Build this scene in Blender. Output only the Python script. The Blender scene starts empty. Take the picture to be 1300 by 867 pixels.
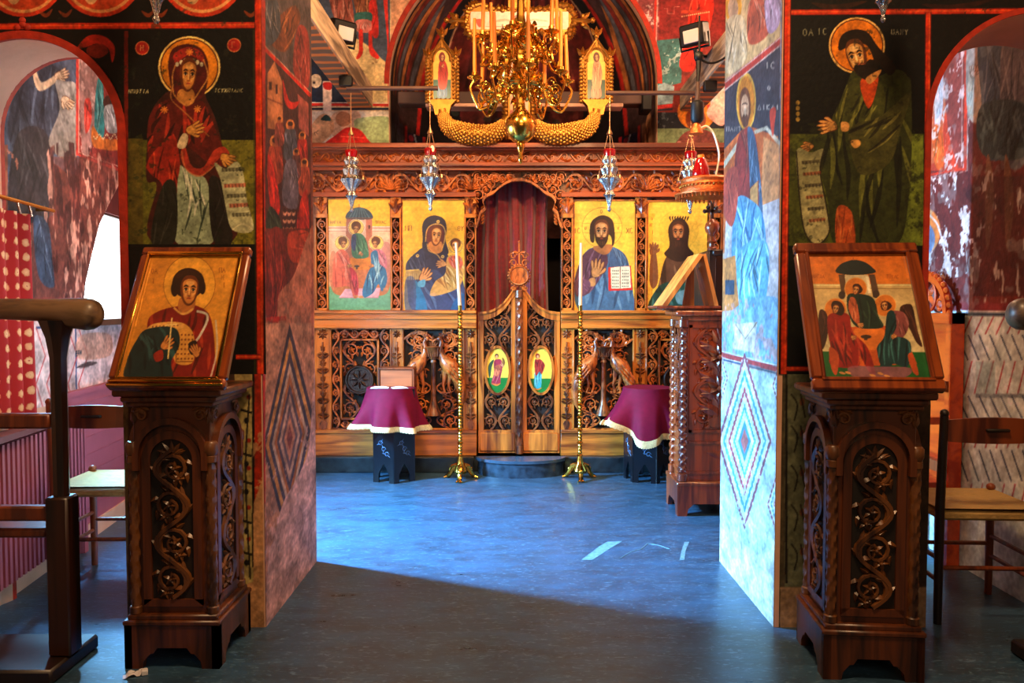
import bpy, math, random
import numpy as np
from mathutils import Vector, Matrix, Euler
PI = math.pi
R = math.radians
C = bpy.context.scene.collection
rng = random.Random(7)

# ------------------------------------------------------------------ survey of the place
EYE = 1.45
TH = math.atan(0.043)
CT, ST = math.cos(TH), math.sin(TH)
def W(px, py, Y):
    """point of the plane y=Y that the survey reads at px,py of the 1300x867 frame"""
    x, v = (px - 650) / 1000, (433.5 - py) / 1000
    t = Y / (CT + v * ST)
    return Vector((x * t, Y, EYE + t * (-ST + v * CT)))
def PX(p):
    x, y, z = p[0], p[1], p[2] - EYE
    d = y * CT - z * ST
    return (650 + 1000 * x / d, 433.5 - 1000 * (y * ST + z * CT) / d)

# ------------------------------------------------------------------ objects
def _inv(root):
    return (Matrix.Translation(root.location) @ root.rotation_euler.to_matrix().to_4x4()).inverted()
def tag(o, label, cat, group=None):
    o['label'] = label; o['category'] = cat
    if group: o['group'] = group
    return o
def thing(name, label, cat, loc=(0, 0, 0), rotz=0, group=None, rot=None):
    o = bpy.data.objects.new(name, None); C.objects.link(o)
    o.empty_display_size = 0.05
    o.location = loc; o.rotation_euler = rot if rot else (0, 0, rotz)
    return tag(o, label, cat, group)
def dup(root, loc, rot=None, label=None, group=None):
    r = root.copy(); C.objects.link(r); r.location = loc
    if rot is not None: r.rotation_euler = rot
    if label: r['label'] = label
    if group: r['group'] = group
    for ch in list(root.children):
        c = ch.copy(); C.objects.link(c); c.parent = r
        for g in ch.children:
            d = g.copy(); C.objects.link(d); d.parent = c
    return r

class MB:
    """mesh collector"""
    def __init__(s): s.v = []; s.f = []; s.m = []; s.mi = 0
    def add(s, vs, fs):
        b = len(s.v); s.v += [tuple(v) for v in vs]
        s.f += [tuple(b + i for i in f) for f in fs]; s.m += [s.mi] * len(fs); return s
    def box(s, a, b, bev=0.0):
        x0, x1 = sorted((a[0], b[0])); y0, y1 = sorted((a[1], b[1])); z0, z1 = sorted((a[2], b[2]))
        c = min(bev, (x1-x0)*.45, (y1-y0)*.45, (z1-z0)*.45)
        if c <= 0:
            vs = [(x, y, z) for z in (z0, z1) for y in (y0, y1) for x in (x0, x1)]
            return s.add(vs, [(0,2,3,1),(4,5,7,6),(0,1,5,4),(2,6,7,3),(0,4,6,2),(1,3,7,5)])
        vs = []; 
        for (sx, X) in ((-1, x0), (1, x1)):
            for (sy, Y) in ((-1, y0), (1, y1)):
                for (sz, Z) in ((-1, z0), (1, z1)):
                    vs += [(X, Y - sy*c, Z - sz*c), (X - sx*c, Y, Z - sz*c), (X - sx*c, Y - sy*c, Z)]
        def i(sx, sy, sz, k): return ((sx > 0)*4 + (sy > 0)*2 + (sz > 0))*3 + k
        q = lambda a: a
        fs = []
        for sx in (-1, 1):
            f = [i(sx,-1,-1,0), i(sx,1,-1,0), i(sx,1,1,0), i(sx,-1,1,0)]; fs.append(f if sx > 0 else f[::-1])
        for sy in (-1, 1):
            f = [i(-1,sy,-1,1), i(-1,sy,1,1), i(1,sy,1,1), i(1,sy,-1,1)]; fs.append(f if sy > 0 else f[::-1])
        for sz in (-1, 1):
            f = [i(-1,-1,sz,2), i(1,-1,sz,2), i(1,1,sz,2), i(-1,1,sz,2)]; fs.append(f if sz > 0 else f[::-1])
        for sy in (-1, 1):
            for sz in (-1, 1):
                f = [i(-1,sy,sz,1), i(1,sy,sz,1), i(1,sy,sz,2), i(-1,sy,sz,2)]; fs.append(f if sy*sz < 0 else f[::-1])
        for sx in (-1, 1):
            for sz in (-1, 1):
                f = [i(sx,-1,sz,0), i(sx,1,sz,0), i(sx,1,sz,2), i(sx,-1,sz,2)]; fs.append(f if sx*sz > 0 else f[::-1])
            for sy in (-1, 1):
                f = [i(sx,sy,-1,0), i(sx,sy,1,0), i(sx,sy,1,1), i(sx,sy,-1,1)]; fs.append(f if sx*sy < 0 else f[::-1])
        for sx in (-1, 1):
            for sy in (-1, 1):
                for sz in (-1, 1):
                    f = [i(sx,sy,sz,0), i(sx,sy,sz,1), i(sx,sy,sz,2)]; fs.append(f if sx*sy*sz > 0 else f[::-1])
        return s.add(vs, fs)
    def tube(s, pts, r, n=8, cap=True, close=False, flat=1.0):
        pts = [Vector(p) for p in pts]; m = len(pts)
        rs = [r]*m if not hasattr(r, '__len__') else r
        vs = []; fs = []; up = None
        for i, p in enumerate(pts):
            a = pts[i-1] if (i > 0 or close) else p; b = pts[(i+1) % m] if (i < m-1 or close) else p
            t = (b - a)
            if t.length < 1e-9: t = Vector((0, 0, 1))
            t.normalize()
            if up is None: up = Vector((0, 1, 0)) if abs(t.y) < .9 else Vector((1, 0, 0))
            x = up - t*up.dot(t)
            if x.length < 1e-6: x = Vector((1, 0, 0)) - t*t.x
            x.normalize(); up = x; y = t.cross(x)
            for k in range(n):
                an = 2*PI*k/n; vs.append(p + x*(math.cos(an)*rs[i]*flat) + y*(math.sin(an)*rs[i]))
        for i in range(m if close else m-1):
            j = (i+1) % m
            for k in range(n): fs.append((i*n+k, i*n+(k+1)%n, j*n+(k+1)%n, j*n+k))
        if cap and not close:
            fs.append(tuple(range(n))[::-1]); fs.append(tuple((m-1)*n+k for k in range(n)))
        return s.add(vs, fs)
    def cyl(s, a, b, r, r2=None, n=16): return s.tube([a, b], [r, r if r2 is None else r2], n)
    def lathe(s, prof, c=(0, 0, 0), n=24, axis='z', squash=1.0, ang0=0.0, tw=0.0, lobes=0, amp=0.0):
        """prof: (radius, height) from bottom to top"""
        vs = []; fs = []; m = len(prof)
        for j, (r, h) in enumerate(prof):
            for k in range(n):
                a = 2*PI*k/n + ang0; rr = r*(1 + amp*math.cos(lobes*a - tw*h)) if lobes else r
                p = (rr*math.cos(a), rr*math.sin(a)*squash, h)
                if axis == 'y': p = (p[0], -p[2], p[1])
                if axis == 'x': p = (p[2], p[1], -p[0])
                vs.append((c[0]+p[0], c[1]+p[1], c[2]+p[2]))
        for j in range(m-1):
            for k in range(n): fs.append((j*n+k, j*n+(k+1)%n, (j+1)*n+(k+1)%n, (j+1)*n+k))
        if prof[0][0] > 1e-5: fs.append(tuple(range(n))[::-1])
        if prof[-1][0] > 1e-5: fs.append(tuple((m-1)*n+k for k in range(n)))
        return s.add(vs, fs)
    def ball(s, c, r, n=12, m=8):
        rx, ry, rz = (r, r, r) if not hasattr(r, '__len__') else r
        vs = []; fs = []
        for j in range(m+1):
            t = -PI/2 + PI*j/m
            for k in range(n):
                a = 2*PI*k/n; vs.append((c[0]+rx*math.cos(t)*math.cos(a), c[1]+ry*math.cos(t)*math.sin(a), c[2]+rz*math.sin(t)))
        for j in range(m):
            for k in range(n): fs.append((j*n+k, j*n+(k+1)%n, (j+1)*n+(k+1)%n, (j+1)*n+k))
        return s.add(vs, fs)
    def prism(s, poly, T, d0, d1):
        """polygon in (u,v) pushed from depth d0 to d1 through T(u,v,d)"""
        n = len(poly)
        vs = [T(u, v, d0) for u, v in poly] + [T(u, v, d1) for u, v in poly]
        fs = [tuple(range(n)), tuple(range(2*n-1, n-1, -1))]
        fs += [(i, n+i, n+(i+1)%n, (i+1)%n) for i in range(n)]
        return s.add(vs, fs)
    def strip(s, A, B, T, d0, d1):
        """solid band between two matching (u,v) polylines"""
        n = len(A); vs = []
        for P in (A, B):
            for d in (d0, d1): vs += [T(u, v, d) for u, v in P]
        a0, a1, b0, b1 = 0, n, 2*n, 3*n; fs = []
        for i in range(n-1):
            fs += [(a0+i, a0+i+1, b0+i+1, b0+i), (a1+i, b1+i, b1+i+1, a1+i+1),
                   (a0+i, a1+i, a1+i+1, a0+i+1), (b0+i, b0+i+1, b1+i+1, b1+i)]
        fs += [(a0, b0, b1, a1), (a0+n-1, a1+n-1, b1+n-1, b0+n-1)]
        return s.add(vs, fs)
    def grid(s, fn, nu, nv):
        vs = [fn(i/nu, j/nv) for j in range(nv+1) for i in range(nu+1)]
        w = nu+1
        return s.add(vs, [(j*w+i, j*w+i+1, (j+1)*w+i+1, (j+1)*w+i) for j in range(nv) for i in range(nu)])

def ob(name, mb, mats, parent=None, label=None, smooth=40, local=False, kind=None):
    me = bpy.data.meshes.new(name)
    vs = mb.v
    if parent is not None and not local:
        top = parent
        M = _inv(top)
        if parent.parent is not None: M = _inv(parent.parent)
        vs = [M @ Vector(v) for v in vs]
    me.from_pydata([tuple(v) for v in vs], [], mb.f)
    if not isinstance(mats, (list, tuple)): mats = [mats]
    for m in mats: me.materials.append(m)
    if len(mats) > 1: me.polygons.foreach_set('material_index', mb.m)
    if smooth:
        me.polygons.foreach_set('use_smooth', [True]*len(me.polygons))
        me.set_sharp_from_angle(angle=R(smooth))
    me.update()
    import bmesh
    bm = bmesh.new(); bm.from_mesh(me); bmesh.ops.recalc_face_normals(bm, faces=bm.faces); bm.to_mesh(me); bm.free()
    o = bpy.data.objects.new(name, me); C.objects.link(o)
    if parent is not None: o.parent = parent
    if label: o['label'] = label
    if kind: o['kind'] = kind
    return o
def struct(name, mb, mats, label=None, smooth=30):
    return ob(name, mb, mats, None, label, smooth, kind='structure')
def XZ(y):          # vertical plane facing the entrance; depth grows toward the viewer
    return lambda u, v, d: (u, y - d, v)
def frame_T(o, U, V):
    o, U, V = Vector(o), Vector(U).normalized(), Vector(V).normalized(); N = U.cross(V)
    return lambda u, v, d: o + U*u + V*v + N*d

# ------------------------------------------------------------------ materials
def lin(c):
    c = [x/255 for x in c]
    return [x/12.92 if x <= .04045 else ((x+.055)/1.055)**2.4 for x in c]
def _mat(name):
    m = bpy.data.materials.new(name); m.use_nodes = True
    nt = m.node_tree; b = nt.nodes['Principled BSDF']; return m, nt, b
def mat(name, col, rough=.5, metal=0., var=.25, scale=8., bump=0., bscale=None, stretch=(1, 1, 1), col2=None, spec=.5, coat=0., detail=6., lo=.3, hi=.7):
    """solid colour broken up by two-tone noise, with optional bump"""
    m, nt, b = _mat(name); N, L = nt.nodes, nt.links
    tc = N.new('ShaderNodeTexCoord'); mp = N.new('ShaderNodeMapping'); mp.inputs['Scale'].default_value = stretch
    L.new(tc.outputs['Object'], mp.inputs['Vector'])
    no = N.new('ShaderNodeTexNoise'); no.inputs['Scale'].default_value = scale; no.inputs['Detail'].default_value = detail
    L.new(mp.outputs[0], no.inputs['Vector'])
    cr = N.new('ShaderNodeValToRGB'); c = lin(col)
    d = lin(col2) if col2 else [x*(1-var) for x in c]
    cr.color_ramp.elements[0].position = lo; cr.color_ramp.elements[1].position = hi
    cr.color_ramp.elements[0].color = (*d, 1); cr.color_ramp.elements[1].color = (*c, 1)
    L.new(no.outputs['Fac'], cr.inputs['Fac']); L.new(cr.outputs['Color'], b.inputs['Base Color'])
    b.inputs['Roughness'].default_value = rough; b.inputs['Metallic'].default_value = metal
    b.inputs['Specular IOR Level'].default_value = spec; b.inputs['Coat Weight'].default_value = coat
    if bump:
        n2 = N.new('ShaderNodeTexNoise'); n2.inputs['Scale'].default_value = bscale or scale*3; n2.inputs['Detail'].default_value = 4
        L.new(mp.outputs[0], n2.inputs['Vector'])
        bp = N.new('ShaderNodeBump'); bp.inputs['Strength'].default_value = bump; bp.inputs['Distance'].default_value = .01
        L.new(n2.outputs['Fac'], bp.inputs['Height']); L.new(bp.outputs['Normal'], b.inputs['Normal'])
    return m
def wood(name, dark, light, scale=6., rough=.38, stretch=(1, 1, .08), coat=.25, bump=.12):
    m, nt, b = _mat(name); N, L = nt.nodes, nt.links
    tc = N.new('ShaderNodeTexCoord'); mp = N.new('ShaderNodeMapping'); mp.inputs['Scale'].default_value = stretch
    L.new(tc.outputs['Object'], mp.inputs['Vector'])
    no = N.new('ShaderNodeTexNoise'); no.inputs['Scale'].default_value = scale*4; no.inputs['Detail'].default_value = 8; no.inputs['Distortion'].default_value = .6
    L.new(mp.outputs[0], no.inputs['Vector'])
    wv = N.new('ShaderNodeTexNoise'); wv.inputs['Scale'].default_value = scale*.7; wv.inputs['Detail'].default_value = 3
    L.new(mp.outputs[0], wv.inputs['Vector'])
    mx = N.new('ShaderNodeMath'); mx.operation = 'ADD'
    L.new(no.outputs['Fac'], mx.inputs[0]); L.new(wv.outputs['Fac'], mx.inputs[1])
    cr = N.new('ShaderNodeValToRGB'); e = cr.color_ramp.elements
    e[0].position = .75; e[1].position = 1.25 if False else 1.0
    hf = N.new('ShaderNodeMath'); hf.operation = 'MULTIPLY'; hf.inputs[1].default_value = .9
    L.new(mx.outputs[0], hf.inputs[0]); L.new(hf.outputs[0], cr.inputs['Fac'])
    e[0].color = (*lin(dark), 1); e[1].color = (*lin(light), 1)
    L.new(cr.outputs['Color'], b.inputs['Base Color'])
    b.inputs['Roughness'].default_value = rough; b.inputs['Coat Weight'].default_value = coat; b.inputs['Coat Roughness'].default_value = .25
    if bump:
        bp = N.new('ShaderNodeBump'); bp.inputs['Strength'].default_value = bump; bp.inputs['Distance'].default_value = .004
        L.new(no.outputs['Fac'], bp.inputs['Height']); L.new(bp.outputs['Normal'], b.inputs['Normal'])
    return m
def paint_mat(name, rough=.75, coat=0., bump=.15, spec=.3):
    """painted surface: pigment colours are stored on the mesh, broken up by plaster noise"""
    m, nt, b = _mat(name); N, L = nt.nodes, nt.links
    at = N.new('ShaderNodeAttribute'); at.attribute_name = 'pigment'
    tc = N.new('ShaderNodeTexCoord'); no = N.new('ShaderNodeTexNoise'); no.inputs['Scale'].default_value = 35; no.inputs['Detail'].default_value = 8
    L.new(tc.outputs['Object'], no.inputs['Vector'])
    mr = N.new('ShaderNodeMapRange'); mr.inputs['From Min'].default_value = .3; mr.inputs['From Max'].default_value = .7
    mr.inputs['To Min'].default_value = .82; mr.inputs['To Max'].default_value = 1.1
    L.new(no.outputs['Fac'], mr.inputs['Value'])
    mx = N.new('ShaderNodeVectorMath'); mx.operation = 'SCALE'
    L.new(at.outputs['Color'], mx.inputs[0]); L.new(mr.outputs['Result'], mx.inputs['Scale'])
    L.new(mx.outputs[0], b.inputs['Base Color'])
    b.inputs['Roughness'].default_value = rough; b.inputs['Coat Weight'].default_value = coat; b.inputs['Coat Roughness'].default_value = .2
    b.inputs['Specular IOR Level'].default_value = spec
    if bump:
        bp = N.new('ShaderNodeBump'); bp.inputs['Strength'].default_value = bump; bp.inputs['Distance'].default_value = .006
        L.new(no.outputs['Fac'], bp.inputs['Height']); L.new(bp.outputs['Normal'], b.inputs['Normal'])
    return m
# ------------------------------------------------------------------ a small painter for frescoes and icons
GLYPH = {'A': [[(0,0),(1,2),(2,0)],[(.5,.9),(1.5,.9)]], 'G': [[(0,0),(0,2),(1.6,2)]], 'I': [[(1,0),(1,2)]],
 'O': [[(1,0),(.2,.5),(.2,1.5),(1,2),(1.8,1.5),(1.8,.5),(1,0)]], 'T': [[(1,0),(1,2)],[(0,2),(2,2)]], 'R': [[(.2,0),(.2,2),(1.5,1.8),(1.5,1.1),(.2,.9)]],
 'H': [[(.2,0),(.2,2)],[(1.8,0),(1.8,2)],[(.2,1),(1.8,1)]], 'C': [[(1.8,1.7),(1,2),(.2,1.5),(.2,.5),(1,0),(1.8,.3)]], 'X': [[(0,0),(2,2)],[(0,2),(2,0)]],
 'M': [[(0,0),(.2,2),(1,.8),(1.8,2),(2,0)]], 'Q': [[(1,0),(.2,.5),(.2,1.5),(1,2),(1.8,1.5),(1.8,.5),(1,0)],[(.6,1),(1.4,1)]], 'U': [[(1,0),(1,1),(.1,2)],[(1,1),(1.9,2)]],
 'P': [[(.2,0),(.2,2),(1.8,2),(1.8,0)]], 'L': [[(0,0),(1,2),(2,0)]], 'K': [[(.2,0),(.2,2)],[(1.7,2),(.2,1),(1.7,0)]], 'N': [[(.2,0),(.2,2),(1.8,0),(1.8,2)]],
 'D': [[(0,0),(1,2),(2,0),(0,0)]], 'E': [[(1.8,2),(.2,2),(.2,0),(1.8,0)],[(.2,1),(1.4,1)]], 'W': [[(.3,2),(.1,.5),(.6,0),(1,.6),(1.4,0),(1.9,.5),(1.7,2)]], ' ': []}
def spline(pts, n=6, close=True):
    P = [np.array(p, float) for p in pts]; m = len(P); out = []
    for i in range(m if close else m-1):
        p0 = P[i-1] if (close or i > 0) else P[i]; p1 = P[i]; p2 = P[(i+1) % m]
        p3 = P[(i+2) % m] if (close or i+2 < m) else p2
        for k in range(n):
            t = k/n
            out.append(.5*((2*p1) + (p2-p0)*t + (2*p0-5*p1+4*p2-p3)*t*t + (3*p1-p0-3*p2+p3)*t**3))
    if not close: out.append(P[-1])
    return np.array(out)
def vnoise(h, w, cell, seed):
    cx, cy = cell if hasattr(cell, '__len__') else (cell, cell)
    r = np.random.default_rng(seed); gh, gw = int(h/cy)+3, int(w/cx)+3
    g = r.random((gh, gw)); y = np.arange(h)/cy; x = np.arange(w)/cx
    yi, xi = y.astype(int), x.astype(int); fy, fx = (y-yi)[:, None], (x-xi)[None, :]
    fy = fy*fy*(3-2*fy); fx = fx*fx*(3-2*fx)
    a = g[yi][:, xi]; b = g[yi][:, xi+1]; c = g[yi+1][:, xi]; d = g[yi+1][:, xi+1]
    return a*(1-fy)*(1-fx) + b*(1-fy)*fx + c*fy*(1-fx) + d*fy*fx
class Paint:
    """painting on a flat panel with 3-D corners BL, BR, TR, TL; brush coordinates are survey coordinates (x0,y0,s view) of that panel"""
    def __init__(s, corners, nx, ny, bg, seed=1, quad=None):
        s.c = [Vector(p) for p in corners]; s.nx, s.ny = nx, ny
        s.img = np.ones((ny+1, nx+1, 3))*np.array(bg, float); s.mask = np.ones((ny+1, nx+1), bool); s.seed = seed
        src = quad if quad else [PX(p) for p in s.c]
        dst = [(0, 0), (1, 0), (1, 1), (0, 1)]; A = []; B = []
        for (x, y), (u, v) in zip(src, dst):
            A.append([x, y, 1, 0, 0, 0, -u*x, -u*y]); B.append(u)
            A.append([0, 0, 0, x, y, 1, -v*x, -v*y]); B.append(v)
        s.Hm = np.append(np.linalg.solve(np.array(A), np.array(B)), 1).reshape(3, 3)
        s.view(0, 0, 1)
        s.unit = None
    def view(s, x0, y0, k): s.x0, s.y0, s.k = x0, y0, k; return s
    def P(s, pts):
        p = np.array(pts, float).reshape(-1, 2)/s.k + np.array([s.x0, s.y0])
        q = np.c_[p, np.ones(len(p))] @ s.Hm.T
        return q[:, :2]/q[:, 2:]*np.array([s.nx, s.ny])
    def _cover(s, q):
        x0 = max(int(q[:, 0].min())-2, 0); x1 = min(int(q[:, 0].max())+3, s.nx+1)
        y0 = max(int(q[:, 1].min())-2, 0); y1 = min(int(q[:, 1].max())+3, s.ny+1)
        if x1 <= x0 or y1 <= y0: return None
        acc = 0
        for ox, oy in ((-.25, -.25), (.25, -.25), (-.25, .25), (.25, .25)):
            X = np.arange(x0, x1)[None, :]+ox; Y = np.arange(y0, y1)[:, None]+oy
            ins = np.zeros((y1-y0, x1-x0), bool); n = len(q)
            for i in range(n):
                ax, ay = q[i]; bx, by = q[(i+1) % n]
                if ay == by: continue
                ins ^= ((ay > Y) != (by > Y)) & (X < (bx-ax)*(Y-ay)/(by-ay)+ax)
            acc = acc + ins
        return y0, y1, x0, x1, acc/4.0
    def _blend(s, box, a, col):
        y0, y1, x0, x1, m = box; a = (m*a)[..., None]
        s.img[y0:y1, x0:x1] = s.img[y0:y1, x0:x1]*(1-a) + np.asarray(col, float)*a
    def poly(s, pts, col, a=1., sm=True, to=None, ang=90, n=6):
        """closed shape; `to` = second pigment it runs into along ang (degrees, 90 = downward)"""
        pts = spline(pts, n) if sm else np.array(pts, float)
        q = s.P(pts); box = s._cover(q)
        if box is None: return s
        if to is not None:
            y0, y1, x0, x1, m = box
            d = np.array([math.cos(R(ang)), -math.sin(R(ang))]); 
            Y, X = np.mgrid[y0:y1, x0:x1]; pr = X*d[0] + Y*d[1]; pq = q @ d
            t = np.clip((pr-pq.min())/max(pq.max()-pq.min(), 1e-6), 0, 1)[..., None]
            col = np.array(col, float)*(1-t) + np.array(to, float)*t
        s._blend(box, a, col); return s
    def rect(s, x0, y0, x1, y1, col, a=1., **k): return s.poly([(x0, y0), (x1, y0), (x1, y1), (x0, y1)], col, a, sm=False, **k)
    def ell(s, cx, cy, rx, ry, col, a=1., rot=0, **k):
        c, d = math.cos(R(rot)), math.sin(R(rot))
        return s.poly([(cx+rx*math.cos(t)*c-ry*math.sin(t)*d, cy+rx*math.cos(t)*d+ry*math.sin(t)*c) for t in np.linspace(0, 2*PI, 28, endpoint=False)], col, a, sm=False, **k)
    def line(s, pts, w, col, a=1., sm=False, close=False):
        pts = spline(pts, 6, close) if sm else np.array(list(pts) + ([pts[0]] if close else []), float)
        L = []; Rr = []
        for i in range(len(pts)):
            t = pts[min(i+1, len(pts)-1)] - pts[max(i-1, 0)]; l = math.hypot(*t) or 1
            n = np.array([-t[1], t[0]])/l*w/2; L.append(pts[i]+n); Rr.append(pts[i]-n)
        for i in range(0, len(pts)-1):
            q = s.P([L[i], L[i+1], Rr[i+1], Rr[i]]); box = s._cover(q)
            if box is not None:
                s._blend(box, a, col)
        return s
    def fill_line(s, pts, w, col, a=1., sm=True):
        """one tapering brush stroke"""
        pts = spline(pts, 6, False) if sm else np.array(pts, float); m = len(pts); L = []; Rr = []
        for i in range(m):
            t = pts[min(i+1, m-1)] - pts[max(i-1, 0)]; l = math.hypot(*t) or 1
            k = math.sin(PI*(i+.6)/(m+.2)); n = np.array([-t[1], t[0]])/l*w/2*k; L.append(pts[i]+n); Rr.append(pts[i]-n)
        return s.poly(L + Rr[::-1], col, a, sm=False)
    def text(s, t, x, y, h, col, w=None, a=.9, gap=1.15, ital=0):
        for i, ch in enumerate(t):
            for st in GLYPH.get(ch, []):
                s.line([(x + i*h*gap*.75 + (gx/2)*h*.6 + gy*ital*h, y - gy/2*h) for gx, gy in st], w or h*.16, col, a)
        return s
    def grain(s, amt=.08, cell=6, seed=None):
        n = sum(vnoise(s.ny+1, s.nx+1, c, (seed or s.seed)*13+c)*k for c, k in ((cell, .6), (cell*3, .9), (2, .5)))
        n = (n-n.mean())/n.std(); s.img = s.img*(1+amt*n[..., None]); return s
    def flake(s, col, amount=.15, cell=5, pts=None, a=.8, seed=None, stretch=1):
        sd = (seed or s.seed)*31
        n = sum(k*vnoise(s.ny+1, s.nx+1, (max(cell*f, 1.3), max(cell*f*stretch, 1.3)), sd+q) for q, (f, k) in enumerate(((2.2, .35), (1, .4), (.5, .3), (.26, .22))))
        th = np.quantile(n, 1-amount); m = np.clip((n-th)/.05, 0, 1)*a
        if pts is not None:
            box = s._cover(s.P(spline(pts))); k = np.zeros_like(m)
            if box is None: return s
            k[box[0]:box[1], box[2]:box[3]] = box[4]; m = m*k
        s.img = s.img*(1-m[..., None]) + np.array(col, float)*m[..., None]; return s
    def cut(s, pts, sm=True, keep=False):
        box = s._cover(s.P(spline(pts) if sm else pts)); m = np.zeros_like(s.mask)
        if box is not None: m[box[0]:box[1], box[2]:box[3]] = box[4] > .5
        s.mask &= (m if keep else ~m); return s
    # --- figures
    def head(s, cx, cy, w, h, tilt=0, turn=0., skin=(196, 132, 70), dark=(92, 46, 22), hair=(40, 22, 14), beard=0, hl=(232, 182, 112), lite=True):
        """face: oval, eyes at half height, nose, mouth; turn -1..1 is where it looks"""
        c, d = math.cos(R(tilt)), math.sin(R(tilt)); 
        def T(L): return [(cx+(x*c-y*d)*w/2, cy+(x*d*w/h+y*c)*h/2) if False else (cx + x*c*w/2 - y*d*h/2, cy + x*d*w/2 + y*c*h/2) for x, y in L]
        s.poly(T([(-.82,-.6),(-.4,-1),(.4,-1),(.82,-.6),(.88,0),(.68,.6),(.25,1),(-.25,1),(-.68,.6),(-.88,0)]), dark)
        o = turn*.22
        s.poly(T([(-.66+o,-.55),(0+o,-.8),(.66+o,-.55),(.66+o,0),(.45+o,.62),(0+o,.9),(-.45+o,.62),(-.66+o,0)]), skin)
        s.poly(T([(-.35+o,-.62),(.35+o,-.62),(.3+o,-.36),(-.3+o,-.36)]), hl, .7)
        for q in (-1, 1):
            s.poly(T([(q*.42+o-.16,.12),(q*.42+o+.16,.12),(q*.3+o,.45)]), hl, .6)
            s.fill_line(T([(q*.12+o,-.22),(q*.36+o,-.32),(q*.62+o,-.2)]), w*.09, hair)
            s.poly(T([(q*.16+o,-.05),(q*.36+o,-.14),(q*.56+o,-.04),(q*.36+o,.05)]), (225, 205, 170), .8)
            s.ell(*T([(q*.36+o,-.05)])[0], w*.055, h*.05, (20, 12, 8))
            s.fill_line(T([(q*.14+o,-.06),(q*.36+o,-.16),(q*.6+o,-.03)]), w*.05, (30, 14, 8))
            s.fill_line(T([(q*.16+o,.1),(q*.36+o,.14),(q*.54+o,.08)]), w*.04, dark, .7)
        s.fill_line(T([(o+.1*turn,-.2),(o+.13*turn+.04,.1),(o+.16*turn+.08,.3)]), w*.07, dark, .8)
        s.fill_line(T([(o-.02,-.2),(o,.28)]), w*.09, hl)
        s.fill_line(T([(o-.16,.34),(o,.38),(o+.16,.34)]), w*.06, dark)
        s.fill_line(T([(o-.24,.56),(o,.52),(o+.24,.56)]), w*.08, (150, 52, 36))
        if beard:
            s.poly(T([(-.8,.15),(-.52,.42),(-.2,.46),(0+o,.44),(.25,.46),(.55,.42),(.8,.15),(.72,.75),(.38,1.05+beard*.4),(0,1.15+beard),(-.38,1.05+beard*.4),(-.72,.75)]), hair)
            s.fill_line(T([(o-.2,.6),(o,.57),(o+.2,.6)]), w*.09, (140, 56, 36))
            for q in (-.4, -.15, .15, .4): s.fill_line(T([(q*.9, .75), (q*.7, 1+beard*.6)]), w*.04, skin, .35)
        return s
    def halo(s, cx, cy, r, col=(222, 150, 40), rim=(250, 225, 160), rw=None):
        s.ell(cx, cy, r, r, rim); s.ell(cx, cy, r*.94, r*.94, (70, 30, 12)); s.ell(cx, cy, r*.9, r*.9, col); return s
    def hand(s, x, y, l, ang, skin=(196, 132, 70), dark=(90, 44, 22), spread=.22, n=4):
        c, d = math.cos(R(ang)), math.sin(R(ang))
        def T(L): return [(x+(u*c-v*d)*l, y+(u*d+v*c)*l) for u, v in L]
        s.poly(T([(-.1,-.2),(.4,-.28),(.5,.25),(0,.24)]), dark); s.poly(T([(-.08,-.16),(.38,-.23),(.46,.2),(0,.2)]), skin)
        for i in range(n):
            o = -.22+.15*i; e = .95 if i in (1, 2) else .82
            s.fill_line(T([(.3, o), (.6, o+(o)*spread), (e, o+o*spread*2)]), l*.19, dark); s.fill_line(T([(.3, o), (.6, o+o*spread), (e-.04, o+o*spread*2)]), l*.13, skin)
        s.fill_line(T([(.05,.15),(.3,.4),(.5,.48)]), l*.2, dark); s.fill_line(T([(.05,.15),(.3,.39),(.47,.46)]), l*.14, skin)
        return s
    def folds(s, L, w, col, a=.8):
        for p in L: s.fill_line(p, w, col, a)
        return s
    def robe(s, pts, col, dark=None, lite=None, nf=6, ang=80, seed=3, a=.55):
        """garment with painted drapery strokes running along ang"""
        col = np.array(col, float); dark = col*.4 if dark is None else np.array(dark, float); lite = np.minimum(col*1.5+15, 255) if lite is None else np.array(lite, float)
        s.poly(pts, col); P = spline(pts); lo, hi = P.min(0), P.max(0); r = random.Random(seed)
        sh = s.img.copy(); sz = hi-lo
        nf = int(nf*1.7)
        for i in range(nf*2):
            x = lo[0]+sz[0]*(.06+.88*((i//2)+.6*r.random())/nf); y = lo[1]+sz[1]*r.uniform(.0, .55); l = sz[1]*r.uniform(.22, .55); an = R(ang+r.uniform(-20, 20))
            p = [(x, y), (x+l*.5*math.cos(an)+r.uniform(-.04, .04)*sz[0], y+l*.5*math.sin(an)), (x+l*math.cos(an), y+l*math.sin(an))]
            s.fill_line(p, max(sz[0]*.05, 1.0*s.k), dark if i % 2 == 0 else lite, min(a+.12, .9))
        box = s._cover(s.P(P)); 
        if box is not None:
            m = np.zeros(s.mask.shape); m[box[0]:box[1], box[2]:box[3]] = box[4]; m = m[..., None]
            s.img = sh*(1-m) + s.img*m
        return s
    def build(s, name, m, parent=None, lift=0.003, label=None, surf=None, kind=None):
        bl, br, tr, tl = s.c; n = (br-bl).cross(tl-bl).normalized()
        u = np.linspace(0, 1, s.nx+1)[None, :, None]; v = np.linspace(0, 1, s.ny+1)[:, None, None]
        b = [np.array(p) for p in s.c]
        if surf is None: co = (b[0]*(1-u)+b[1]*u)*(1-v) + (b[3]*(1-u)+b[2]*u)*v + np.array(n)*lift
        else: co = np.array([[surf(i/s.nx, j/s.ny) for i in range(s.nx+1)] for j in range(s.ny+1)])
        co = co.reshape(-1, 3)
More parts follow.
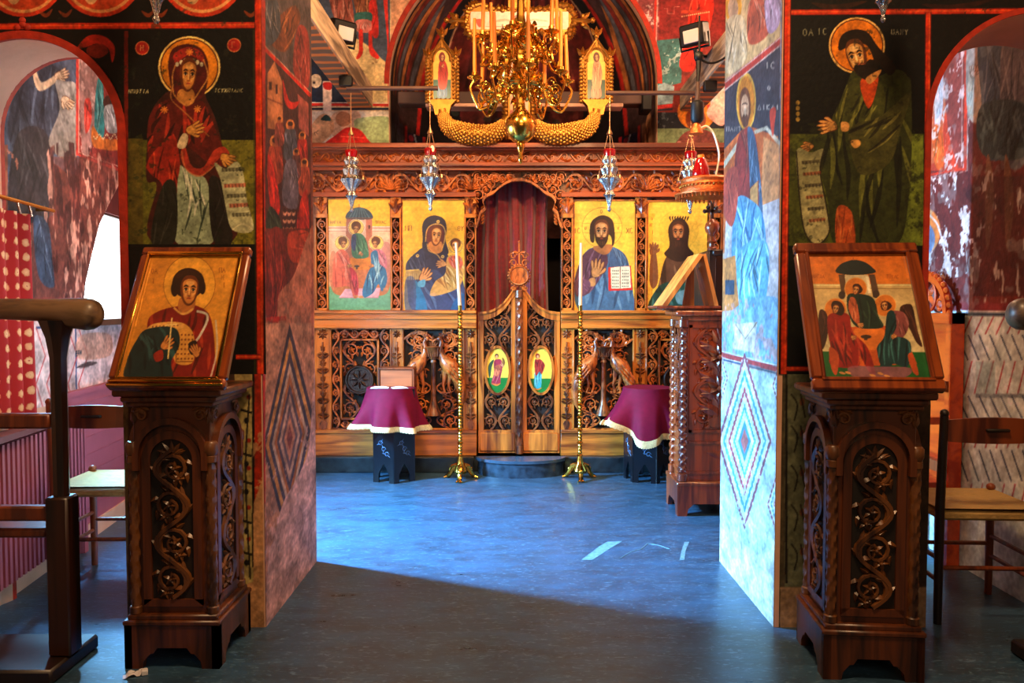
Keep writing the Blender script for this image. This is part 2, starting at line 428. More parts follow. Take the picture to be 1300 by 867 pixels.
        if parent is not None:
            M = _inv(parent if parent.parent is None else parent.parent); M = np.array(M); co = co @ M[:3, :3].T + M[:3, 3]
        w = s.nx+1; J, I = np.mgrid[0:s.ny, 0:s.nx]; a = (J*w+I).reshape(-1)
        F = np.stack([a, a+1, a+w+1, a+w], 1)
        if not s.mask.all(): F = F[s.mask.reshape(-1)[F].all(1)]
        me = bpy.data.meshes.new(name)
        me.vertices.add(len(co)); me.vertices.foreach_set('co', co.ravel())
        me.loops.add(F.size); me.loops.foreach_set('vertex_index', F.ravel().astype(np.int32))
        me.polygons.add(len(F)); me.polygons.foreach_set('loop_start', np.arange(0, F.size, 4, dtype=np.int32))
        me.update(calc_edges=True)
        c = np.clip(s.img, 0, 255)/255; c = np.where(c <= .04045, c/12.92, ((c+.055)/1.055)**2.4)
        at = me.color_attributes.new('pigment', 'FLOAT_COLOR', 'POINT')
        at.data.foreach_set('color', np.concatenate([c, np.ones(c.shape[:2]+(1,))], 2).astype(np.float32).ravel())
        me.materials.append(m); me.validate()
        me.polygons.foreach_set('use_smooth', [True]*len(me.polygons))
        o = bpy.data.objects.new(name, me); C.objects.link(o)
        if parent is not None: o.parent = parent
        if label: o['label'] = label
        if kind: o['kind'] = kind
        return o
def panel(x0, y0, x1, y1, Y):
    """upright panel facing the entrance, by its survey edges at depth Y"""
    a, b = W(x0, y1, Y), W(x1, y0, Y)
    return [(a.x, Y, a.z), (b.x, Y, a.z), (b.x, Y, b.z), (a.x, Y, b.z)]
# ------------------------------------------------------------------ shared materials
FRESCO = paint_mat('fresco_plaster', .7, 0, .35)
FRESCO_OLD = paint_mat('fresco_rough', .8, 0, .6)
ICON = paint_mat('icon_paint', .42, .25, .05, .5)
PLASTER = mat('old_plaster', (232, 182, 154), .85, var=.2, scale=5, bump=.3)
SOOT = mat('sooty_plaster', (38, 28, 26), .85, var=.4, scale=4, bump=.3)
REDLINE = mat('red_ochre_border', (186, 44, 16), .7, var=.45, scale=22, bump=.3)
MAUVE = mat('mauve_paint', (172, 88, 104), .55, var=.15, scale=6)
def floor_mat():
    m, nt, b = _mat('slate_floor'); N, L = nt.nodes, nt.links
    tc = N.new('ShaderNodeTexCoord')
    n1 = N.new('ShaderNodeTexNoise'); n1.inputs['Scale'].default_value = 3.; n1.inputs['Detail'].default_value = 10; n1.inputs['Roughness'].default_value = .7
    mp = N.new('ShaderNodeMapping'); mp.inputs['Scale'].default_value = (1, 2.4, 1)
    L.new(tc.outputs['Object'], mp.inputs['Vector']); L.new(mp.outputs[0], n1.inputs['Vector'])
    cr = N.new('ShaderNodeValToRGB'); e = cr.color_ramp.elements
    e[0].position = .35; e[0].color = (.022, .042, .066, 1); e[1].position = .68; e[1].color = (.034, .096, .182, 1)
    L.new(n1.outputs['Fac'], cr.inputs['Fac'])
    n2 = N.new('ShaderNodeTexNoise'); n2.inputs['Scale'].default_value = 20; n2.inputs['Detail'].default_value = 6; n2.inputs['Distortion'].default_value = 1.5
    mp2 = N.new('ShaderNodeMapping'); mp2.inputs['Scale'].default_value = (1, 3.0, 1); mp2.inputs['Rotation'].default_value = (0, 0, .3)
    L.new(tc.outputs['Object'], mp2.inputs['Vector']); L.new(mp2.outputs[0], n2.inputs['Vector'])
    c2 = N.new('ShaderNodeValToRGB'); c2.color_ramp.elements[0].position = .56; c2.color_ramp.elements[1].position = .68
    L.new(n2.outputs['Fac'], c2.inputs['Fac'])
    mx = N.new('ShaderNodeMix'); mx.data_type = 'RGBA'; mx.inputs['B'].default_value = (.085, .17, .26, 1)
    L.new(c2.outputs['Color'], mx.inputs['Factor']); L.new(cr.outputs['Color'], mx.inputs['A'])
    L.new(mx.outputs['Result'], b.inputs['Base Color'])
    r = N.new('ShaderNodeMapRange'); r.inputs['To Min'].default_value = .2; r.inputs['To Max'].default_value = .42
    L.new(n1.outputs['Fac'], r.inputs['Value']); L.new(r.outputs['Result'], b.inputs['Roughness'])
    b.inputs['Specular IOR Level'].default_value = .4
    bp = N.new('ShaderNodeBump'); bp.inputs['Strength'].default_value = .12; bp.inputs['Distance'].default_value = .01
    L.new(n1.outputs['Fac'], bp.inputs['Height']); L.new(bp.outputs['Normal'], b.inputs['Normal'])
    return m
SLATE = floor_mat()

FY, BY = 3.52, 4.45           # front and back of the two piers
LX, RX = -1.12, 1.19        # their inner faces
TOP = 4.8
struct('floor', MB().box((-4.2, -3, -.12), (4.2, 10.2, 0)), SLATE)
struct('ceiling', MB().box((-4.2, -1.2, TOP), (4.2, 10.2, TOP+.15)), SOOT)

def arc(cx, cz, r, a0, a1, n): return [(cx + r*math.cos(R(a0+(a1-a0)*i/n)), cz + r*math.sin(R(a0+(a1-a0)*i/n))) for i in range(n+1)]
def arch_wall(name, xo, xi, ax, sp, r, bx, bsp, br, sgn):
    """wall pierced by a round arch, with the pier block behind its inner end"""
    mb = MB()
    def outline(cx, s, rr):
        a = arc(cx, s, rr, 0, 180, 28) if sgn < 0 else arc(cx, s, rr, 180, 0, 28)
        return [(xo, 0), (xo, TOP), (xi, TOP), (xi, 0), (a[0][0], 0)] + a + [(a[-1][0], 0)]
    F, B = outline(ax, sp, r), outline(bx, bsp, br); n = len(F)
    vs = [(x, FY, z) for x, z in F] + [(x, FY+.33, z) for x, z in B]
    mb.add(vs, [tuple(range(n)), tuple(range(2*n-1, n-1, -1))] + [(i, n+i, n+(i+1) % n, (i+1) % n) for i in range(n)])
    px0 = ax - sgn*r
    mb.box((px0, FY+.30, 0), (xi, BY, TOP))
    return struct(name, mb, PLASTER)
WL = arch_wall('wall_front_left', -3.4, LX, -2.15, 2.22, .415, -2.105, 2.285, .37, -1)
WR = arch_wall('wall_front_right', 3.4, RX, 2.325, 2.27, .475, 2.325, 2.24, .47, 1)
# side walls
A2, B2 = Vector((-2.50, 3.5, 0)), Vector((-2.955, 7.0, 0))
dL = (B2 - A2).normalized(); A2 = A2 - dL*.6
T_L = lambda u, v, d: A2 + dL*u + Vector((0, 0, v)) + Vector((dL.y, -dL.x, 0))*d
def uL(Y): return (Y - A2.y)/dL.y
hole = [(uL(4.93), 1.37), (uL(4.93), 1.42), (uL(4.98), 1.6), (uL(5.1), 1.8), (uL(5.23), 2.0), (uL(5.42), 2.17), (uL(5.75), 2.44), (uL(6.15), 2.62), (uL(6.5), 2.6), (uL(6.75), 2.4), (uL(6.85), 1.37)]
E = uL(7.6); mb = MB()
mb.prism([(-.6, 0), (E, 0), (E, 1.37)] + [hole[-1]] + hole[-2::-1][::1] + [(-.6, 1.37)], T_L, -.45, 0) if False else None
hi = hole
mb.prism([(-.6, 0), (E, 0), (E, 1.37), (hi[-1][0], 1.37), (hi[0][0], 1.37), (-.6, 1.37)], T_L, -.45, 0)
mb.prism([(-.6, 1.37), (hi[0][0], 1.37)] + hi[1:] + [(E, 1.37), (E, TOP), (-.6, TOP)], T_L, -.45, 0)
wall_left = struct('wall_left', mb, PLASTER)
SKYGLOW = bpy.data.materials.new('overcast_daylight'); SKYGLOW.use_nodes = True
nt = SKYGLOW.node_tree; nt.nodes.clear(); em = nt.nodes.new('ShaderNodeEmission'); om = nt.nodes.new('ShaderNodeOutputMaterial')
tcn = nt.nodes.new('ShaderNodeTexCoord'); nzn = nt.nodes.new('ShaderNodeTexNoise'); nzn.inputs['Scale'].default_value = .6
rpn = nt.nodes.new('ShaderNodeValToRGB'); rpn.color_ramp.elements[0].color = (.86, .93, 1, 1); rpn.color_ramp.elements[1].color = (1, 1, 1, 1)
nt.links.new(tcn.outputs['Object'], nzn.inputs['Vector']); nt.links.new(nzn.outputs['Fac'], rpn.inputs['Fac']); nt.links.new(rpn.outputs['Color'], em.inputs['Color'])
em.inputs['Strength'].default_value = 3.5; nt.links.new(em.outputs[0], om.inputs[0])
DARKWOOD = wood('dark_walnut', (16, 8, 5), (52, 24, 11), 5)
w1 = struct('window_1', MB().prism([(uL(4.86), 1.36), (uL(6.9), 1.36), (uL(6.9), 2.19), (uL(4.86), 2.19)], T_L, -.40, -.37), SKYGLOW)
mb = MB()
for a, b in (((uL(4.86), 1.36), (uL(6.9), 1.375)), ((uL(4.86), 2.175), (uL(6.9), 2.20))):
    mb.prism([a, (b[0], a[1]), b, (a[0], b[1])], T_L, -.38, -.33)
ob('window_frame', mb, DARKWOOD, w1)
struct('trim_1', MB().prism([(uL(4.8), 2.19), (uL(6.95), 2.19), (uL(6.95), 2.75), (uL(4.8), 2.75)], T_L, -.42, -.30), mat('lunette_red', (120, 30, 22), .8, var=.5, scale=6))
struct('trim_2', MB().box((-.1, -.01, 0), (.01, .01, .01)) if False else MB().prism([(uL(4.88), 1.335), (uL(6.6), 1.335), (uL(6.6), 1.375), (uL(4.88), 1.375)], T_L, -.3, .07), DARKWOOD)
struct('wall_right', MB().box((2.52, 2.9, 0), (2.9, 7.6, TOP)), PLASTER)
# east wall with the apse arch
EY = 7.35; acx, aspr, ar = .103, 3.51, 1.235
a = arc(acx, aspr, ar, 0, 180, 40)
po = [(-3.4, 0), (-3.4, TOP), (3.0, TOP), (3.0, 0), (acx+ar, 0)] + a + [(acx-ar, 0)]
struct('wall_east', MB().prism(po, XZ(EY), -.35, 0), PLASTER)
mb = MB()
def apse(u, v):
    an = R(180*(1-u))
    if v < .55: rr, z = 1.3, v/.55*3.5
    else: t = (v-.55)/.45*PI/2; rr, z = 1.3*math.cos(t), 3.5+1.3*math.sin(t)
    return (acx + rr*math.cos(an), EY + .34 + rr*math.sin(an)*1.0, z)
struct('wall_apse', MB().grid(apse, 40, 40), SOOT)

# ------------------------------------------------------------------ frescoes on the two front walls
RED = (196, 46, 16); INK = (7, 9, 8)
def wall_border(p, pts, w=7):
    p.line(pts, w+2.2, (70, 10, 6)); p.line(pts, w, RED); p.line([(x+w*.28, y-.5) for x, y in pts], 1.0, (232, 110, 50), .7)
p = Paint(panel(-28, -22, 331.5, 475, FY), 400, 545, INK, 3)
p.view(0, 0, 1)
for cx in (30, 128, 257):                                     # medallions cut by the frame's top
    p.ell(cx, -32, 54, 54, (190, 50, 22)); p.ell(cx, -32, 49, 49, (216, 150, 90)); p.ell(cx, -32, 45, 45, (190, 66, 30))
    p.ell(cx-12, -8, 9, 14, (206, 160, 110)); p.ell(cx+16, -12, 12, 12, (220, 90, 40))
for x in (50, 180, 196, 310, 75): p.fill_line([(x, 14), (x+9, 20), (x+17, 12)], 5, (150, 60, 22), .8)
wall_border(p, [(-30, 34), (335, 32)], 7)
p.poly([(98, 62), (112, 46), (132, 46), (146, 60), (143, 80), (138, 62), (124, 56), (110, 60)], (172, 36, 18))
p.poly([(112, 60), (130, 56), (138, 66), (126, 74), (112, 70)], (120, 30, 16))
p.flake((46, 44, 30), .05, 9, a=.5)
p.rect(163, 178, 324, 310, (92, 92, 26), to=(122, 118, 34), ang=0); p.rect(163, 176, 182, 310, (86, 76, 24))
p.flake((60, 64, 18), .3, 8, [(163, 178), (324, 178), (324, 310), (163, 310)], a=.5)
p.line([(160.5, 40), (160.5, 310)], 5, (112, 24, 12)); p.line([(322.5, 38), (324, 475)], 2.5, (60, 60, 20), .6)
# standing woman with a scroll
p.view(0, 0, 2.709)
p.halo(652, 232, 107, (214, 128, 26), (240, 200, 110))
p.poly([(560, 330), (520, 390), (508, 480), (505, 620), (540, 640), (520, 830), (800, 830), (800, 640), (780, 560), (745, 420), (715, 350), (690, 310), (600, 310)], (64, 24, 18))
p.robe([(612, 590), (605, 830), (735, 830), (720, 650), (690, 600), (640, 580)], (150, 168, 136), (46, 62, 50), (216, 220, 196), 5, 88, 5, .8)
p.robe([(560, 350), (515, 400), (508, 500), (525, 560), (590, 500), (640, 500), (720, 560), (780, 560), (740, 440), (700, 350), (660, 360), (620, 340)], (92, 24, 18), (34, 12, 10), (178, 52, 30), 6, 105, 8, .7)
p.robe([(560, 490), (505, 560), (520, 600), (560, 640), (570, 780), (604, 800), (610, 640), (620, 560), (600, 470)], (150, 36, 22), (58, 14, 10), (206, 76, 40), 4, 90, 9, .7)
p.poly([(622, 540), (650, 590), (700, 600), (760, 540), (790, 530), (770, 505), (735, 520), (700, 575), (660, 570), (635, 500)], (176, 54, 34))
p.line([(626, 520), (640, 580), (690, 606), (748, 560)], 5, (206, 120, 70), .8, sm=True)
p.robe([(560, 640), (520, 830), (602, 830), (606, 640)], (34, 34, 26), None, None, 3, 92, 11)
p.robe([(720, 620), (735, 830), (800, 830), (770, 640)], (30, 26, 22), None, None, 3, 92, 12)
p.poly([(582, 260), (582, 200), (600, 165), (650, 152), (695, 170), (716, 215), (716, 270), (700, 330), (650, 362), (604, 340)], (78, 20, 16))
p.poly([(600, 185), (650, 162), (694, 182), (702, 215), (650, 190), (606, 218)], (150, 34, 24))
for q in range(7): p.ell(610+q*14, 222-14*math.sin(PI*q/6), 6, 8, (204, 196, 160))
p.poly([(618, 310), (664, 310), (668, 352), (640, 362), (612, 345)], (176, 116, 52)); 
p.head(648, 258, 66, 112, 4, .35, (190, 122, 54), (96, 44, 16), (44, 18, 8), 0, (232, 176, 96))
p.line([(604, 225), (594, 262), (598, 320), (622, 350), (650, 362), (690, 310), (716, 262), (700, 205)], 5, (196, 134, 64), .9, sm=True)
p.line([(598, 290), (590, 340), (640, 390), (720, 470)], 4, (196, 134, 64), .7, sm=True)
for sx, sy in ((566, 378), (680, 375), (652, 180)):
    for an in range(0, 180, 45): p.line([(sx-13*math.cos(R(an)), sy-13*math.sin(R(an))), (sx+13*math.cos(R(an)), sy+13*math.sin(R(an)))], 4, (220, 130, 50))
p.poly([(610, 500), (630, 460), (648, 470), (640, 505), (622, 512)], (210, 190, 150)); p.hand(650, 452, 62, -22, (206, 144, 66))
p.hand(765, 540, 56, 22, (206, 144, 66))
p.poly([(738, 560), (775, 580), (815, 556), (838, 600), (850, 690), (872, 790), (800, 790), (775, 700), (760, 620)], (150, 156, 120), to=(196, 196, 150), ang=0)
for i, yy in enumerate((585, 640, 675, 708, 740)):
    p.line([(762+i*9, yy), (842+i*4, yy-4)], 13, (176, 60, 44) if i % 2 else (70, 70, 50), .6)
    for q in range(6): p.line([(766+i*9+q*12, yy-7), (768+i*9+q*12, yy+6)], 3, (40, 34, 26), .7)
p.line([(800, 790), (835, 770), (872, 790)], 4, (220, 214, 170), .8, sm=True)
for cx, cy, t in ((490, 166, 'H'), (806, 156, 'G')):
    p.ell(cx, cy, 24, 24, (216, 120, 70)); p.ell(cx, cy, 21, 21, (168, 30, 24)); p.text(t, cx-7, cy+9, 20, (232, 150, 100), 3)
p.text('HPQTIA', 442, 322, 14, (214, 206, 150), 2.6, .8, ital=.1); p.text('TCUXPIANC', 738, 318, 13, (214, 206, 150), 2.6, .8, ital=.1)
p.view(0, 0, 1)
p.flake((30, 40, 22), .05, 7, [(165, 40), (322, 40), (322, 310), (165, 310)], a=.55)
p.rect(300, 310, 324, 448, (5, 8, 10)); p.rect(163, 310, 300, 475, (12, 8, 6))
wall_border(p, [(328, -22), (331, 475)], 8)
wall_border(p, [(300, 453), (330, 453)], 5)
p.grain(.10, 4)
fx = arc(-2.15, 2.22, .43, 0, 180, 40)
p.view(0, 0, 1); p.cut([PX((x, FY, z)) for x, z in [(-1.72, .2)] + fx + [(-2.58, .2)]], sm=False)
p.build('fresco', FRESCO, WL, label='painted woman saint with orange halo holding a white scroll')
# lower strip of the left pier front
p = Paint(panel(163, 475, 331.5, 815, FY), 150, 260, (120, 96, 60), 4)
p.rect(296, 470, 322, 745, (176, 156, 96)); 
for yy in (520, 575, 610, 660, 700):
    p.line([(306, yy), (320, yy+4)], 3, (18, 14, 10)); p.ell(313, yy+14, 3, 4, (16, 12, 10)); p.ell(316, yy-16, 3, 3, (150, 40, 20))
p.line([(305, 560), (309, 640), (304, 740)], 2, (40, 30, 20), sm=True); p.line([(317, 500), (312, 600), (318, 735)], 2.2, (26, 20, 14), sm=True)
p.rect(163, 470, 298, 820, (70, 48, 34)); p.line([(322, 470), (322, 720)], 3.5, (12, 10, 10))
p.line([(328, 470), (328, 640)], 9, (176, 42, 18)); p.poly([(322, 640), (336, 600), (336, 820), (300, 820), (305, 745), (322, 738)], (196, 142, 96), sm=False)
p.flake((200, 150, 100), .22, 7, [(322, 560), (335, 560), (335, 720), (322, 720)]); p.grain(.1, 4)
p.build('fresco', FRESCO_OLD, WL, label='cream panel with black scroll ornament and red border')
# raised red rim around the left arch
def rim(cx, sp, r, y, w, name, parent, d=.012):
    A = [(cx-r, 1.1)] + arc(cx, sp, r, 180, 0, 40) + [(cx+r, 1.1)]; B = [(cx-r-w, 1.1)] + arc(cx, sp, r+w, 180, 0, 40) + [(cx+r+w, 1.1)]
    return ob(name, MB().strip(A, B, XZ(y), -.006, d), REDLINE, parent)
rim(-2.15, 2.22, .41, FY, .034, 'arch_border', WL)
mb = MB(); cz = 2.22+.46
for dx, dz in ((0, .012), (-.022, 0), (.022, 0), (0, .03)): mb.ball((-2.15+dx, FY-.004, cz+dz), (.016, .008, .014))
ob('painted_cross', mb, REDLINE, WL)
ob('arch_border', MB().strip([(-2.105-.37, 0)] + arc(-2.105, 2.285, .37, 180, 0, 40) + [(-2.105+.37, 0)], [(-2.105-.392, 0)] + arc(-2.105, 2.285, .392, 180, 0, 40) + [(-2.105+.392, 0)], XZ(FY+.33-.001), -.03, .0), REDLINE, WL)

# --- right front wall
p = Paint(panel(988, -22, 1330, 475, FY), 375, 545, (6, 8, 9), 5)
p.view(0, 0, 1)
p.fill_line([(1030, 4), (1060, 10), (1100, 2)], 8, (60, 26, 12), .7); p.fill_line([(1170, 6), (1210, 10), (1260, 0)], 8, (56, 20, 12), .7)
wall_border(p, [(996, 16), (1335, 14)], 6)
p.rect(1000, 170, 1172, 312, (66, 72, 22), to=(104, 120, 40), ang=0)
p.flake((40, 46, 14), .3, 7, [(1000, 168), (1172, 168), (1172, 312), (1000, 312)], a=.5)
p.view(900, 0, 2.71)
p.halo(508, 157, 97, (206, 112, 20), (226, 176, 96))
p.robe([(470, 300), (430, 400), (400, 430), (370, 470), (350, 490), (390, 620), (410, 700), (440, 850), (640, 850), (690, 640), (696, 320), (680, 260), (640, 240), (560, 270), (500, 240)], (46, 52, 20), (14, 16, 8), (112, 116, 46), 9, 86, 15, .6)
p.robe([(500, 270), (450, 350), (420, 430), (480, 450), (500, 520), (520, 430), (590, 420), (600, 300)], (60, 64, 24), (16, 18, 8), (126, 126, 52), 5, 110, 16, .6)
p.robe([(590, 400), (500, 430), (480, 480), (520, 600), (620, 560), (660, 440), (690, 320)], (66, 66, 28), (20, 18, 8), (134, 128, 60), 5, 140, 18, .55)
p.poly([(520, 280), (580, 250), (570, 330), (545, 372)], (190, 66, 20)); p.robe([(440, 715), (440, 850), (500, 850), (490, 730)], (170, 72, 30), (80, 26, 10), (206, 120, 60), 3, 90, 3)
p.poly([(445, 150), (460, 118), (500, 102), (545, 112), (580, 160), (640, 230), (620, 260), (590, 230), (570, 215), (545, 160), (500, 150), (450, 175)], (26, 15, 8))
p.head(508, 196, 78, 120, -14, -.3, (192, 132, 66), (88, 44, 18), (26, 14, 8), 0, (236, 192, 124))
p.poly([(502, 225), (515, 222), (535, 222), (552, 205), (580, 215), (575, 250), (545, 276), (515, 262), (498, 240)], (24, 14, 8))
p.fill_line([(510, 224), (524, 219), (538, 221)], 6, (140, 60, 34))
p.poly([(540, 268), (590, 240), (582, 262), (552, 290)], (190, 130, 66))
p.hand(432, 432, 66, 172, (206, 146, 78)); p.poly([(455, 420), (480, 425), (478, 450), (455, 450)], (206, 146, 78)); p.poly([(485, 486), (515, 482), (520, 500), (500, 510)], (196, 140, 70))
p.hand(352, 500, 44, 150, (190, 130, 66))
p.poly([(300, 520), (350, 525), (395, 515), (380, 590), (405, 720), (412, 800), (370, 842), (330, 800), (312, 690)], (130, 130, 90), to=(176, 168, 116), ang=90)
p.line([(300, 520), (312, 690), (330, 800), (370, 842), (412, 800), (405, 720), (382, 590), (395, 515)], 5, (30, 26, 16), .9, sm=True)
for i, yy in enumerate((560, 600, 640, 680, 720, 760)):
    p.line([(318+i*5, yy), (380+i*4, yy-6)], 11, (150, 66, 40) if i % 2 else (60, 52, 36), .65)
    for q in range(5): p.line([(322+i*5+q*12, yy-6), (324+i*5+q*12, yy+5)], 3, (30, 24, 16), .7)
for k in range(4): p.ell(305, 354+k*19, 7, 8, (176, 140, 60), .8)
p.text('OA', 322, 124, 24, (150, 150, 120), 3.4, .8); p.text('IC', 372, 120, 22, (150, 150, 120), 3.4, .8); p.text('WANU', 626, 120, 18, (160, 156, 130), 3, .8)
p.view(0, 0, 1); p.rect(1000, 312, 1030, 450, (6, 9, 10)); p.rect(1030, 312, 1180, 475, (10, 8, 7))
p.flake((26, 28, 16), .05, 7, a=.5)
wall_border(p, [(1000, -22), (994.5, 475)], 7); wall_border(p, [(1178, 16), (1175, 475)], 6); wall_border(p, [(998, 468), (1030, 468)], 5)
p.grain(.1, 4)
fx = arc(2.325, 2.27, .487, 0, 180, 40)
p.cut([PX((x, FY, z)) for x, z in [(2.81, .2)] + fx + [(1.836, .2)]], sm=False)
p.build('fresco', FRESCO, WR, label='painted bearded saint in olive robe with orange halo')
p = Paint(panel(988, 475, 1182, 820, FY), 150, 250, (70, 62, 44), 6)
p.rect(996, 470, 1032, 745, (92, 96, 72))
for yy in (500, 540, 590, 640, 690): p.line([(1004, yy), (1012, yy+14), (1008, yy+34)], 2, (26, 24, 18), sm=True); p.ell(1018, yy+10, 3, 5, (110, 60, 40)); p.line([(1016, yy), (1022, yy+30)], 2, (30, 26, 20))
p.rect(1032, 470, 1182, 820, (58, 44, 32)); p.rect(990, 745, 1182, 825, (150, 120, 90)); p.line([(998, 470), (998, 740)], 3, (20, 16, 14)); p.grain(.1, 4)
p.build('fresco', FRESCO_OLD, WR, label='grey green panel with dark floral ornament')
rim(2.325, 2.27, .475, FY, .024, 'arch_border', WR)

# --- inner face of the left pier
def zr(Y, z): return z
p = Paint([(LX, FY, 0), (LX, BY, 0), (LX, BY, 3.3), (LX, FY, 3.3)], 110, 620, (78, 44, 40), 7)
p.view(320, 0, 2.89)
p.poly([(40, -60), (215, -200), (215, 350), (40, 165)], (84, 76, 78), sm=False); p.robe([(150, 20), (175, 60), (165, 100), (120, 190), (60, 150), (80, 80)], (110, 62, 34), None, (196, 130, 70), 5, 110, 4)
p.robe([(40, -20), (90, 0), (100, 120), (50, 160)], (60, 72, 86), None, (150, 150, 150), 4, 80, 6); p.robe([(165, 100), (205, 130), (205, 320), (150, 260)], (140, 52, 44), None, (200, 120, 110), 4, 85, 2)
p.poly([(40, 185), (210, 362), (212, 880), (40, 880)], (70, 38, 38), sm=False)
p.poly([(54, 270), (80, 225), (108, 300), (112, 480), (54, 470)], (176, 120, 76), sm=False); p.rect(60, 300, 70, 330, (60, 30, 26)); p.rect(84, 310, 92, 345, (60, 30, 26)); p.line([(52, 360), (112, 385)], 5, (120, 66, 44))
p.poly([(165, 345), (205, 380), (206, 500), (170, 470)], (150, 84, 76), sm=False)
p.poly([(110, 290), (135, 370), (172, 372), (150, 400), (120, 380)], (196, 40, 26))
for cx, cy, r, col in ((82, 520, 26, (150, 60, 40)), (138, 460, 22, (70, 80, 100)), (98, 440, 16, (120, 60, 50)), (182, 500, 18, (160, 40, 32)), (190, 600, 20, (150, 70, 50)), (160, 560, 16, (100, 60, 60))):
    p.ell(cx, cy, r*.72, r, (206, 140, 70)); p.ell(cx, cy+3, r*.42, r*.66, (150, 90, 56)); p.ell(cx, cy-6, r*.46, r*.4, (50, 26, 20))
    p.robe([(cx-r*.9, cy+r), (cx, cy+r*.7), (cx+r*.9, cy+r), (cx+r, cy+r*5.5), (cx-r, cy+r*5.5)], col, None, tuple(min(255, c*1.5+30) for c in col), 3, 85, int(cx))
p.robe([(55, 570), (80, 620), (100, 760), (80, 800), (60, 720)], (190, 40, 28), None, None, 3, 80, 3); p.robe([(120, 600), (160, 600), (165, 760), (110, 740)], (100, 100, 120), None, (170, 170, 186), 4, 85, 5)
for k in range(9): p.ell(118+(k % 3)*16, 780+(k//3)*28, 7, 12, (196, 150, 120)); p.ell(118+(k % 3)*16, 773+(k//3)*28, 7, 8, (60, 36, 30))
p.robe([(60, 760), (100, 800), (110, 880), (50, 880)], (40, 56, 44), None, None, 3, 80, 7); p.robe([(170, 760), (200, 700), (206, 870), (160, 880)], (170, 40, 28), None, None, 3, 80, 8)
p.line([(38, 172), (214, 352)], 12, (200, 40, 22)); p.line([(38, 162), (214, 342)], 3, (226, 180, 150), .8)
p.view(0, 0, 1)
p.rect(333, 290, 397, 408, (104, 44, 36)); p.robe([(340, 300), (360, 300), (362, 400), (338, 400)], (120, 40, 30), None, None, 4, 85, 3); p.robe([(366, 296), (392, 296), (390, 330), (368, 330)], (176, 66, 40), None, None, 2, 0, 4)
p.poly([(352, 380), (372, 350), (390, 300), (398, 300), (398, 470), (360, 450)], (182, 120, 92)); p.line([(336, 406), (362, 404)], 6, (180, 40, 22))
p.rect(325, 410, 402, 800, (186, 140, 110)); p.flake((140, 110, 90), .3, 9, [(332, 410), (398, 410), (398, 690), (332, 690)], a=.6)
base = [(365, 440)]
for k, (w, col) in enumerate(((44, (60, 56, 70)), (39, (200, 150, 80)), (34, (70, 66, 84)), (29, (196, 176, 150)), (25, (172, 110, 56)), (21, (84, 76, 92)), (17, (186, 160, 140)), (13, (104, 90, 100)), (9, (182, 130, 100)), (5, (130, 70, 60)))):
    cx = 367; h = w*3.3
    p.poly([(cx, 556-h), (cx+w*.78, 556-h*.08), (cx, 556+h), (cx-w*.78, 556+h*.08)], col, sm=False)
p.poly([(330, 710), (345, 690), (358, 640), (380, 600), (392, 560), (402, 440), (402, 720), (330, 820)], (206, 172, 164)); p.poly([(328, 600), (340, 690), (332, 790), (322, 800)], (176, 120, 90), .7)
p.flake((206, 172, 164), .16, 8, [(334, 560), (396, 540), (396, 700), (334, 720)])
p.line([(333, 0), (333, 640)], 6, (170, 36, 20)); p.line([(395, 100), (396, 440)], 2.5, (140, 80, 66), .7)
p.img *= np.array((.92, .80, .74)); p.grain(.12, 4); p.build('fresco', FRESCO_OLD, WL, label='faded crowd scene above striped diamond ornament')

# --- inner face of the right pier
p = Paint([(RX, BY, 0), (RX, FY, 0), (RX, FY, 3.3), (RX, BY, 3.3)], 130, 620, (196, 150, 120), 8)
p.view(900, 0, 2.71)
p.poly([(30, -80), (260, -260), (260, 130), (30, 290)], (214, 168, 110), sm=False); p.ell(85, 20, 30, 60, (226, 150, 40)); p.ell(85, 30, 18, 40, (200, 150, 110)); p.robe([(60, 80), (120, 60), (130, 200), (60, 250)], (226, 190, 140), None, (250, 226, 190), 4, 85, 4)
p.robe([(140, 10), (190, 0), (210, 110), (140, 150)], (196, 80, 50), None, (240, 160, 130), 4, 80, 5); p.robe([(195, -20), (245, -40), (245, 80), (205, 110)], (190, 150, 170), None, None, 3, 85, 9)
p.poly([(30, 335), (250, 150), (250, 870), (30, 870)], (58, 52, 60), sm=False)
p.poly([(40, 530), (130, 430), (240, 470), (250, 870), (30, 870)], (206, 96, 40), sm=False); p.line([(42, 585), (120, 470), (200, 440), (250, 500)], 14, (220, 200, 170), .9)
p.poly([(190, 470), (248, 500), (250, 720), (180, 720)], (230, 150, 90), .8, sm=False); p.poly([(60, 760), (250, 680), (250, 1250), (40, 1250)], (216, 190, 186), sm=False)
p.ell(130, 350, 34, 100, (240, 170, 60)); p.ell(130, 352, 29, 90, (226, 130, 30)); p.ell(126, 365, 20, 66, (122, 64, 34)); p.ell(126, 372, 14, 48, (206, 150, 110)); p.ell(127, 415, 12, 24, (110, 60, 36))
p.fill_line([(115, 360), (126, 355), (137, 360)], 5, (60, 30, 20)); p.fill_line([(126, 360), (127, 400)], 5, (236, 190, 150))
p.robe([(108, 460), (150, 440), (170, 520), (165, 640), (130, 700), (95, 680), (90, 560)], (156, 50, 40), None, (200, 110, 90), 4, 85, 5)
p.robe([(135, 440), (160, 470), (180, 620), (186, 760), (150, 740), (140, 560)], (74, 92, 116), (34, 42, 60), (150, 176, 200), 5, 80, 6)
p.poly([(142, 650), (172, 620), (172, 740), (142, 750)], (226, 150, 80), sm=False); p.line([(142, 650), (172, 620), (172, 740), (142, 750)], 4, (150, 60, 40), close=True)
p.robe([(95, 690), (150, 690), (190, 750), (200, 900), (185, 1010), (110, 1010), (80, 900)], (104, 158, 190), (50, 96, 140), (196, 226, 236), 7, 88, 7, .7)
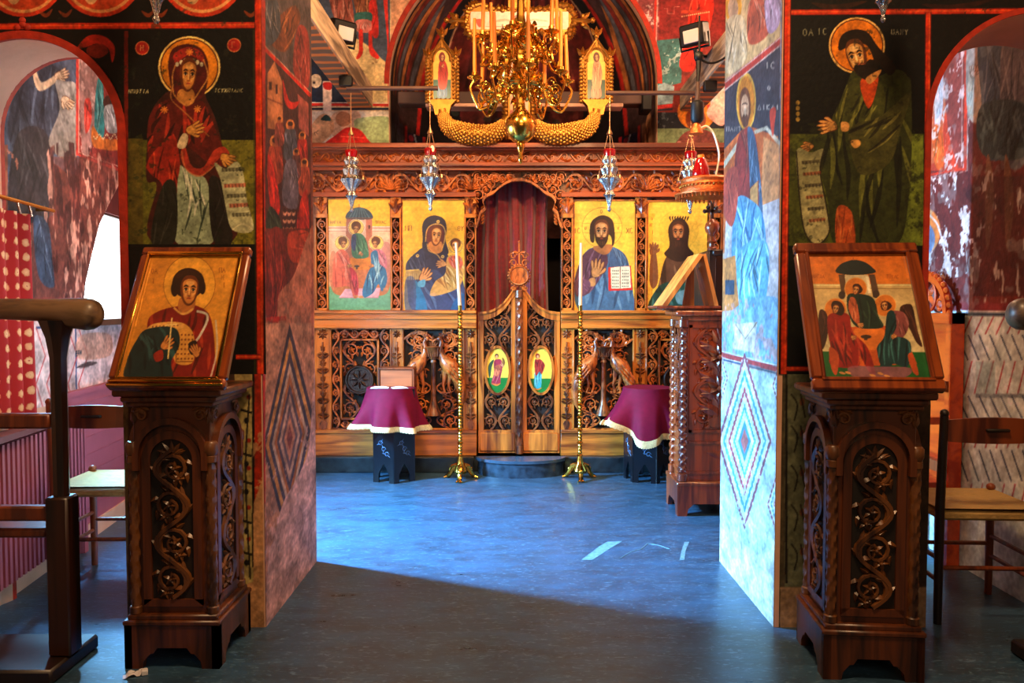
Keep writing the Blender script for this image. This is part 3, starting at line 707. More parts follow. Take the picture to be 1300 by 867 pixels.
p.robe([(60, 600), (100, 580), (100, 700), (80, 780), (50, 720)], (190, 70, 50), None, None, 3, 85, 9)
p.text('IC', 196, 236, 22, (220, 200, 180), 4, .8); p.text('O', 204, 310, 14, (220, 200, 180), 3, .8); p.text('DIKAI', 170, 378, 18, (220, 200, 180), 3, .8, ital=0); p.text('PANT', 62, 452, 16, (200, 180, 160), 3, .7)
p.poly([(212, 380), (232, 372), (228, 430), (222, 470), (214, 430)], (206, 60, 36))
p.line([(30, 318), (252, 138)], 24, (196, 52, 40)); p.line([(30, 306), (252, 126)], 4, (240, 210, 190), .8); p.line([(30, 332), (252, 152)], 4, (240, 210, 190), .8)
p.view(900, 290, 3.21)
p.poly([(45, 130), (110, 110), (125, 330), (50, 340)], (226, 130, 60), sm=False); p.rect(68, 210, 106, 270, (60, 70, 90)); p.robe([(120, 100), (240, 60), (230, 300), (140, 350)], (110, 170, 200), None, (220, 236, 240), 6, 92, 9)
p.poly([(100, 330), (290, 290), (290, 560), (50, 500)], (130, 170, 200), .9); p.flake((220, 150, 140), .25, 9, [(50, 320), (280, 300), (280, 540), (50, 500)], a=.7)
p.poly([(110, 390), (200, 380), (185, 505), (100, 490)], (226, 196, 176), sm=False); p.line([(110, 390), (150, 450), (200, 380)], 4, (150, 110, 90))
p.line([(44, 510), (298, 578)], 22, (186, 52, 50)); p.line([(44, 498), (298, 563)], 5, (236, 220, 214)); p.line([(44, 530), (298, 596)], 7, (60, 80, 110))
p.view(0, 0, 1)
p.poly([(908, 458), (1000, 478), (1000, 812), (908, 720)], (196, 206, 210), sm=False)
for (cx, cy, s) in ((946, 560, 1.), (996, 640, .62), (908, 480, .5), (1000, 490, .55)):
    for w, col in ((42, (150, 70, 84)), (38, (220, 226, 226)), (34, (84, 150, 186)), (30, (214, 220, 222)), (26, (180, 66, 76)), (22, (226, 232, 232)), (18, (90, 160, 196)), (14, (220, 226, 226)), (10, (74, 140, 180)), (6, (186, 96, 90))):
        w = w*s; h = w*2.7
        p.poly([(cx, cy-h), (cx+w*.82, cy), (cx, cy+h), (cx-w*.82, cy)], col, sm=False)
        for k in range(10 if w > 12 else 0):
            t = k/10
            for a0, a1 in (((cx, cy-h), (cx+w*.82, cy)), ((cx+w*.82, cy), (cx, cy+h)), ((cx, cy+h), (cx-w*.82, cy)), ((cx-w*.82, cy), (cx, cy-h))):
                p.ell(a0[0]+(a1[0]-a0[0])*t, a0[1]+(a1[1]-a0[1])*t, .8, 1.6, (250, 250, 250), .7)
p.poly([(905, 610), (925, 660), (945, 690), (962, 704), (978, 700), (992, 660), (1002, 668), (1002, 820), (905, 725)], (222, 214, 204), sm=False)
p.flake((222, 214, 204), .12, 8, [(912, 600), (990, 600), (990, 700), (912, 690)]); p.line([(994, 0), (991, 790)], 5, (160, 150, 160), .8)
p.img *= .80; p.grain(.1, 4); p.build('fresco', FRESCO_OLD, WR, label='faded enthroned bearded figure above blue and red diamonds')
# ------------------------------------------------------------------ wood carving
def leaf(mb, T, x, y, ang, l, w, d, rise=.006, curl=.0):
    c, s = math.cos(ang), math.sin(ang); vs = []
    for t, ww, k in ((0, .1, 0), (.35, 1, 1), (.7, .7, .8), (1, .05, .2)):
        o = curl*t*t*l
        for q, e in ((-1, 0), (0, 1), (1, 0)):
            u, v = t*l, q*ww*w/2 + o
            vs.append(T(x+u*c-v*s, y+u*s+v*c, d + (rise*k if e else -.002)))
    mb.add(vs, [(i*3+j, i*3+j+1, i*3+j+4, i*3+j+3) for i in range(3) for j in range(2)])
def rosette(mb, T, x, y, r, d, n=6, a0=0.):
    for k in range(n): leaf(mb, T, x, y, a0+2*PI*k/n, r, r*.62, d, r*.28)
    b = []
    for j, (rr, dd) in enumerate(((.26, 0), (.2, .2), (.02, .3))):
        for k in range(6): b.append(T(x+rr*r*math.cos(k*PI/3), y+rr*r*math.sin(k*PI/3), d+r*.2+dd*r))
    mb.add(b, [(j*6+k, j*6+(k+1) % 6, j*6+6+(k+1) % 6, j*6+6+k) for j in range(2) for k in range(6)])
def stem(mb, T, pts, r, d, n=5):
    mb.tube([T(u, v, d) for u, v in pts], r, n)
def vine(mb, T, x0, y0, w, h, cells, r=.006, d=.012, sd=1, flower=True, phase=1, turns=1.35):
    """running scroll: an undulating stem whose every bay holds a curled shoot with a flower"""
    r *= 1.5; rr = random.Random(sd); vert = h >= w; L, B = (h, w) if vert else (w, h); c = L/cells
    P = (lambda t, b: (x0+b, y0+t)) if vert else (lambda t, b: (x0+t, y0+b))
    A = B*.40
    stem(mb, T, [P(L*i/(cells*8), B/2 + phase*A*math.sin(PI*i/8)) for i in range(cells*8+1)], r, d)
    rad = min(c*.44, B*.42)
    for i in range(cells):
        s = phase*(-1)**i; tc = (i+.5)*c; bc = B/2 - s*B*.06; pts = []; rs = []
        N = 18
        for k in range(N+1):
            f = k/N; an = -PI*.75 + f*2*PI*turns; q = rad*(1-.68*f)
            pts.append(P(tc + q*math.cos(an)*1.0, bc + s*(-q*math.sin(an)) )); rs.append(r*(.9-.35*f))
        stem(mb, T, pts, rs, d*.9)
        if flower: rosette(mb, T, *P(tc, bc), rad*.50, d*.8, 5, rr.random())
        for k in (1, 3, 5, 7, 9, 12):
            f = k/N; an = -PI*.75 + f*2*PI*turns; q = rad*(1-.68*f)
            u, v = tc+q*math.cos(an), bc - s*q*math.sin(an); o = an + (.7 if k % 2 else -.7)
            a_t, a_b = math.cos(o), -s*math.sin(o); ang = math.atan2(a_t, a_b) if vert else math.atan2(a_b, a_t)
            leaf(mb, T, *P(u, v), ang, rad*.68, rad*.40, d*.7, .009, .3*s)
        for q in (.25, .75):
            t = (i+q)*c; b = B/2 + s*A*math.sin(PI*q); a = rr.uniform(-.5, .5)
            ang = (0 if s > 0 else PI) if vert else (PI/2 if s > 0 else -PI/2)
            leaf(mb, T, *P(t, b), ang+a+(PI if q > .5 else PI)*1.0, min(rad*.9, B*.26), rad*.46, d, .009)
def twin(mb, T, x0, y0, w, h, cells, **k):
    """two mirrored scrolls either side of a middle line"""
    vine(mb, T, x0, y0, w/2, h, cells, phase=1, **k); vine(mb, T, x0+w/2, y0, w/2, h, cells, phase=-1, **k)
def candelabra(mb, T, x0, y0, w, h, n=4, d=.012):
    """plant rising from a vase: paired leaves and blossoms up a straight stalk"""
    cx = x0+w/2; stem(mb, T, [(cx, y0), (cx, y0+h)], .008, d)
    mb.prism([(cx-w*.2, y0), (cx+w*.2, y0), (cx+w*.34, y0+h*.07), (cx+w*.2, y0+h*.1), (cx-w*.2, y0+h*.1), (cx-w*.34, y0+h*.07)], T, 0, d*1.5)
    for i in range(n):
        y = y0+h*(.12+.86*i/n); st = h*.86/n
        for s in (-1, 1):
            leaf(mb, T, cx, y, PI/2-s*.75, w*.62, w*.34, d, .014, -.3*s); leaf(mb, T, cx, y+st*.3, PI/2-s*1.2, w*.5, w*.3, d, .012, -.3*s)
            leaf(mb, T, cx, y+st*.45, PI/2-s*.4, w*.5, w*.26, d, .012)
        if i % 2: rosette(mb, T, cx, y+st*.75, w*.36, d, 7)
        else:
            for a in (-.5, -.17, .17, .5): leaf(mb, T, cx, y+st*.55, PI/2+a, w*.46, w*.2, d, .012)
def frieze(mb, T, x0, y0, w, h, n, d=.014, sd=2):
    rr = random.Random(sd); c = w/n
    for i in range(n):
        s = 1 if i % 2 else -1; cx = x0+(i+.5)*c; cy = y0+h/2
        pts = [(cx-c*.5, cy-s*h*.3), (cx-c*.25, cy+s*h*.1), (cx, cy+s*h*.34), (cx+c*.22, cy+s*h*.2), (cx+c*.2, cy-s*h*.1), (cx+c*.02, cy-s*h*.12), (cx, cy+s*.06*h)]
        q = spline(pts, 4, False); stem(mb, T, q, [.008*(1-.5*k/len(q)) for k in range(len(q))], d)
        for k in range(4):
            a = s*(.5-.45*k) ; leaf(mb, T, cx-c*.3+k*c*.12, cy-s*h*.2, a, c*.42, h*.22, d*.8, .012, .25*s)
        leaf(mb, T, cx+c*.15, cy-s*h*.34, PI*.02*s, c*.5, h*.28, d*.8, .012, .35*s)
def bird(mb, T, x, y, s, f):
    """standing peacock in relief, tail sweeping to the ground; f = facing"""
    def p(u, v, d): return T(x+f*u*s, y+v*s, d*s)
    def P(pts, r, n=8): mb.tube([p(*q) for q in pts], [a*s for a in r], n)
    P([(-.16,.34,.05),(-.10,.44,.06),(-.02,.53,.07),(.06,.62,.06),(.10,.70,.05)], [.05,.11,.135,.10,.055], 12)
    P([(.07,.64,.06),(.12,.74,.06),(.13,.84,.06),(.11,.92,.06),(.13,.97,.06)], [.075,.05,.038,.036,.03], 10)
    mb.ball(p(.145, .975, .06), (.048*s, .04*s, .045*s), 10, 7)
    P([(.18,.97,.06),(.23,.95,.06),(.27,.915,.06)], [.02,.016,.003], 6)
    for a in (-.3, 0, .3): P([(.13,1.01,.06),(.13-a*.1-.01,1.07,.06)], [.007,.014], 5)
    P([(-.12,.40,.06),(-.18,.26,.06),(-.21,.10,.05),(-.20,-.06,.04),(-.17,-.18,.03)], [.10,.095,.075,.055,.012], 10)
    for q in (-.02, .07): P([(q-.02,.46,.05),(q,.32,.05),(q+.02,.22,.05),(q-.01,.10,.05)], [.05,.032,.02,.018], 7); P([(q-.01,.10,.05),(q+.07,.085,.05)], [.018,.008], 5)
    for i in range(4):
        for j in range(3): leaf(mb, T, x+f*s*(-.02-.05*i+.02*j), y+s*(.58-.06*i-.05*j), PI/2+f*(PI/2+.9), .12*s, .06*s, .19*s, .012)
def flutes(mb, x, y, z0, z1, r, n=14, tw=42., lobes=4, amp=.17, cap=True):
    """barley-twist colonnette with a small base and capital"""
    h = z1-z0; m = max(int(h*90), 10)
    mb.lathe([(r, z0+h*.05+h*.9*i/m) for i in range(m+1)], (x, y, 0), n, tw=tw, lobes=lobes, amp=amp)
    for zz in ((z0, z0+h*.05), (z1-h*.05, z1)):
        mb.lathe([(r*1.15, zz[0]), (r*1.35, zz[0]+.004), (r*1.35, zz[1]-.004), (r*1.1, zz[1])], (x, y, 0), n)

# ------------------------------------------------------------------ the icon screen
OAK = wood('honey_oak', (98, 42, 11), (206, 122, 42), 5, .36)
OAKX = wood('honey_oak_rails', (100, 42, 12), (206, 122, 42), 5, .36, (.08, 1, 1))
CARVED = wood('carved_chestnut', (92, 38, 13), (196, 104, 42), 9, .34, (1, 1, .4), .35)
CARVED2 = wood('carved_walnut', (62, 30, 14), (140, 78, 38), 9, .32, (1, 1, .4), .4)
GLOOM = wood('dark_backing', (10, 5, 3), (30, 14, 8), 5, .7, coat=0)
CHEST = wood('chestnut_cornice', (96, 34, 12), (164, 70, 26), 5, .4, (.08, 1, 1))
YS = 6.95
T = XZ(YS)
def sx(px): return W(px, 390, YS).x
def sz(py): return W(650, py, YS).z
ico = thing('icon_screen', 'tall carved wooden icon screen with four gold icons across the far end', 'icon screen', (sx(659), YS, 0))
def rc(mb, x0, y0, x1, y1, d0, d1, bev=.004):
    a, b = sorted((y0, y1)); mb.box((sx(x0), YS-d1, sz(b)), (sx(x1), YS-d0, sz(a)), bev); return mb
XL, XR = 388, 927
PZ = .15
ob('plinth', MB().box((sx(XL), YS-.09, 0), (sx(602), YS+.25, sz(578)), .006).box((sx(716), YS-.09, 0), (sx(XR), YS+.25, sz(578)), .006).box((sx(602), YS-.03, 0), (sx(716), YS+.25, sz(578)-.02)),
   mat('dark_marble', (40, 52, 58), .3, var=.7, scale=14, detail=10, col2=(12, 17, 22)), ico, 'grey speckled stone plinth')
BP = [(401, 418), (497, 510), (590, 605), (712, 727), (806, 820), (898, 915)]     # uprights
PN = [(418, 497), (510, 590), (727, 806), (820, 898)]                             # bays
for a, b in ((XL, 605), (712, XR)):
    ob('base_board', rc(rc(MB(), a, 548, b, 578, -.1, .02), a, 545, b, 549.5, 0, .035), OAKX, ico)
    mb = MB(); rc(mb, a, 394, b, 416.5, -.1, .03); rc(mb, a, 394, b, 398, 0, .055); rc(mb, a, 401, b, 405, 0, .045, .002); rc(mb, a, 413, b, 416.5, 0, .042, .002)
    ob('middle_rail', mb, OAKX, ico)
for a in (XL, XR-13):
    ob('end_board', rc(MB(), a, 250, a+13, 545, -.1, .0), OAK, ico)
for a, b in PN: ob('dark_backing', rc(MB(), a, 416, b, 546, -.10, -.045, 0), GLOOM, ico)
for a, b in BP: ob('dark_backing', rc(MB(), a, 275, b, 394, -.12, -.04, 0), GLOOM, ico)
for i, (a, b) in enumerate(BP):
    mb = MB(); rc(mb, a, 416, b, 548, -.045, .004, .002)
    pl = ob('pilaster', mb, OAK, ico); m2 = MB(); w = sx(b)-sx(a)
    rosette(m2, T, sx((a+b)/2), sz(424), w*.42, .006, 8); candelabra(m2, T, sx(a)+w*.08, sz(545), w*.84, sz(434)-sz(545), 5)
    ob('pilaster_carving', m2, CARVED2, pl)
    # upper post: framed open scroll with a leafy capital
    mb = MB(); e = (b-a)*.13
    for q in (a, b-e): rc(mb, q, 275, q+e, 394, -.03, .028, .002)
    rc(mb, a, 272, b, 277, -.03, .034, .002); rc(mb, a, 391, b, 394, -.03, .028, .001); rc(mb, a, 250, b, 272, -.03, .012, .002)
    po = ob('post', mb, OAK, ico); m2 = MB()
    vine(m2, T, sx(a+e), sz(391), sx(b-e)-sx(a+e), sz(278)-sz(391), 8, r=.0055, d=.012, sd=i); ob('post_carving', m2, CARVED, po)
    m3 = MB(); cx = sx((a+b)/2)
    for k in range(3):
        for s in (-1, 1):
            leaf(m3, T, cx, sz(271)+.02*k, PI/2-s*(.25+.22*k), .105-.012*k, .04, .02+.004*k, .014, -.25*s)
    leaf(m3, T, cx, sz(272), PI/2, .13, .045, .03, .016); rosette(m3, T, cx, sz(254), .03, .025, 6)
    ob('capital', m3, CARVED, po)
# four lower bays
for i, (a, b) in enumerate(PN):
    x0, x1, z0, z1 = sx(a), sx(b), sz(546), sz(416); fr = MB(); t = .016
    for q in ((x0, z0, x1, z0+t), (x0, z1-t, x1, z1), (x0, z0, x0+t, z1), (x1-t, z0, x1, z1)): fr.box((q[0], YS-.012, q[1]), (q[2], YS+.03, q[3]), .003)
    m2 = MB()
    if i in (0, 3):
        u0, u1, v0, v1 = (sx(431), sx(481), sz(533), sz(430)) if i == 0 else (sx(836), sx(886), sz(533), sz(430))
        for q in ((u0, v0, u1, v0+t*1.1), (u0, v1-t*1.1, u1, v1), (u0, v0, u0+t*1.1, v1), (u1-t*1.1, v0, u1, v1)): fr.box((q[0], YS-.018, q[1]), (q[2], YS+.03, q[3]), .003)
        pn = ob('lower_panel', fr, OAK, ico)
        vine(m2, T, x0+t, z0+t, u0-x0-t, z1-z0-2*t, 7, r=.006, d=-.004, sd=3+i); vine(m2, T, u1, z0+t, x1-t-u1, z1-z0-2*t, 7, r=.006, d=-.004, sd=4+i, phase=-1)
        vine(m2, T, u0, v1, u1-u0, z1-t-v1, 4, r=.006, d=-.004, sd=5+i); vine(m2, T, u0, z0+t, u1-u0, v0-z0-t, 4, r=.006, d=-.004, sd=6+i, phase=-1)
        twin(m2, T, u0+t, v0+t, u1-u0-2*t, (v1-v0)-2*t, 4, r=.006, d=-.006, sd=7)
        ob('scroll_carving', m2, CARVED, pn)
        cx, cz = (u0+u1)/2 - (.0 if i == 0 else 0), sz(482); m3 = MB()
        m3.lathe([(.132, -.0), (.132, .02), (.122, .032), (.112, .032), (.104, .016), (0, .014)], (cx, YS+.005, cz), 36, 'y')
        for k in range(8):
            an = k*PI/4; leaf(m3, T, cx+.015*math.cos(an), cz+.015*math.sin(an), an, .07, .034 if k % 2 else .02, .014, .012)
            stem(m3, T, [(cx+.085*math.cos(an+q*.1), cz+.085*math.sin(an+q*.1)) for q in range(-3, 4)], .005, .014)
        ob('roundel', m3, DARKWOOD, pn, 'dark round boss with an eight-petalled star')
    else:
        pn = ob('lower_panel', fr, OAK, ico); w = x1-x0-2*t
        vine(m2, T, x0+t, z1-t-.17, w/2, .17, 1, r=.007, d=-.004, sd=i); vine(m2, T, x0+t+w/2, z1-t-.17, w/2, .17, 1, r=.007, d=-.004, sd=i, phase=-1)
        twin(m2, T, x0+t, z0+t, w, z1-z0-2*t-.02, 6, r=.0055, d=-.012, sd=9+i)
        ob('scroll_carving', m2, CARVED, pn); cx = (x0+x1)/2; zb = sz(541)
        m3 = MB(); bird(m3, T, cx-.135, zb+.25, .54, 1); ob('peacock', m3, CARVED, pn)
        m3 = MB(); bird(m3, T, cx+.135, zb+.25, .54, -1); ob('peacock', m3, CARVED, pn)
        m3 = MB(); yq = YS-.03
        m3.lathe([(.0, 0), (.07, .0), (.06, .03), (.03, .10), (.024, .14), (.022, .46), (.03, .47), (.024, .49), (.035, .51), (.075, .60), (.082, .605), (.07, .612), (0, .612)], (cx, yq+.02, zb+.10), 16)
        for k in range(5): leaf(m3, T, cx, zb+.70, PI/2+(k-2)*.45, .11, .035, .02, .012)
        for k in range(-3, 4): m3.tube([(cx+k*.018, yq-.02, zb+.62), (cx+k*.024, yq-.035, zb+.70)], .006, 5)
        ob('vase_column', m3, CARVED2, pn)
# cornice and friezes
mb = MB(); rc(mb, XL, 185, XR, 191, -.14, .13); rc(mb, XL, 190.5, XR, 193, -.12, .10, .002); rc(mb, XL, 193, XR, 208.5, -.1, .02, 0)
rc(mb, XL, 208, XR, 213, -.12, .09); rc(mb, XL, 212.5, XR, 217.5, -.12, .06, .002)
co_ = ob('cornice', mb, CHEST, ico)
m2 = MB(); frieze(m2, T, sx(392), sz(208), sx(922)-sx(392), sz(193)-sz(208), 32, d=.03); ob('frieze_carving', m2, CARVED, co_)
mb = MB(); rc(mb, XL, 217, 590, 246, -.12, -.03, 0); rc(mb, 727, 217, XR, 246, -.12, -.03, 0); rc(mb, XL, 244.5, 605, 250.5, -.1, .035, .003); rc(mb, 712, 244.5, XR, 250.5, -.1, .035, .003)
fz = ob('frieze', mb, CHEST, ico); m2 = MB()
for a, b, s in ((392, 497, 1), (497, 600, 2), (717, 820, 3), (820, 922, 4)):
    A, B = sx(a), sx(b); z0, h = sz(245), sz(217.5)-sz(245)
    m2 = MB(); vine(m2, T, A, z0, (B-A)/2, h, 2, r=.0075, d=-.004, sd=s); vine(m2, T, (A+B)/2, z0, (B-A)/2, h, 2, r=.0075, d=-.004, sd=s+9, phase=-1)
    for k in range(8): leaf(m2, T, B, z0+h*.15, PI*(.08+.84*k/7), h*.8, h*.14, .0, .012)
    for q in range(10): leaf(m2, T, A+(B-A)*(q+.5)/10, z0+h*(.2 if q % 2 else .8), PI*(.3 if q % 2 else -.3), h*.5, h*.22, -.008, .01)
    ob('frieze_scrolls', m2, CARVED, fz)
# carved arch over the royal doors
inn = [(604, 292), (608, 284), (611, 272), (617, 267), (614, 258), (618, 251), (626, 247), (634, 240), (643, 234), (651, 231), (659, 230), (667, 231), (675, 234), (684, 240), (692, 247), (700, 251), (704, 258), (701, 267), (706, 272), (709, 284), (713, 292)]
IN = spline([(sx(a), sz(b)) for a, b in inn], 3, False)
out = [(sx(590) if k < len(IN)*.18 else sx(727) if k > len(IN)*.82 else IN[k][0], max(IN[k][1]+.03, sz(217.5)) if .18*len(IN) <= k <= .82*len(IN) else IN[k][1]+.06) for k in range(len(IN))]
top = [(min(max(p[0], sx(590)), sx(727)), sz(217.5)) for p in IN]
mb = MB(); mb.strip([tuple(p) for p in IN], [(p[0]*1 + (-.012 if p[0] < sx(659) else .012)*(1 if p[1] < sz(246) else 0), p[1]+.022) for p in IN], T, -.03, .03)
arch_ob = ob('arch_moulding', mb, CARVED, ico); m2 = MB()
for s in (-1, 1):
    c0 = sx(659)
    vine(m2, T, c0+(.04 if s > 0 else -.33), sz(233), .29, sz(217.5)-sz(233), 4, r=.006, d=0, sd=5, phase=s)
    for (u, v, rr) in ((.29, 241, .06), (.34, 232, .05), (.36, 224, .05), (.355, 248, .05), (.21, 226, .05), (.25, 234, .045)):
        q = [(c0+s*(u + rr*(1-.6*k/16)*math.cos(k*.5)), sz(v)+rr*(1-.6*k/16)*math.sin(k*.5)) for k in range(17)]
        stem(m2, T, q, .007, .006); rosette(m2, T, c0+s*u, sz(v), rr*.4, .006)
    for k in range(9): leaf(m2, T, c0+s*(.05+.035*k), sz(230+.3*k*k*.35), PI/2 - s*.5, .05, .02, .012, .01)
    for k in range(6): leaf(m2, T, c0+s*.355, sz(288-6*k), PI/2-s*.7+PI*(s < 0)*0, .05, .022, .012, .01); leaf(m2, T, c0+s*.335, sz(286-4*k), PI/2+s*.7, .05, .022, .012, .01)
ob('arch_carving', m2, CARVED, arch_ob)
mb = MB(); 
for s in (-1, 1): mb.prism([(sx(659)+s*u, sz(v)) for u, v in ((.0, 217), (.47, 217), (.47, 246), (.31, 246), (.22, 238), (.12, 230.5), (0, 228))], T, -.09, -.035)
ob('arch_ground', mb, CARVED2, arch_ob)
# royal doors
for s in (-1, 1):
    X0, X1 = (sx(607), sx(656)) if s < 0 else (sx(662), sx(711)); zb = sz(575); w = X1-X0
    curve = [(0, 396), (.12, 395.5), (.3, 394), (.5, 389.5), (.68, 382), (.82, 373), (.92, 366), (1, 363)]
    top = [(u, sz(v)) for u, v in curve]
    if s > 0: top = [(1-u, z) for u, z in top[::-1]]
    top = [tuple(p) for p in spline([(X0+u*w, z) for u, z in top], 4, False)]
    bt = .05; mb = MB()
    mb.strip(top, [(u, z-.075) for u, z in top], T, -.05, .02)
    mb.strip(top, [(u, z-.022) for u, z in top], T, 0, .032)
    mb.box((X0, YS-.012, zb), (X0+bt, YS+.05, top[0][1]-.01), .003); mb.box((X1-bt, YS-.012, zb), (X1, YS+.05, top[-1][1]-.01), .003)
    mb.box((X0, YS-.013, zb), (X1, YS+.05, sz(546)), .003); mb.box((X0+.015, YS-.024, zb+.02), (X1-.015, YS, sz(549)), .006)
    dr = ob('royal_door', mb, OAK, ico)
    poly = [(X0+bt*.8, zb+.02), (X1-bt*.8, zb+.02)] + [(min(max(u, X0+bt*.8), X1-bt*.8), z-.05) for u, z in top[::-1]]
    ob('door_backing', MB().prism(poly, T, -.045, -.03), GLOOM, dr)
    m2 = MB(); a, b = X0+bt, w-2*bt
    twin(m2, T, a, sz(442), b, sz(398)-sz(442), 2, r=.0065, d=.002, sd=21); ob('scroll_carving', m2, CARVED2, dr); m2 = MB(); twin(m2, T, a, sz(546), b, sz(498)-sz(546), 2, r=.0065, d=.002, sd=22)
    ob('scroll_carving', m2, CARVED2, dr); m2 = MB(); hx = X1-bt-.10 if s < 0 else X0+bt; vine(m2, T, hx, sz(400), .10, sz(379)-sz(400), 1, r=.0065, d=.002, sd=23)
    for q in range(14):
        an = 2*PI*q/14; leaf(m2, T, X0+w/2+.115*math.cos(an), sz(470)+.215*math.sin(an), an+.6, .05, .02, 0, .009)
    ob('scroll_carving', m2, CARVED2, dr)
    cx, cz = X0+w/2, sz(470); m3 = MB()
    A = [(cx+.098*math.cos(R(t)), cz+.198*math.sin(R(t))) for t in range(0, 361, 9)]; B = [(cx+.120*math.cos(R(t)), cz+.220*math.sin(R(t))) for t in range(0, 361, 9)]
    m3.strip(A, B, T, -.02, .03); ob('oval_frame', m3, OAK, dr)
    L, Rr, lo, hi_ = cx-.11, cx+.11, cz-.21, cz+.21
    p = Paint([(L, YS-.012, lo), (Rr, YS-.012, lo), (Rr, YS-.012, hi_), (L, YS-.012, hi_)], 60, 110, (238, 200, 70), 20+s)
    if s < 0:
        p.view(590, 370, 3.471); p.rect(80, 380, 220, 470, (16, 110, 40))
        p.fill_line([(128, 300), (112, 330), (110, 380)], 16, (40, 66, 40)); p.fill_line([(165, 290), (172, 310), (168, 335)], 12, (120, 80, 40))
        p.robe([(130, 305), (160, 300), (166, 335), (158, 380), (155, 410), (118, 408), (128, 360)], (150, 40, 60), None, (220, 130, 120), 4, 95, 3); p.robe([(133, 330), (158, 326), (150, 370), (128, 368)], (176, 90, 60), None, None, 3, 80, 4)
        p.ell(141, 286, 12, 13, (226, 160, 50)); p.ell(141, 283, 8, 9, (60, 30, 18)); p.ell(141, 287, 5, 7, (206, 150, 100)); p.fill_line([(118, 404), (140, 412), (158, 404)], 8, (206, 110, 40)); p.fill_line([(155, 320), (170, 330), (160, 312)], 6, (206, 150, 100))
    else:
        p.view(590, 370, 3.471); p.rect(270, 384, 400, 470, (16, 110, 40))
        p.robe([(312, 345), (336, 340), (338, 410), (330, 426), (306, 424), (306, 390)], (50, 150, 160), None, (140, 210, 210), 5, 88, 3)
        p.robe([(310, 300), (332, 298), (352, 320), (350, 340), (338, 365), (330, 352), (314, 372), (308, 340)], (150, 36, 30), None, (196, 80, 60), 5, 88, 4)
        p.ell(321, 286, 13, 14, (226, 160, 50)); p.ell(321, 284, 9, 11, (120, 30, 24)); p.ell(322, 287, 5, 7, (206, 150, 100)); p.fill_line([(300, 424), (320, 432), (340, 424)], 6, (200, 120, 40))
    p.view(0, 0, 1); p.cut([PX((cx+.104*math.cos(t), YS-.012, cz+.204*math.sin(t))) for t in np.linspace(0, 2*PI, 40, endpoint=False)], sm=False, keep=True)
    p.build('oval_icon', ICON, dr, label='oval gold icon of a winged figure in red' if s < 0 else 'oval gold icon of a woman in red and turquoise')
mb = MB(); cx = sx(659); flutes(mb, cx, YS-.045, sz(575), sz(368), .026, 14, 60, 4, .16); mb.box((sx(654), YS-.03, sz(575)), (sx(664), YS+.03, sz(370)), .004)
ob('door_column', mb, CARVED2, ico)
mb = MB(); cz = sz(350)
mb.lathe([(.092, 0), (.092, .02), (.082, .032), (.076, .03), (.072, .02), (0, .02)], (cx, YS-.02, cz), 32, 'y')
for k in range(22): mb.ball((cx+.094*math.cos(k*PI/11), YS-.03, cz+.094*math.sin(k*PI/11)), .011, 6, 4)
for s in (-1, 1):
    for k, (u, v, rr) in enumerate(((.05, 334, .032), (.055, 325, .028), (.03, 322, .02), (.05, 367, .022))):
        stem(mb, T, [(cx+s*(u+rr*(1-.6*q/14)*math.cos(q*.5)), sz(v)+rr*(1-.6*q/14)*math.sin(q*.5)) for q in range(15)], .006, .03)
mb.box((cx-.008, YS-.04, sz(337)), (cx+.008, YS-.024, sz(308)), .002); mb.box((cx-.045, YS-.04, sz(321)-.006), (cx+.045, YS-.024, sz(321)+.006), .002)
for q in ((-.048, 321), (.048, 321), (0, 307.5)): mb.ball((cx+q[0], YS-.032, sz(q[1])), .012, 8, 6)
ob('door_finial', mb, CARVED, ico)

# ------------------------------------------------------------------ the four icons of the screen
GOLD = (238, 190, 60)
def screen_icon(x0, y0, x1, y1, seed):
    p = Paint(panel(x0, y0, x1, y1, YS+.004), 112, 196, GOLD, seed); p.view(0, 0, 1)
    for yy in range(int(y0), int(y1)+8, 9): p.rect(x0, yy, x1, yy+5, (226, 172, 48), .25)
    return p
def place_icon(p, lab, x0, y0, x1, y1):
    bd = ob('icon', rc(MB(), x0-1, y0-1, x1+1, y1+1, -.05, -.008), OAK, ico, lab)
    p.grain(.04, 4); p.build('icon_painting', ICON, bd, lift=.005)
    mb = MB(); t = .8
    for q in ((x0-1.5, y0-1.5, x1+1.5, y0), (x0-1.5, y1-.5, x1+1.5, y1+1), (x0-1.5, y0, x0, y1), (x1, y0, x1+1.5, y1)): rc(mb, *q, -.03, .012, .001)
    ob('icon_frame', mb, CARVED, bd)
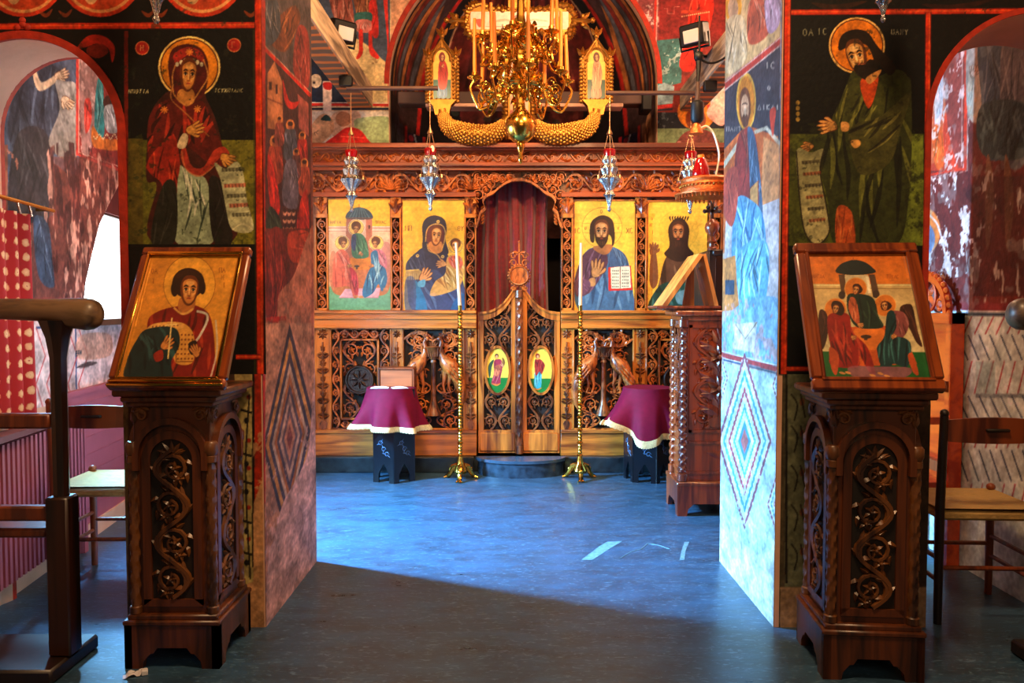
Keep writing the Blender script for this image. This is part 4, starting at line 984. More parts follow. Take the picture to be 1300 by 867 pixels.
def three_angels(p, k, x0, y0, x1, y1, tone=1., detail=None):
    """three winged figures round a table before a domed tower, in a 0..100 x 0..178 drawing"""
    p.view(x0, y0, k)
    X = lambda v: tuple(int(c*tone) for c in v)
    p.rect(-2, 48, 104, 142, X((232, 190, 160)), to=X((244, 214, 170))); p.rect(-2, 44, 104, 53, X((240, 206, 186))); p.line([(-2, 47), (104, 47)], 1, X((190, 120, 100))); p.line([(-2, 52), (104, 52)], .8, X((190, 120, 100)))
    p.rect(-2, 142, 104, 182, X((120, 186, 140)), to=X((96, 172, 140)))
    p.poly([(28, 30), (38, 32), (38, 92), (27, 78)], X((176, 104, 84)), sm=False); p.poly([(60, 32), (70, 30), (70, 76), (60, 92)], X((186, 112, 90)), sm=False); p.rect(38, 32, 60, 80, X((216, 176, 160))); p.line([(50, 34), (52, 70)], 3, X((240, 220, 210)))
    p.rect(31, 42, 33.5, 48, (70, 30, 26)); p.rect(64, 42, 66.5, 48, (70, 30, 26))
    p.poly([(27, 31), (29, 23), (37, 16), (49, 13), (61, 16), (69, 23), (71, 31), (60, 33), (38, 33)], X((38, 66, 84)))
    for q in range(-3, 4): p.line([(49+q*2, 14), (49+q*5.6, 31)], .7, X((130, 170, 180)), .6)
    p.line([(49, 8), (49, 14)], 1.2, (150, 90, 40)); p.line([(27, 31), (71, 31)], 1.4, X((110, 70, 60)))
    p.poly([(27, 60), (34, 54), (40, 70), (38, 96), (28, 92)], X((180, 110, 84))); p.poly([(70, 60), (64, 54), (58, 70), (62, 96), (70, 92)], X((180, 110, 84)))
    p.poly([(4, 108), (26, 96), (72, 96), (98, 108), (96, 150), (70, 158), (34, 158), (6, 150)], X((196, 110, 60)), .9); p.poly([(30, 97), (70, 96), (74, 112), (30, 114)], X((226, 136, 50)))
    p.poly([(26, 146), (84, 144), (80, 160), (16, 160)], X((226, 176, 196)), sm=False); p.line([(16, 160), (80, 160), (84, 144)], 1, X((200, 130, 160)))
    # middle figure
    p.halo(44, 46, 13.5, X((246, 206, 110)), X((255, 244, 200))); p.ell(44, 43.5, 8, 8, X((96, 52, 26))); p.head(44, 49, 9.5, 13, 10, -.4, X((206, 140, 84)), X((120, 60, 30)), (60, 30, 18))
    p.robe([(38, 58), (52, 56), (60, 66), (64, 84), (62, 95), (40, 95), (36, 76)], X((60, 116, 84)), None, X((130, 176, 130)), 5, 75, 3); p.robe([(38, 58), (44, 60), (42, 84), (36, 76)], X((44, 62, 100)), None, None, 2, 85, 4); p.hand(50, 86, 8, 60, X((216, 150, 96)), n=3)
    # left figure
    p.poly([(8, 84), (2, 92), (0, 130), (8, 146), (12, 100)], X((206, 130, 100)), .8); p.halo(21, 71, 12.5, X((246, 206, 110)), X((255, 244, 200))); p.ell(22, 68, 7.5, 7.5, X((96, 52, 26))); p.head(23, 73, 9, 12, 8, .5, X((206, 140, 84)), X((120, 60, 30)), (60, 30, 18))
    p.robe([(14, 84), (24, 82), (32, 92), (36, 110), (44, 120), (48, 140), (46, 158), (40, 160), (32, 142), (8, 142), (6, 118), (8, 96)], X((222, 108, 84)), X((150, 50, 46)), X((250, 176, 150)), 6, 70, 5); p.robe([(34, 112), (44, 120), (48, 140), (46, 156), (40, 150)], X((206, 56, 66)), None, None, 3, 80, 6); p.hand(30, 108, 8, 10, X((216, 150, 96)), n=3)
    # right figure
    p.poly([(84, 74), (96, 70), (100, 84), (98, 128), (92, 140), (90, 100)], X((196, 130, 120)), .9); p.halo(77, 71, 12.5, X((246, 206, 110)), X((255, 244, 200))); p.ell(76, 68, 7.5, 7.5, X((96, 52, 26))); p.head(75, 73, 9, 12, -8, -.5, X((206, 140, 84)), X((120, 60, 30)), (60, 30, 18))
    p.robe([(70, 84), (84, 82), (92, 92), (94, 110), (84, 118), (72, 112)], X((206, 120, 140)), None, X((240, 190, 196)), 4, 70, 7)
    p.robe([(68, 88), (78, 84), (82, 104), (92, 114), (94, 134), (86, 150), (80, 138), (72, 152), (58, 160), (54, 150), (62, 122), (68, 108)], X((50, 116, 164)), X((20, 56, 100)), X((170, 216, 230)), 7, 95, 8, .7); p.hand(72, 108, 8, 170, X((216, 150, 96)), n=3)
    for q in ((44, 158), (52, 159), (92, 146)): p.ell(*q, 4, 2, X((206, 140, 90)))
    p.ell(45, 109, 4.5, 1.8, X((70, 60, 50))); p.rect(43.5, 109, 46.5, 114, X((70, 60, 50)))
    p.text('HAGIA', 2, 40, 5, (110, 60, 20), .9, .8, .95); p.text('TPIAC', 75, 40, 5, (110, 60, 20), .9, .8, .95)
p = screen_icon(418, 253, 496, 394, 31); three_angels(p, 1/.78*1.0, 418, 253, 0, 0)
place_icon(p, 'gold icon of three winged figures seated round a table', 418, 253, 496, 394)
# woman and child
p = screen_icon(512, 254, 590, 394, 32); p.view(390, 180, 3.94)
p.poly([(495, 640), (505, 600), (540, 560), (580, 530), (660, 530), (700, 560), (740, 640), (780, 700), (780, 850), (540, 850), (500, 720)], (44, 42, 66))
p.robe([(500, 600), (560, 545), (590, 560), (600, 640), (560, 700), (500, 660)], (50, 50, 78), (24, 24, 40), (100, 100, 130), 5, 70, 3, .5); p.robe([(540, 700), (640, 640), (720, 720), (780, 720), (782, 850), (540, 850)], (54, 60, 92), (28, 30, 52), (96, 120, 150), 7, 50, 4, .5)
p.poly([(535, 690), (545, 850), (600, 850), (580, 760)], (40, 110, 150)); p.poly([(740, 790), (785, 760), (785, 850), (720, 850)], (30, 80, 120))
p.poly([(494, 650), (560, 640), (580, 680), (500, 690)], (196, 160, 80), .8); p.poly([(492, 690), (540, 690), (540, 850), (492, 850)], (70, 76, 110), .8); p.line([(494, 645), (560, 640)], 6, (226, 190, 90)); 
for q in range(7): p.line([(500+q*11, 660), (500+q*11, 690)], 2, (240, 220, 160), .7)
p.ell(664, 448, 112, 112, (226, 170, 40), .25); p.poly([(578, 480), (576, 420), (596, 382), (640, 368), (684, 386), (698, 430), (692, 490), (706, 560), (640, 560), (580, 540)], (42, 38, 58))
p.poly([(594, 470), (600, 440), (630, 418), (664, 420), (684, 450), (684, 500), (660, 545), (610, 520)], (96, 40, 40)); p.poly([(616, 500), (670, 500), (676, 545), (640, 560), (606, 530)], (196, 130, 66))
p.head(645, 470, 64, 98, 5, .25, (206, 142, 76), (104, 52, 24), (60, 30, 18), 0, (242, 196, 126)); p.line([(592, 500), (600, 440), (630, 414), (670, 416), (690, 446), (686, 500), (670, 545)], 5, (222, 176, 84), .9, sm=True)
p.line([(600, 510), (610, 545), (650, 565), (690, 620)], 5, (222, 176, 84), .8, sm=True)
for q in ((655, 400), (552, 570), (678, 575)): p.ell(*q, 8, 8, (226, 190, 90)); p.ell(*q, 3, 3, (60, 50, 70))
p.halo(742, 520, 38, (236, 186, 60), (246, 220, 140)); p.robe([(700, 580), (740, 565), (778, 590), (780, 680), (740, 740), (620, 770), (640, 700), (690, 660)], (206, 150, 70), (140, 84, 30), (246, 210, 130), 7, 60, 6, .7); p.robe([(708, 580), (760, 570), (778, 610), (760, 640), (720, 620)], (206, 90, 60), None, (240, 190, 170), 4, 70, 7)
p.ell(742, 508, 27, 26, (92, 48, 24)); p.head(742, 520, 40, 54, 0, -.2, (212, 150, 86), (110, 56, 28), (70, 34, 18), 0, (244, 200, 136)); p.hand(690, 610, 50, 175, (212, 150, 86)); p.hand(575, 690, 74, -58, (212, 150, 86)); p.poly([(556, 700), (590, 690), (586, 724), (556, 724)], (90, 160, 190)); p.ell(632, 764, 18, 8, (206, 150, 90))
p.text('MP', 490, 446, 26, (130, 70, 20), 4, .9, .9); p.text('QU', 752, 446, 24, (130, 70, 20), 4, .9, .9)
place_icon(p, 'gold icon of a woman in dark blue holding a child', 512, 254, 590, 394)
# bearded man with open book
p = screen_icon(729, 255, 806, 395, 33); p.view(640, 180, 3.94)
p.ell(490, 430, 102, 102, (150, 96, 30), .7); p.ell(490, 430, 99, 99, (240, 194, 64)); 
p.line([(392, 408), (440, 408)], 3, (170, 110, 40), .6); p.line([(392, 455), (430, 455)], 3, (170, 110, 40), .6); p.line([(546, 408), (588, 408)], 3, (170, 110, 40), .6); p.line([(550, 455), (588, 455)], 3, (170, 110, 40), .6)
p.robe([(400, 560), (440, 530), (520, 520), (600, 560), (630, 640), (645, 760), (645, 850), (390, 850), (350, 720), (372, 620)], (60, 100, 130), (24, 50, 76), (110, 150, 170), 7, 85, 3, .5)
p.robe([(400, 560), (450, 530), (500, 545), (520, 600), (470, 700), (420, 760), (360, 770), (354, 690), (376, 610)], (86, 48, 62), (46, 22, 34), (140, 100, 116), 6, 105, 4, .6)
p.robe([(520, 525), (590, 550), (625, 620), (620, 700), (560, 720), (520, 600)], (50, 84, 116), (22, 42, 66), (96, 130, 156), 4, 80, 5, .6)
p.poly([(445, 525), (540, 515), (520, 560), (480, 560)], (176, 108, 56)); p.poly([(428, 470), (432, 410), (460, 378), (500, 368), (540, 390), (552, 440), (552, 500), (540, 520), (530, 470), (460, 440), (450, 500), (434, 500)], (48, 26, 16))
p.head(487, 450, 84, 118, 0, 0, (202, 134, 70), (96, 46, 22), (54, 28, 16), .25, (238, 186, 116))
p.hand(458, 668, 92, -82, (206, 142, 78)); p.poly([(424, 690), (452, 680), (456, 716), (430, 722)], (206, 142, 78)); p.robe([(360, 700), (420, 690), (430, 730), (390, 770), (360, 760)], (100, 60, 76), None, None, 3, 60, 8)
p.poly([(520, 628), (634, 620), (642, 742), (522, 746)], (196, 40, 30), sm=False); p.poly([(532, 630), (578, 624), (580, 734), (536, 734)], (216, 216, 180), sm=False); p.poly([(582, 624), (628, 622), (634, 730), (582, 734)], (222, 220, 186), sm=False); p.line([(580, 624), (581, 734)], 3, (120, 100, 80))
for r_ in range(6):
    for q in range(4): p.line([(540+q*9, 645+r_*16), (545+q*9, 645+r_*16)], 5, (40, 40, 36)); p.line([(590+q*9, 643+r_*16), (595+q*9, 643+r_*16)], 5, (40, 40, 36))
p.text('O', 480, 358, 18, (110, 60, 20), 3); p.text('IC', 348, 458, 26, (110, 60, 20), 4, .9, .9); p.text('XC', 610, 458, 26, (110, 60, 20), 4, .9, .9); p.text('W', 402, 440, 14, (110, 60, 20), 3); p.text('N', 566, 440, 14, (110, 60, 20), 3)
place_icon(p, 'gold icon of a bearded man in blue holding an open book', 729, 255, 806, 395)
# wild-haired man
p = screen_icon(822, 256, 898, 396, 34); p.view(640, 180, 3.94)
p.ell(872, 440, 100, 100, (206, 150, 40), .5); p.ell(872, 440, 97, 97, (230, 180, 54))
p.robe([(800, 600), (830, 560), (900, 560), (960, 590), (1010, 700), (1020, 850), (740, 850), (760, 760), (780, 680)], (84, 54, 36), (40, 24, 16), (130, 96, 66), 7, 85, 3, .6); p.robe([(760, 740), (830, 700), (960, 720), (1010, 760), (1010, 850), (734, 850)], (22, 66, 58), (10, 30, 30), (70, 120, 110), 6, 70, 4, .6); p.poly([(860, 760), (920, 740), (930, 800), (870, 810)], (110, 150, 160), .8)
p.poly([(826, 520), (820, 440), (840, 398), (872, 380), (905, 394), (926, 440), (920, 520), (948, 560), (910, 590), (872, 600), (836, 590), (800, 560)], (44, 24, 14))
for q in range(8): p.fill_line([(835+q*11, 398), (828+q*13, 380), (832+q*13, 372)], 8, (44, 24, 14))
p.head(870, 455, 76, 110, 0, 0, (150, 88, 44), (66, 32, 16), (40, 20, 12), .5, (206, 146, 86))
p.poly([(735, 560), (760, 560), (770, 690), (745, 735), (726, 690)], (120, 70, 36)); p.hand(744, 560, 62, -84, (130, 78, 42)); p.text('O', 735, 392, 12, (140, 80, 20), 2.4); p.text('AG', 726, 424, 15, (140, 80, 20), 2.6, .9, .8); p.text('I', 736, 462, 18, (140, 80, 20), 2.4)
place_icon(p, 'gold icon of a dark wild-haired man raising one hand', 822, 256, 898, 396)

# the stone step and the curtain behind the doors
cx = sx(661); st = thing('stone_step', 'half-round dark stone step below the closed double doors', 'step', (cx, YS-.05, 0))
def halfround(r, z0, z1, y): 
    A = [(cx+r*math.cos(R(t)), y-r*.62*math.sin(R(t))) for t in range(0, 181, 6)]; n = len(A)
    return MB().add([(x, yy, z0) for x, yy in A]+[(x, yy, z1) for x, yy in A], [tuple(range(n))[::-1], tuple(range(n, 2*n))]+[(i, (i+1) % n, n+(i+1) % n, n+i) for i in range(n)])
STONE = mat('dark_step_marble', (50, 74, 96), .32, var=.7, scale=16, detail=10, col2=(14, 24, 36))
ob('riser', halfround(.375, 0, .125, YS-.095), STONE, st); ob('tread', halfround(.395, .125, .150, YS-.095), mat('step_tread', (58, 84, 108), .25, var=.4, scale=10), st)
VELVET = mat('plum_velvet', (130, 6, 26), .55, var=.5, scale=30, spec=.4); VELVET.node_tree.nodes['Principled BSDF'].inputs['Sheen Weight'].default_value = .4
cu = thing('door_curtain', 'dark crimson curtain hanging behind the arched doorway of the screen', 'curtain', (cx, YS+.22, sz(215)))
def drape(u, v):
    x = sx(602) + (sx(697)-sx(602))*u; k = 1.5*math.sin(u*2*PI*5)+.4*math.sin(u*2*PI*11+1)
    return (x + .01*math.sin(v*5+u*9), YS+.22+.035*k*(.6+.4*v), sz(214)+(sz(430)-sz(214))*v)
ob('cloth', MB().grid(drape, 130, 24), VELVET, cu, smooth=80)
ob('curtain_rod', MB().cyl((sx(596), YS+.22, sz(214)), (sx(722), YS+.22, sz(214)), .012), DARKWOOD, cu)
# ------------------------------------------------------------------ materials of the furnishings
BRASS = mat('polished_brass', (226, 168, 70), .2, 1., .25, 12); GILT = mat('carved_gilt', (176, 118, 44), .38, .75, .35, 30, bump=.2)
SILVER = mat('chased_silver', (206, 200, 196), .26, 1., .5, 40, bump=.5, bscale=90)
RUBY = mat('ruby_glass', (150, 6, 10), .08, 0, .3, 6, coat=.6); IRON = mat('black_iron', (16, 16, 18), .5, .3, .3)
WAX = mat('beeswax', (214, 122, 24), .5, 0, .2, 20); PALEWAX = mat('pale_wax', (236, 210, 170), .5, 0, .1, 20)
CHAIN = mat('chain_metal', (196, 150, 110), .35, .9, .3, 60); WICK = mat('burnt_wick', (20, 16, 14), .9)
CLOTH = mat('magenta_velvet', (112, 2, 42), .75, 0, .25, 24, spec=.2); FRINGE = mat('cream_fringe', (226, 206, 150), .8, 0, .35, 70, bump=.5)
BLACKWOOD = mat('black_lacquer', (9, 12, 20), .3, 0, .4, 12, coat=.3); INLAY = mat('mother_of_pearl', (110, 140, 180), .25, .2, .4, 30)
SHRINE = wood('stand_walnut', (40, 17, 6), (98, 48, 18), 6, .4); SHRINE_C = wood('stand_carving', (50, 25, 10), (112, 66, 28), 8, .42, coat=.2)
FRAMEW = wood('frame_mahogany', (84, 28, 8), (146, 66, 20), 7, .32, coat=.4)
CHAIRW = wood('chair_beech', (70, 26, 10), (132, 60, 22), 6, .4); CHAIRD = wood('chair_dark_post', (12, 7, 5), (34, 18, 9), 6, .45)
LECT = wood('lectern_mahogany', (88, 30, 12), (156, 66, 24), 7, .3, coat=.5); PINE = wood('bookrest_pine', (156, 84, 30), (226, 150, 66), 5, .4)
RUSH = mat('woven_rush', (196, 160, 96), .75, 0, .4, 30, stretch=(1, 12, 1), bump=.5, bscale=60)
PAPER = mat('white_paper', (222, 220, 226), .8, 0, .06); WHITEPL = mat('white_plastic', (222, 216, 204), .5, 0, .1)

# ------------------------------------------------------------------ icon stands
def icon_stand(loc, rotz, label, W1, W2):
    r = thing('icon_stand', label, 'icon stand', loc, rotz, 'carved pedestals under the two large framed icons')
    b, h0 = .19, .205; mb = MB()
    foot = [(-b, 0), (-b+.07, 0), (-b+.075, .03), (-b+.10, .06), (-b+.115, .062), (-b+.13, .085), (b-.13, .085), (b-.115, .062), (b-.10, .06), (b-.075, .03), (b-.07, 0), (b, 0), (b, h0-.03), (-b, h0-.03)]
    for o, U in (((0, -b, 0), (1, 0, 0)), ((0, b, 0), (-1, 0, 0)), ((-b, 0, 0), (0, -1, 0)), ((b, 0, 0), (0, 1, 0))):
        mb.prism(foot, frame_T(o, U, (0, 0, 1)), -.03, 0)
    mb.box((-b-.006, -b-.006, h0-.03), (b+.006, b+.006, h0-.008), .006); mb.box((-b+.008, -b+.008, h0-.012), (b-.008, b-.008, h0+.012), .006)
    ob('plinth', mb, W1, r, local=True)
    c = .155; mb = MB()
    mb.box((-c, -c, h0), (c, c, 1.08), .004); ob('body', mb, W1, r, local=True)
    ob('cornice', MB().box((-c-.02, -c-.02, 1.055), (c+.02, c+.02, 1.075), .005).box((-c-.035, -c-.035, 1.073), (c+.035, c+.035, 1.10), .008).box((-.215, -.205, 1.098), (.215, .20, 1.128), .007), W1, r, local=True)
    for i, (o, U) in enumerate((((0, -c, 0), (1, 0, 0)), ((-c, 0, 0), (0, -1, 0)), ((c, 0, 0), (0, 1, 0)))):
        Tf = frame_T(o, U, (0, 0, 1)); mb = MB()
        def U_(r_, sp, z0): return [(-r_, z0)] + arc(0, sp, r_, 180, 0, 16) + [(r_, z0)]
        mb.strip(U_(.085, .84, .275), U_(.118, .84, .25), Tf, 0, .012); mb.box(Tf(-.118, .245, 0), Tf(.118, .275, .012))
        mb.strip(U_(.125, .86, .80), U_(.150, .86, .80), Tf, 0, .026)
        pn = ob('carved_panel', mb, W1, r, local=True)
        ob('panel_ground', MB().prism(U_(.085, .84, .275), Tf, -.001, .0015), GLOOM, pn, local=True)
        m2 = MB(); vine(m2, Tf, -.082, .28, .164, .60, 4, r=.0075, d=.009, sd=i+3)
        for q in range(4): rosette(m2, Tf, -.03+.06*(q % 2), .30+.155*q, .03, .008, 5)
        for k in range(5): leaf(m2, Tf, 0, .86, PI*(.1+.2*k), .06, .022, .008, .006)
        for s in (-1, 1):
            q = [(s*(.118+.026*(1-.6*k/14)*math.cos(k*.5)), 1.02+.026*(1-.6*k/14)*math.sin(k*.5)) for k in range(15)]
            stem(m2, Tf, q, .005, .008)
            for k in range(5): leaf(m2, Tf, s*(.145-.02*k), .985+.018*k, PI/2-s*(.2+.3*k), .05, .024, .006, .008)
        ob('vine_carving', m2, W2, pn, local=True)
    for q in ((-c, -c), (c, -c), (-c, c), (c, c)):
        mb = MB(); flutes(mb, q[0], q[1], .215, .86, .019, 12, 95, 4, .17); mb.lathe([(.024, .86), (.03, .875), (.03, .905), (.022, .915)], (q[0], q[1], 0), 12); ob('twisted_column', mb, W2, r, local=True)
    return r
icon_stand((-1.365, 3.295, 0), 0, 'shaded carved wooden pedestal under the framed icon of the young man in red', SHRINE, SHRINE_C)
icon_stand((1.42, 3.19, 0), R(-5), 'mid-brown carved wooden pedestal under the framed icon of three winged figures', SHRINE, SHRINE_C)
def framed_icon(loc, tilt, rotz, w, h, label, quad, seed, fr=.04, gilt=None):
    r = thing('framed_icon', label, 'icon', loc, rot=(-tilt, 0, rotz), group='large framed icons leaning on the carved pedestals')
    Tf = lambda u, v, d: (u, -d, v); mb = MB()
    for (a, b, c_, d_) in ((-w/2, 0, w/2, fr), (-w/2, h-fr, w/2, h), (-w/2, fr, -w/2+fr, h-fr), (w/2-fr, fr, w/2, h-fr)):
        mb.box((a, -.022, b), (c_, .018, d_), .008)
    f = ob('frame', mb, FRAMEW, r, local=True); mb = MB(); e = fr-.012
    for (a, b, c_, d_) in ((-w/2+e, e, w/2-e, fr+.004), (-w/2+e, h-fr-.004, w/2-e, h-e), (-w/2+e, fr, -w/2+fr+.004, h-fr), (w/2-fr-.004, fr, w/2-e, h-fr)):
        mb.box((a, -.027, b), (c_, -.010, d_), .004)
    if gilt: mb.box((-w/2+.004, -.034, .002), (w/2-.004, -.018, .014), .005).box((-w/2+.01, -.036, .018), (w/2-.01, -.018, .030), .005)
    ob('frame_moulding', mb, gilt or FRAMEW, f, local=True)
    ob('panel', MB().box((-w/2+.01, -.004, .01), (w/2-.01, .014, h-.01), .002), GLOOM, r, local=True)
    M = Matrix.Translation(loc) @ Euler((-tilt, 0, rotz)).to_matrix().to_4x4()
    P3 = [M @ Vector(q) for q in ((-w/2+fr, -.006, fr), (w/2-fr, -.006, fr), (w/2-fr, -.006, h-fr), (-w/2+fr, -.006, h-fr))]
    return r, Paint(P3, 150, 200, (206, 136, 40), seed, quad)
vq = lambda x0, y0, k, L: [(x0+a/k, y0+b/k) for a, b in L]
r, p = framed_icon((-1.348, 3.06, 1.132), R(31), 0, .462, .665, 'framed gold icon of a young man in a red cloak holding a small cross', vq(0, 290, 2.797, [(420, 498), (775, 498), (860, 82), (530, 80)]), 41, gilt=BRASS)
p.view(0, 290, 2.797); p.rect(400, 60, 880, 520, (220, 156, 52), to=(196, 122, 36), ang=200)
p.ell(672, 180, 96, 100, (130, 76, 24)); p.ell(672, 180, 94, 98, (224, 160, 54))
p.robe([(520, 310), (560, 270), (640, 252), (700, 252), (750, 290), (768, 400), (760, 500), (600, 500), (540, 420)], (122, 24, 16), (56, 12, 8), (176, 60, 30), 6, 95, 3, .6)
p.poly([(600, 320), (650, 310), (690, 350), (690, 440), (628, 444), (610, 380)], (206, 146, 60)); 
for a in range(5):
    for b in range(6): p.ell(634+a*13, 350+b*16, 3.5, 3.5, (120, 60, 20)); 
p.line([(626, 345), (628, 440), (690, 440)], 4, (110, 60, 20)); p.poly([(520, 330), (545, 312), (610, 306), (650, 312), (645, 330), (560, 332)], (214, 160, 80)); 
for q in range(8): p.ell(540+q*13, 322-q*.6, 3, 3, (120, 64, 24))
p.robe([(520, 330), (620, 326), (640, 380), (610, 440), (606, 500), (450, 500), (446, 440), (480, 370)], (16, 42, 44), (6, 18, 20), (44, 84, 84), 6, 70, 5, .6)
p.line([(700, 270), (735, 280), (738, 305), (715, 350), (700, 370)], 8, (206, 214, 200), .9, sm=True); p.line([(770, 300), (776, 400), (755, 490)], 6, (210, 200, 180), .8, sm=True); p.poly([(672, 380), (700, 370), (705, 410), (680, 415)], (30, 20, 16))
p.poly([(640, 225), (690, 225), (690, 262), (660, 282), (632, 262)], (176, 106, 46)); p.line([(616, 258), (650, 280), (688, 262)], 7, (214, 160, 80), sm=True)
p.ell(668, 175, 60, 52, (34, 18, 10)); p.ell(618, 195, 14, 26, (34, 18, 10)); p.ell(720, 190, 12, 24, (34, 18, 10)); p.head(672, 200, 74, 100, 4, .1, (200, 128, 58), (96, 46, 18), (34, 18, 10), 0, (238, 182, 104))
for q in range(9): p.ell(630+q*10, 150-14*math.sin(PI*q/8), 9, 9, (46, 24, 12))
p.hand(580, 392, 52, -48, (200, 130, 62)); p.line([(598, 430), (610, 292)], 5, (226, 196, 120)); p.line([(586, 318), (630, 314)], 5, (226, 196, 120)); p.hand(705, 418, 44, -120, (200, 130, 62)); p.poly([(545, 415), (575, 400), (580, 430), (555, 440)], (150, 40, 24))
for t, x, y in (('OA', 530, 142), ('I', 534, 176), ('PA', 780, 140), ('N', 788, 164), ('I', 794, 190)): p.text(t, x, y, 17, (130, 66, 20), 3, .8, 1.)
p.grain(.05, 5); p.build('icon_painting', ICON, r, lift=.002)
r, p = framed_icon((1.385, 2.965, 1.132), R(28), R(-5), .487, .655, 'framed icon of three winged figures seated at a table below a dark dome', vq(995, 300, 3.94, [(205, 722), (765, 718), (605, 100), (105, 100)]), 42, .048)
p.view(995, 300, 3.94)
p.rect(60, 60, 800, 250, (196, 96, 24), to=(206, 116, 36), ang=90); p.poly([(120, 246), (650, 246), (730, 582), (190, 582)], (198, 168, 110), to=(206, 190, 140), sm=False)
p.line([(125, 252), (645, 252)], 7, (216, 200, 140)); p.line([(128, 268), (648, 268)], 4, (140, 110, 60)); p.poly([(170, 580), (740, 580), (800, 740), (190, 740)], (20, 88, 36), sm=False)
p.poly([(270, 200), (304, 200), (312, 290), (290, 310)], (90, 64, 44), sm=False); p.poly([(425, 200), (455, 200), (480, 290), (450, 310)], (84, 60, 44), sm=False); p.poly([(302, 202), (420, 202), (440, 300), (315, 300)], (206, 190, 150), sm=False); p.poly([(410, 210), (425, 210), (440, 290), (425, 290)], (236, 226, 190), sm=False)
p.poly([(258, 190), (275, 155), (310, 138), (350, 130), (400, 140), (440, 165), (455, 192), (350, 203)], (24, 34, 34)); p.line([(343, 118), (345, 132)], 5, (160, 80, 30))
p.ell(290, 300, 18, 20, (60, 44, 34)); p.ell(465, 295, 18, 20, (60, 44, 34))
for cx, cy, c_ in ((360, 268, 1), (258, 368, 1), (512, 350, 1)):
    p.ell(cx, cy, 58, 54, (226, 160, 80)); p.ell(cx, cy, 54, 50, (206, 118, 40))
p.poly([(235, 470), (330, 458), (560, 460), (680, 620), (640, 640), (300, 640)], (196, 84, 28)); p.poly([(360, 468), (510, 468), (500, 560), (390, 560)], (216, 116, 40))
p.robe([(320, 300), (400, 296), (455, 320), (480, 400), (505, 458), (380, 460), (330, 400)], (24, 44, 34), (8, 16, 14), (60, 84, 60), 5, 75, 3); p.robe([(335, 310), (365, 330), (385, 440), (350, 420), (325, 360)], (176, 84, 50), None, (226, 150, 110), 3, 75, 4); p.hand(378, 444, 32, 10, (206, 140, 80))
p.poly([(345, 262), (350, 248), (375, 246), (395, 270), (385, 290), (355, 290)], (44, 22, 12)); p.head(362, 276, 36, 44, 12, -.3, (196, 124, 64), (90, 42, 20), (40, 20, 12))
p.robe([(175, 378), (205, 380), (222, 430), (215, 520), (190, 570), (170, 470)], (56, 26, 16), None, None, 3, 88, 5)
p.robe([(222, 400), (280, 385), (330, 400), (350, 480), (430, 560), (475, 690), (440, 680), (390, 600), (380, 660), (240, 650), (235, 560), (218, 470)], (140, 24, 16), (66, 10, 10), (190, 66, 40), 7, 70, 6, .6); p.poly([(230, 560), (280, 600), (270, 700), (240, 660)], (176, 70, 30))
p.poly([(235, 350), (250, 328), (285, 335), (305, 370), (290, 400), (250, 385)], (44, 22, 12)); p.head(258, 368, 38, 46, 10, .4, (196, 124, 64), (90, 42, 20), (40, 20, 12)); p.hand(345, 506, 30, 12, (206, 140, 80))
p.robe([(590, 360), (630, 342), (655, 360), (680, 460), (712, 550), (680, 530), (640, 460), (600, 420)], (60, 30, 22), None, (110, 60, 40), 4, 75, 7)
p.robe([(540, 385), (600, 380), (635, 420), (630, 480), (590, 515), (540, 470)], (140, 70, 70), None, (196, 130, 120), 4, 80, 8)
p.robe([(525, 390), (560, 380), (575, 450), (560, 500), (620, 510), (655, 550), (640, 655), (565, 640), (545, 700), (515, 690), (480, 580), (485, 545), (515, 500)], (14, 52, 56), (4, 20, 24), (60, 116, 116), 7, 92, 9, .65); p.poly([(640, 600), (665, 590), (700, 690), (670, 680)], (186, 76, 30))
p.poly([(490, 350), (500, 330), (530, 332), (548, 352), (530, 372), (500, 372)], (44, 22, 12)); p.head(512, 352, 38, 46, -12, -.3, (196, 124, 64), (90, 42, 20), (40, 20, 12)); p.hand(575, 500, 30, 165, (206, 140, 80))
p.poly([(345, 655), (480, 655), (655, 660), (620, 710), (400, 715), (335, 690)], (150, 84, 100), .85); p.ell(420, 505, 28, 10, (60, 40, 26)); p.rect(410, 508, 428, 522, (60, 40, 26))
for q in ((460, 700), (500, 690), (535, 702), (300, 690), (330, 688)): p.fill_line([(q[0]-16, q[1]-4), (q[0], q[1]), (q[0]+18, q[1]+4)], 12, (206, 140, 80))
p.text('HAGIA', 136, 218, 18, (140, 60, 16), 3, .8, .95); p.text('TPIAC', 515, 220, 18, (140, 60, 16), 3, .8, .95)
p.grain(.05, 5); p.build('icon_painting', ICON, r, lift=.002)

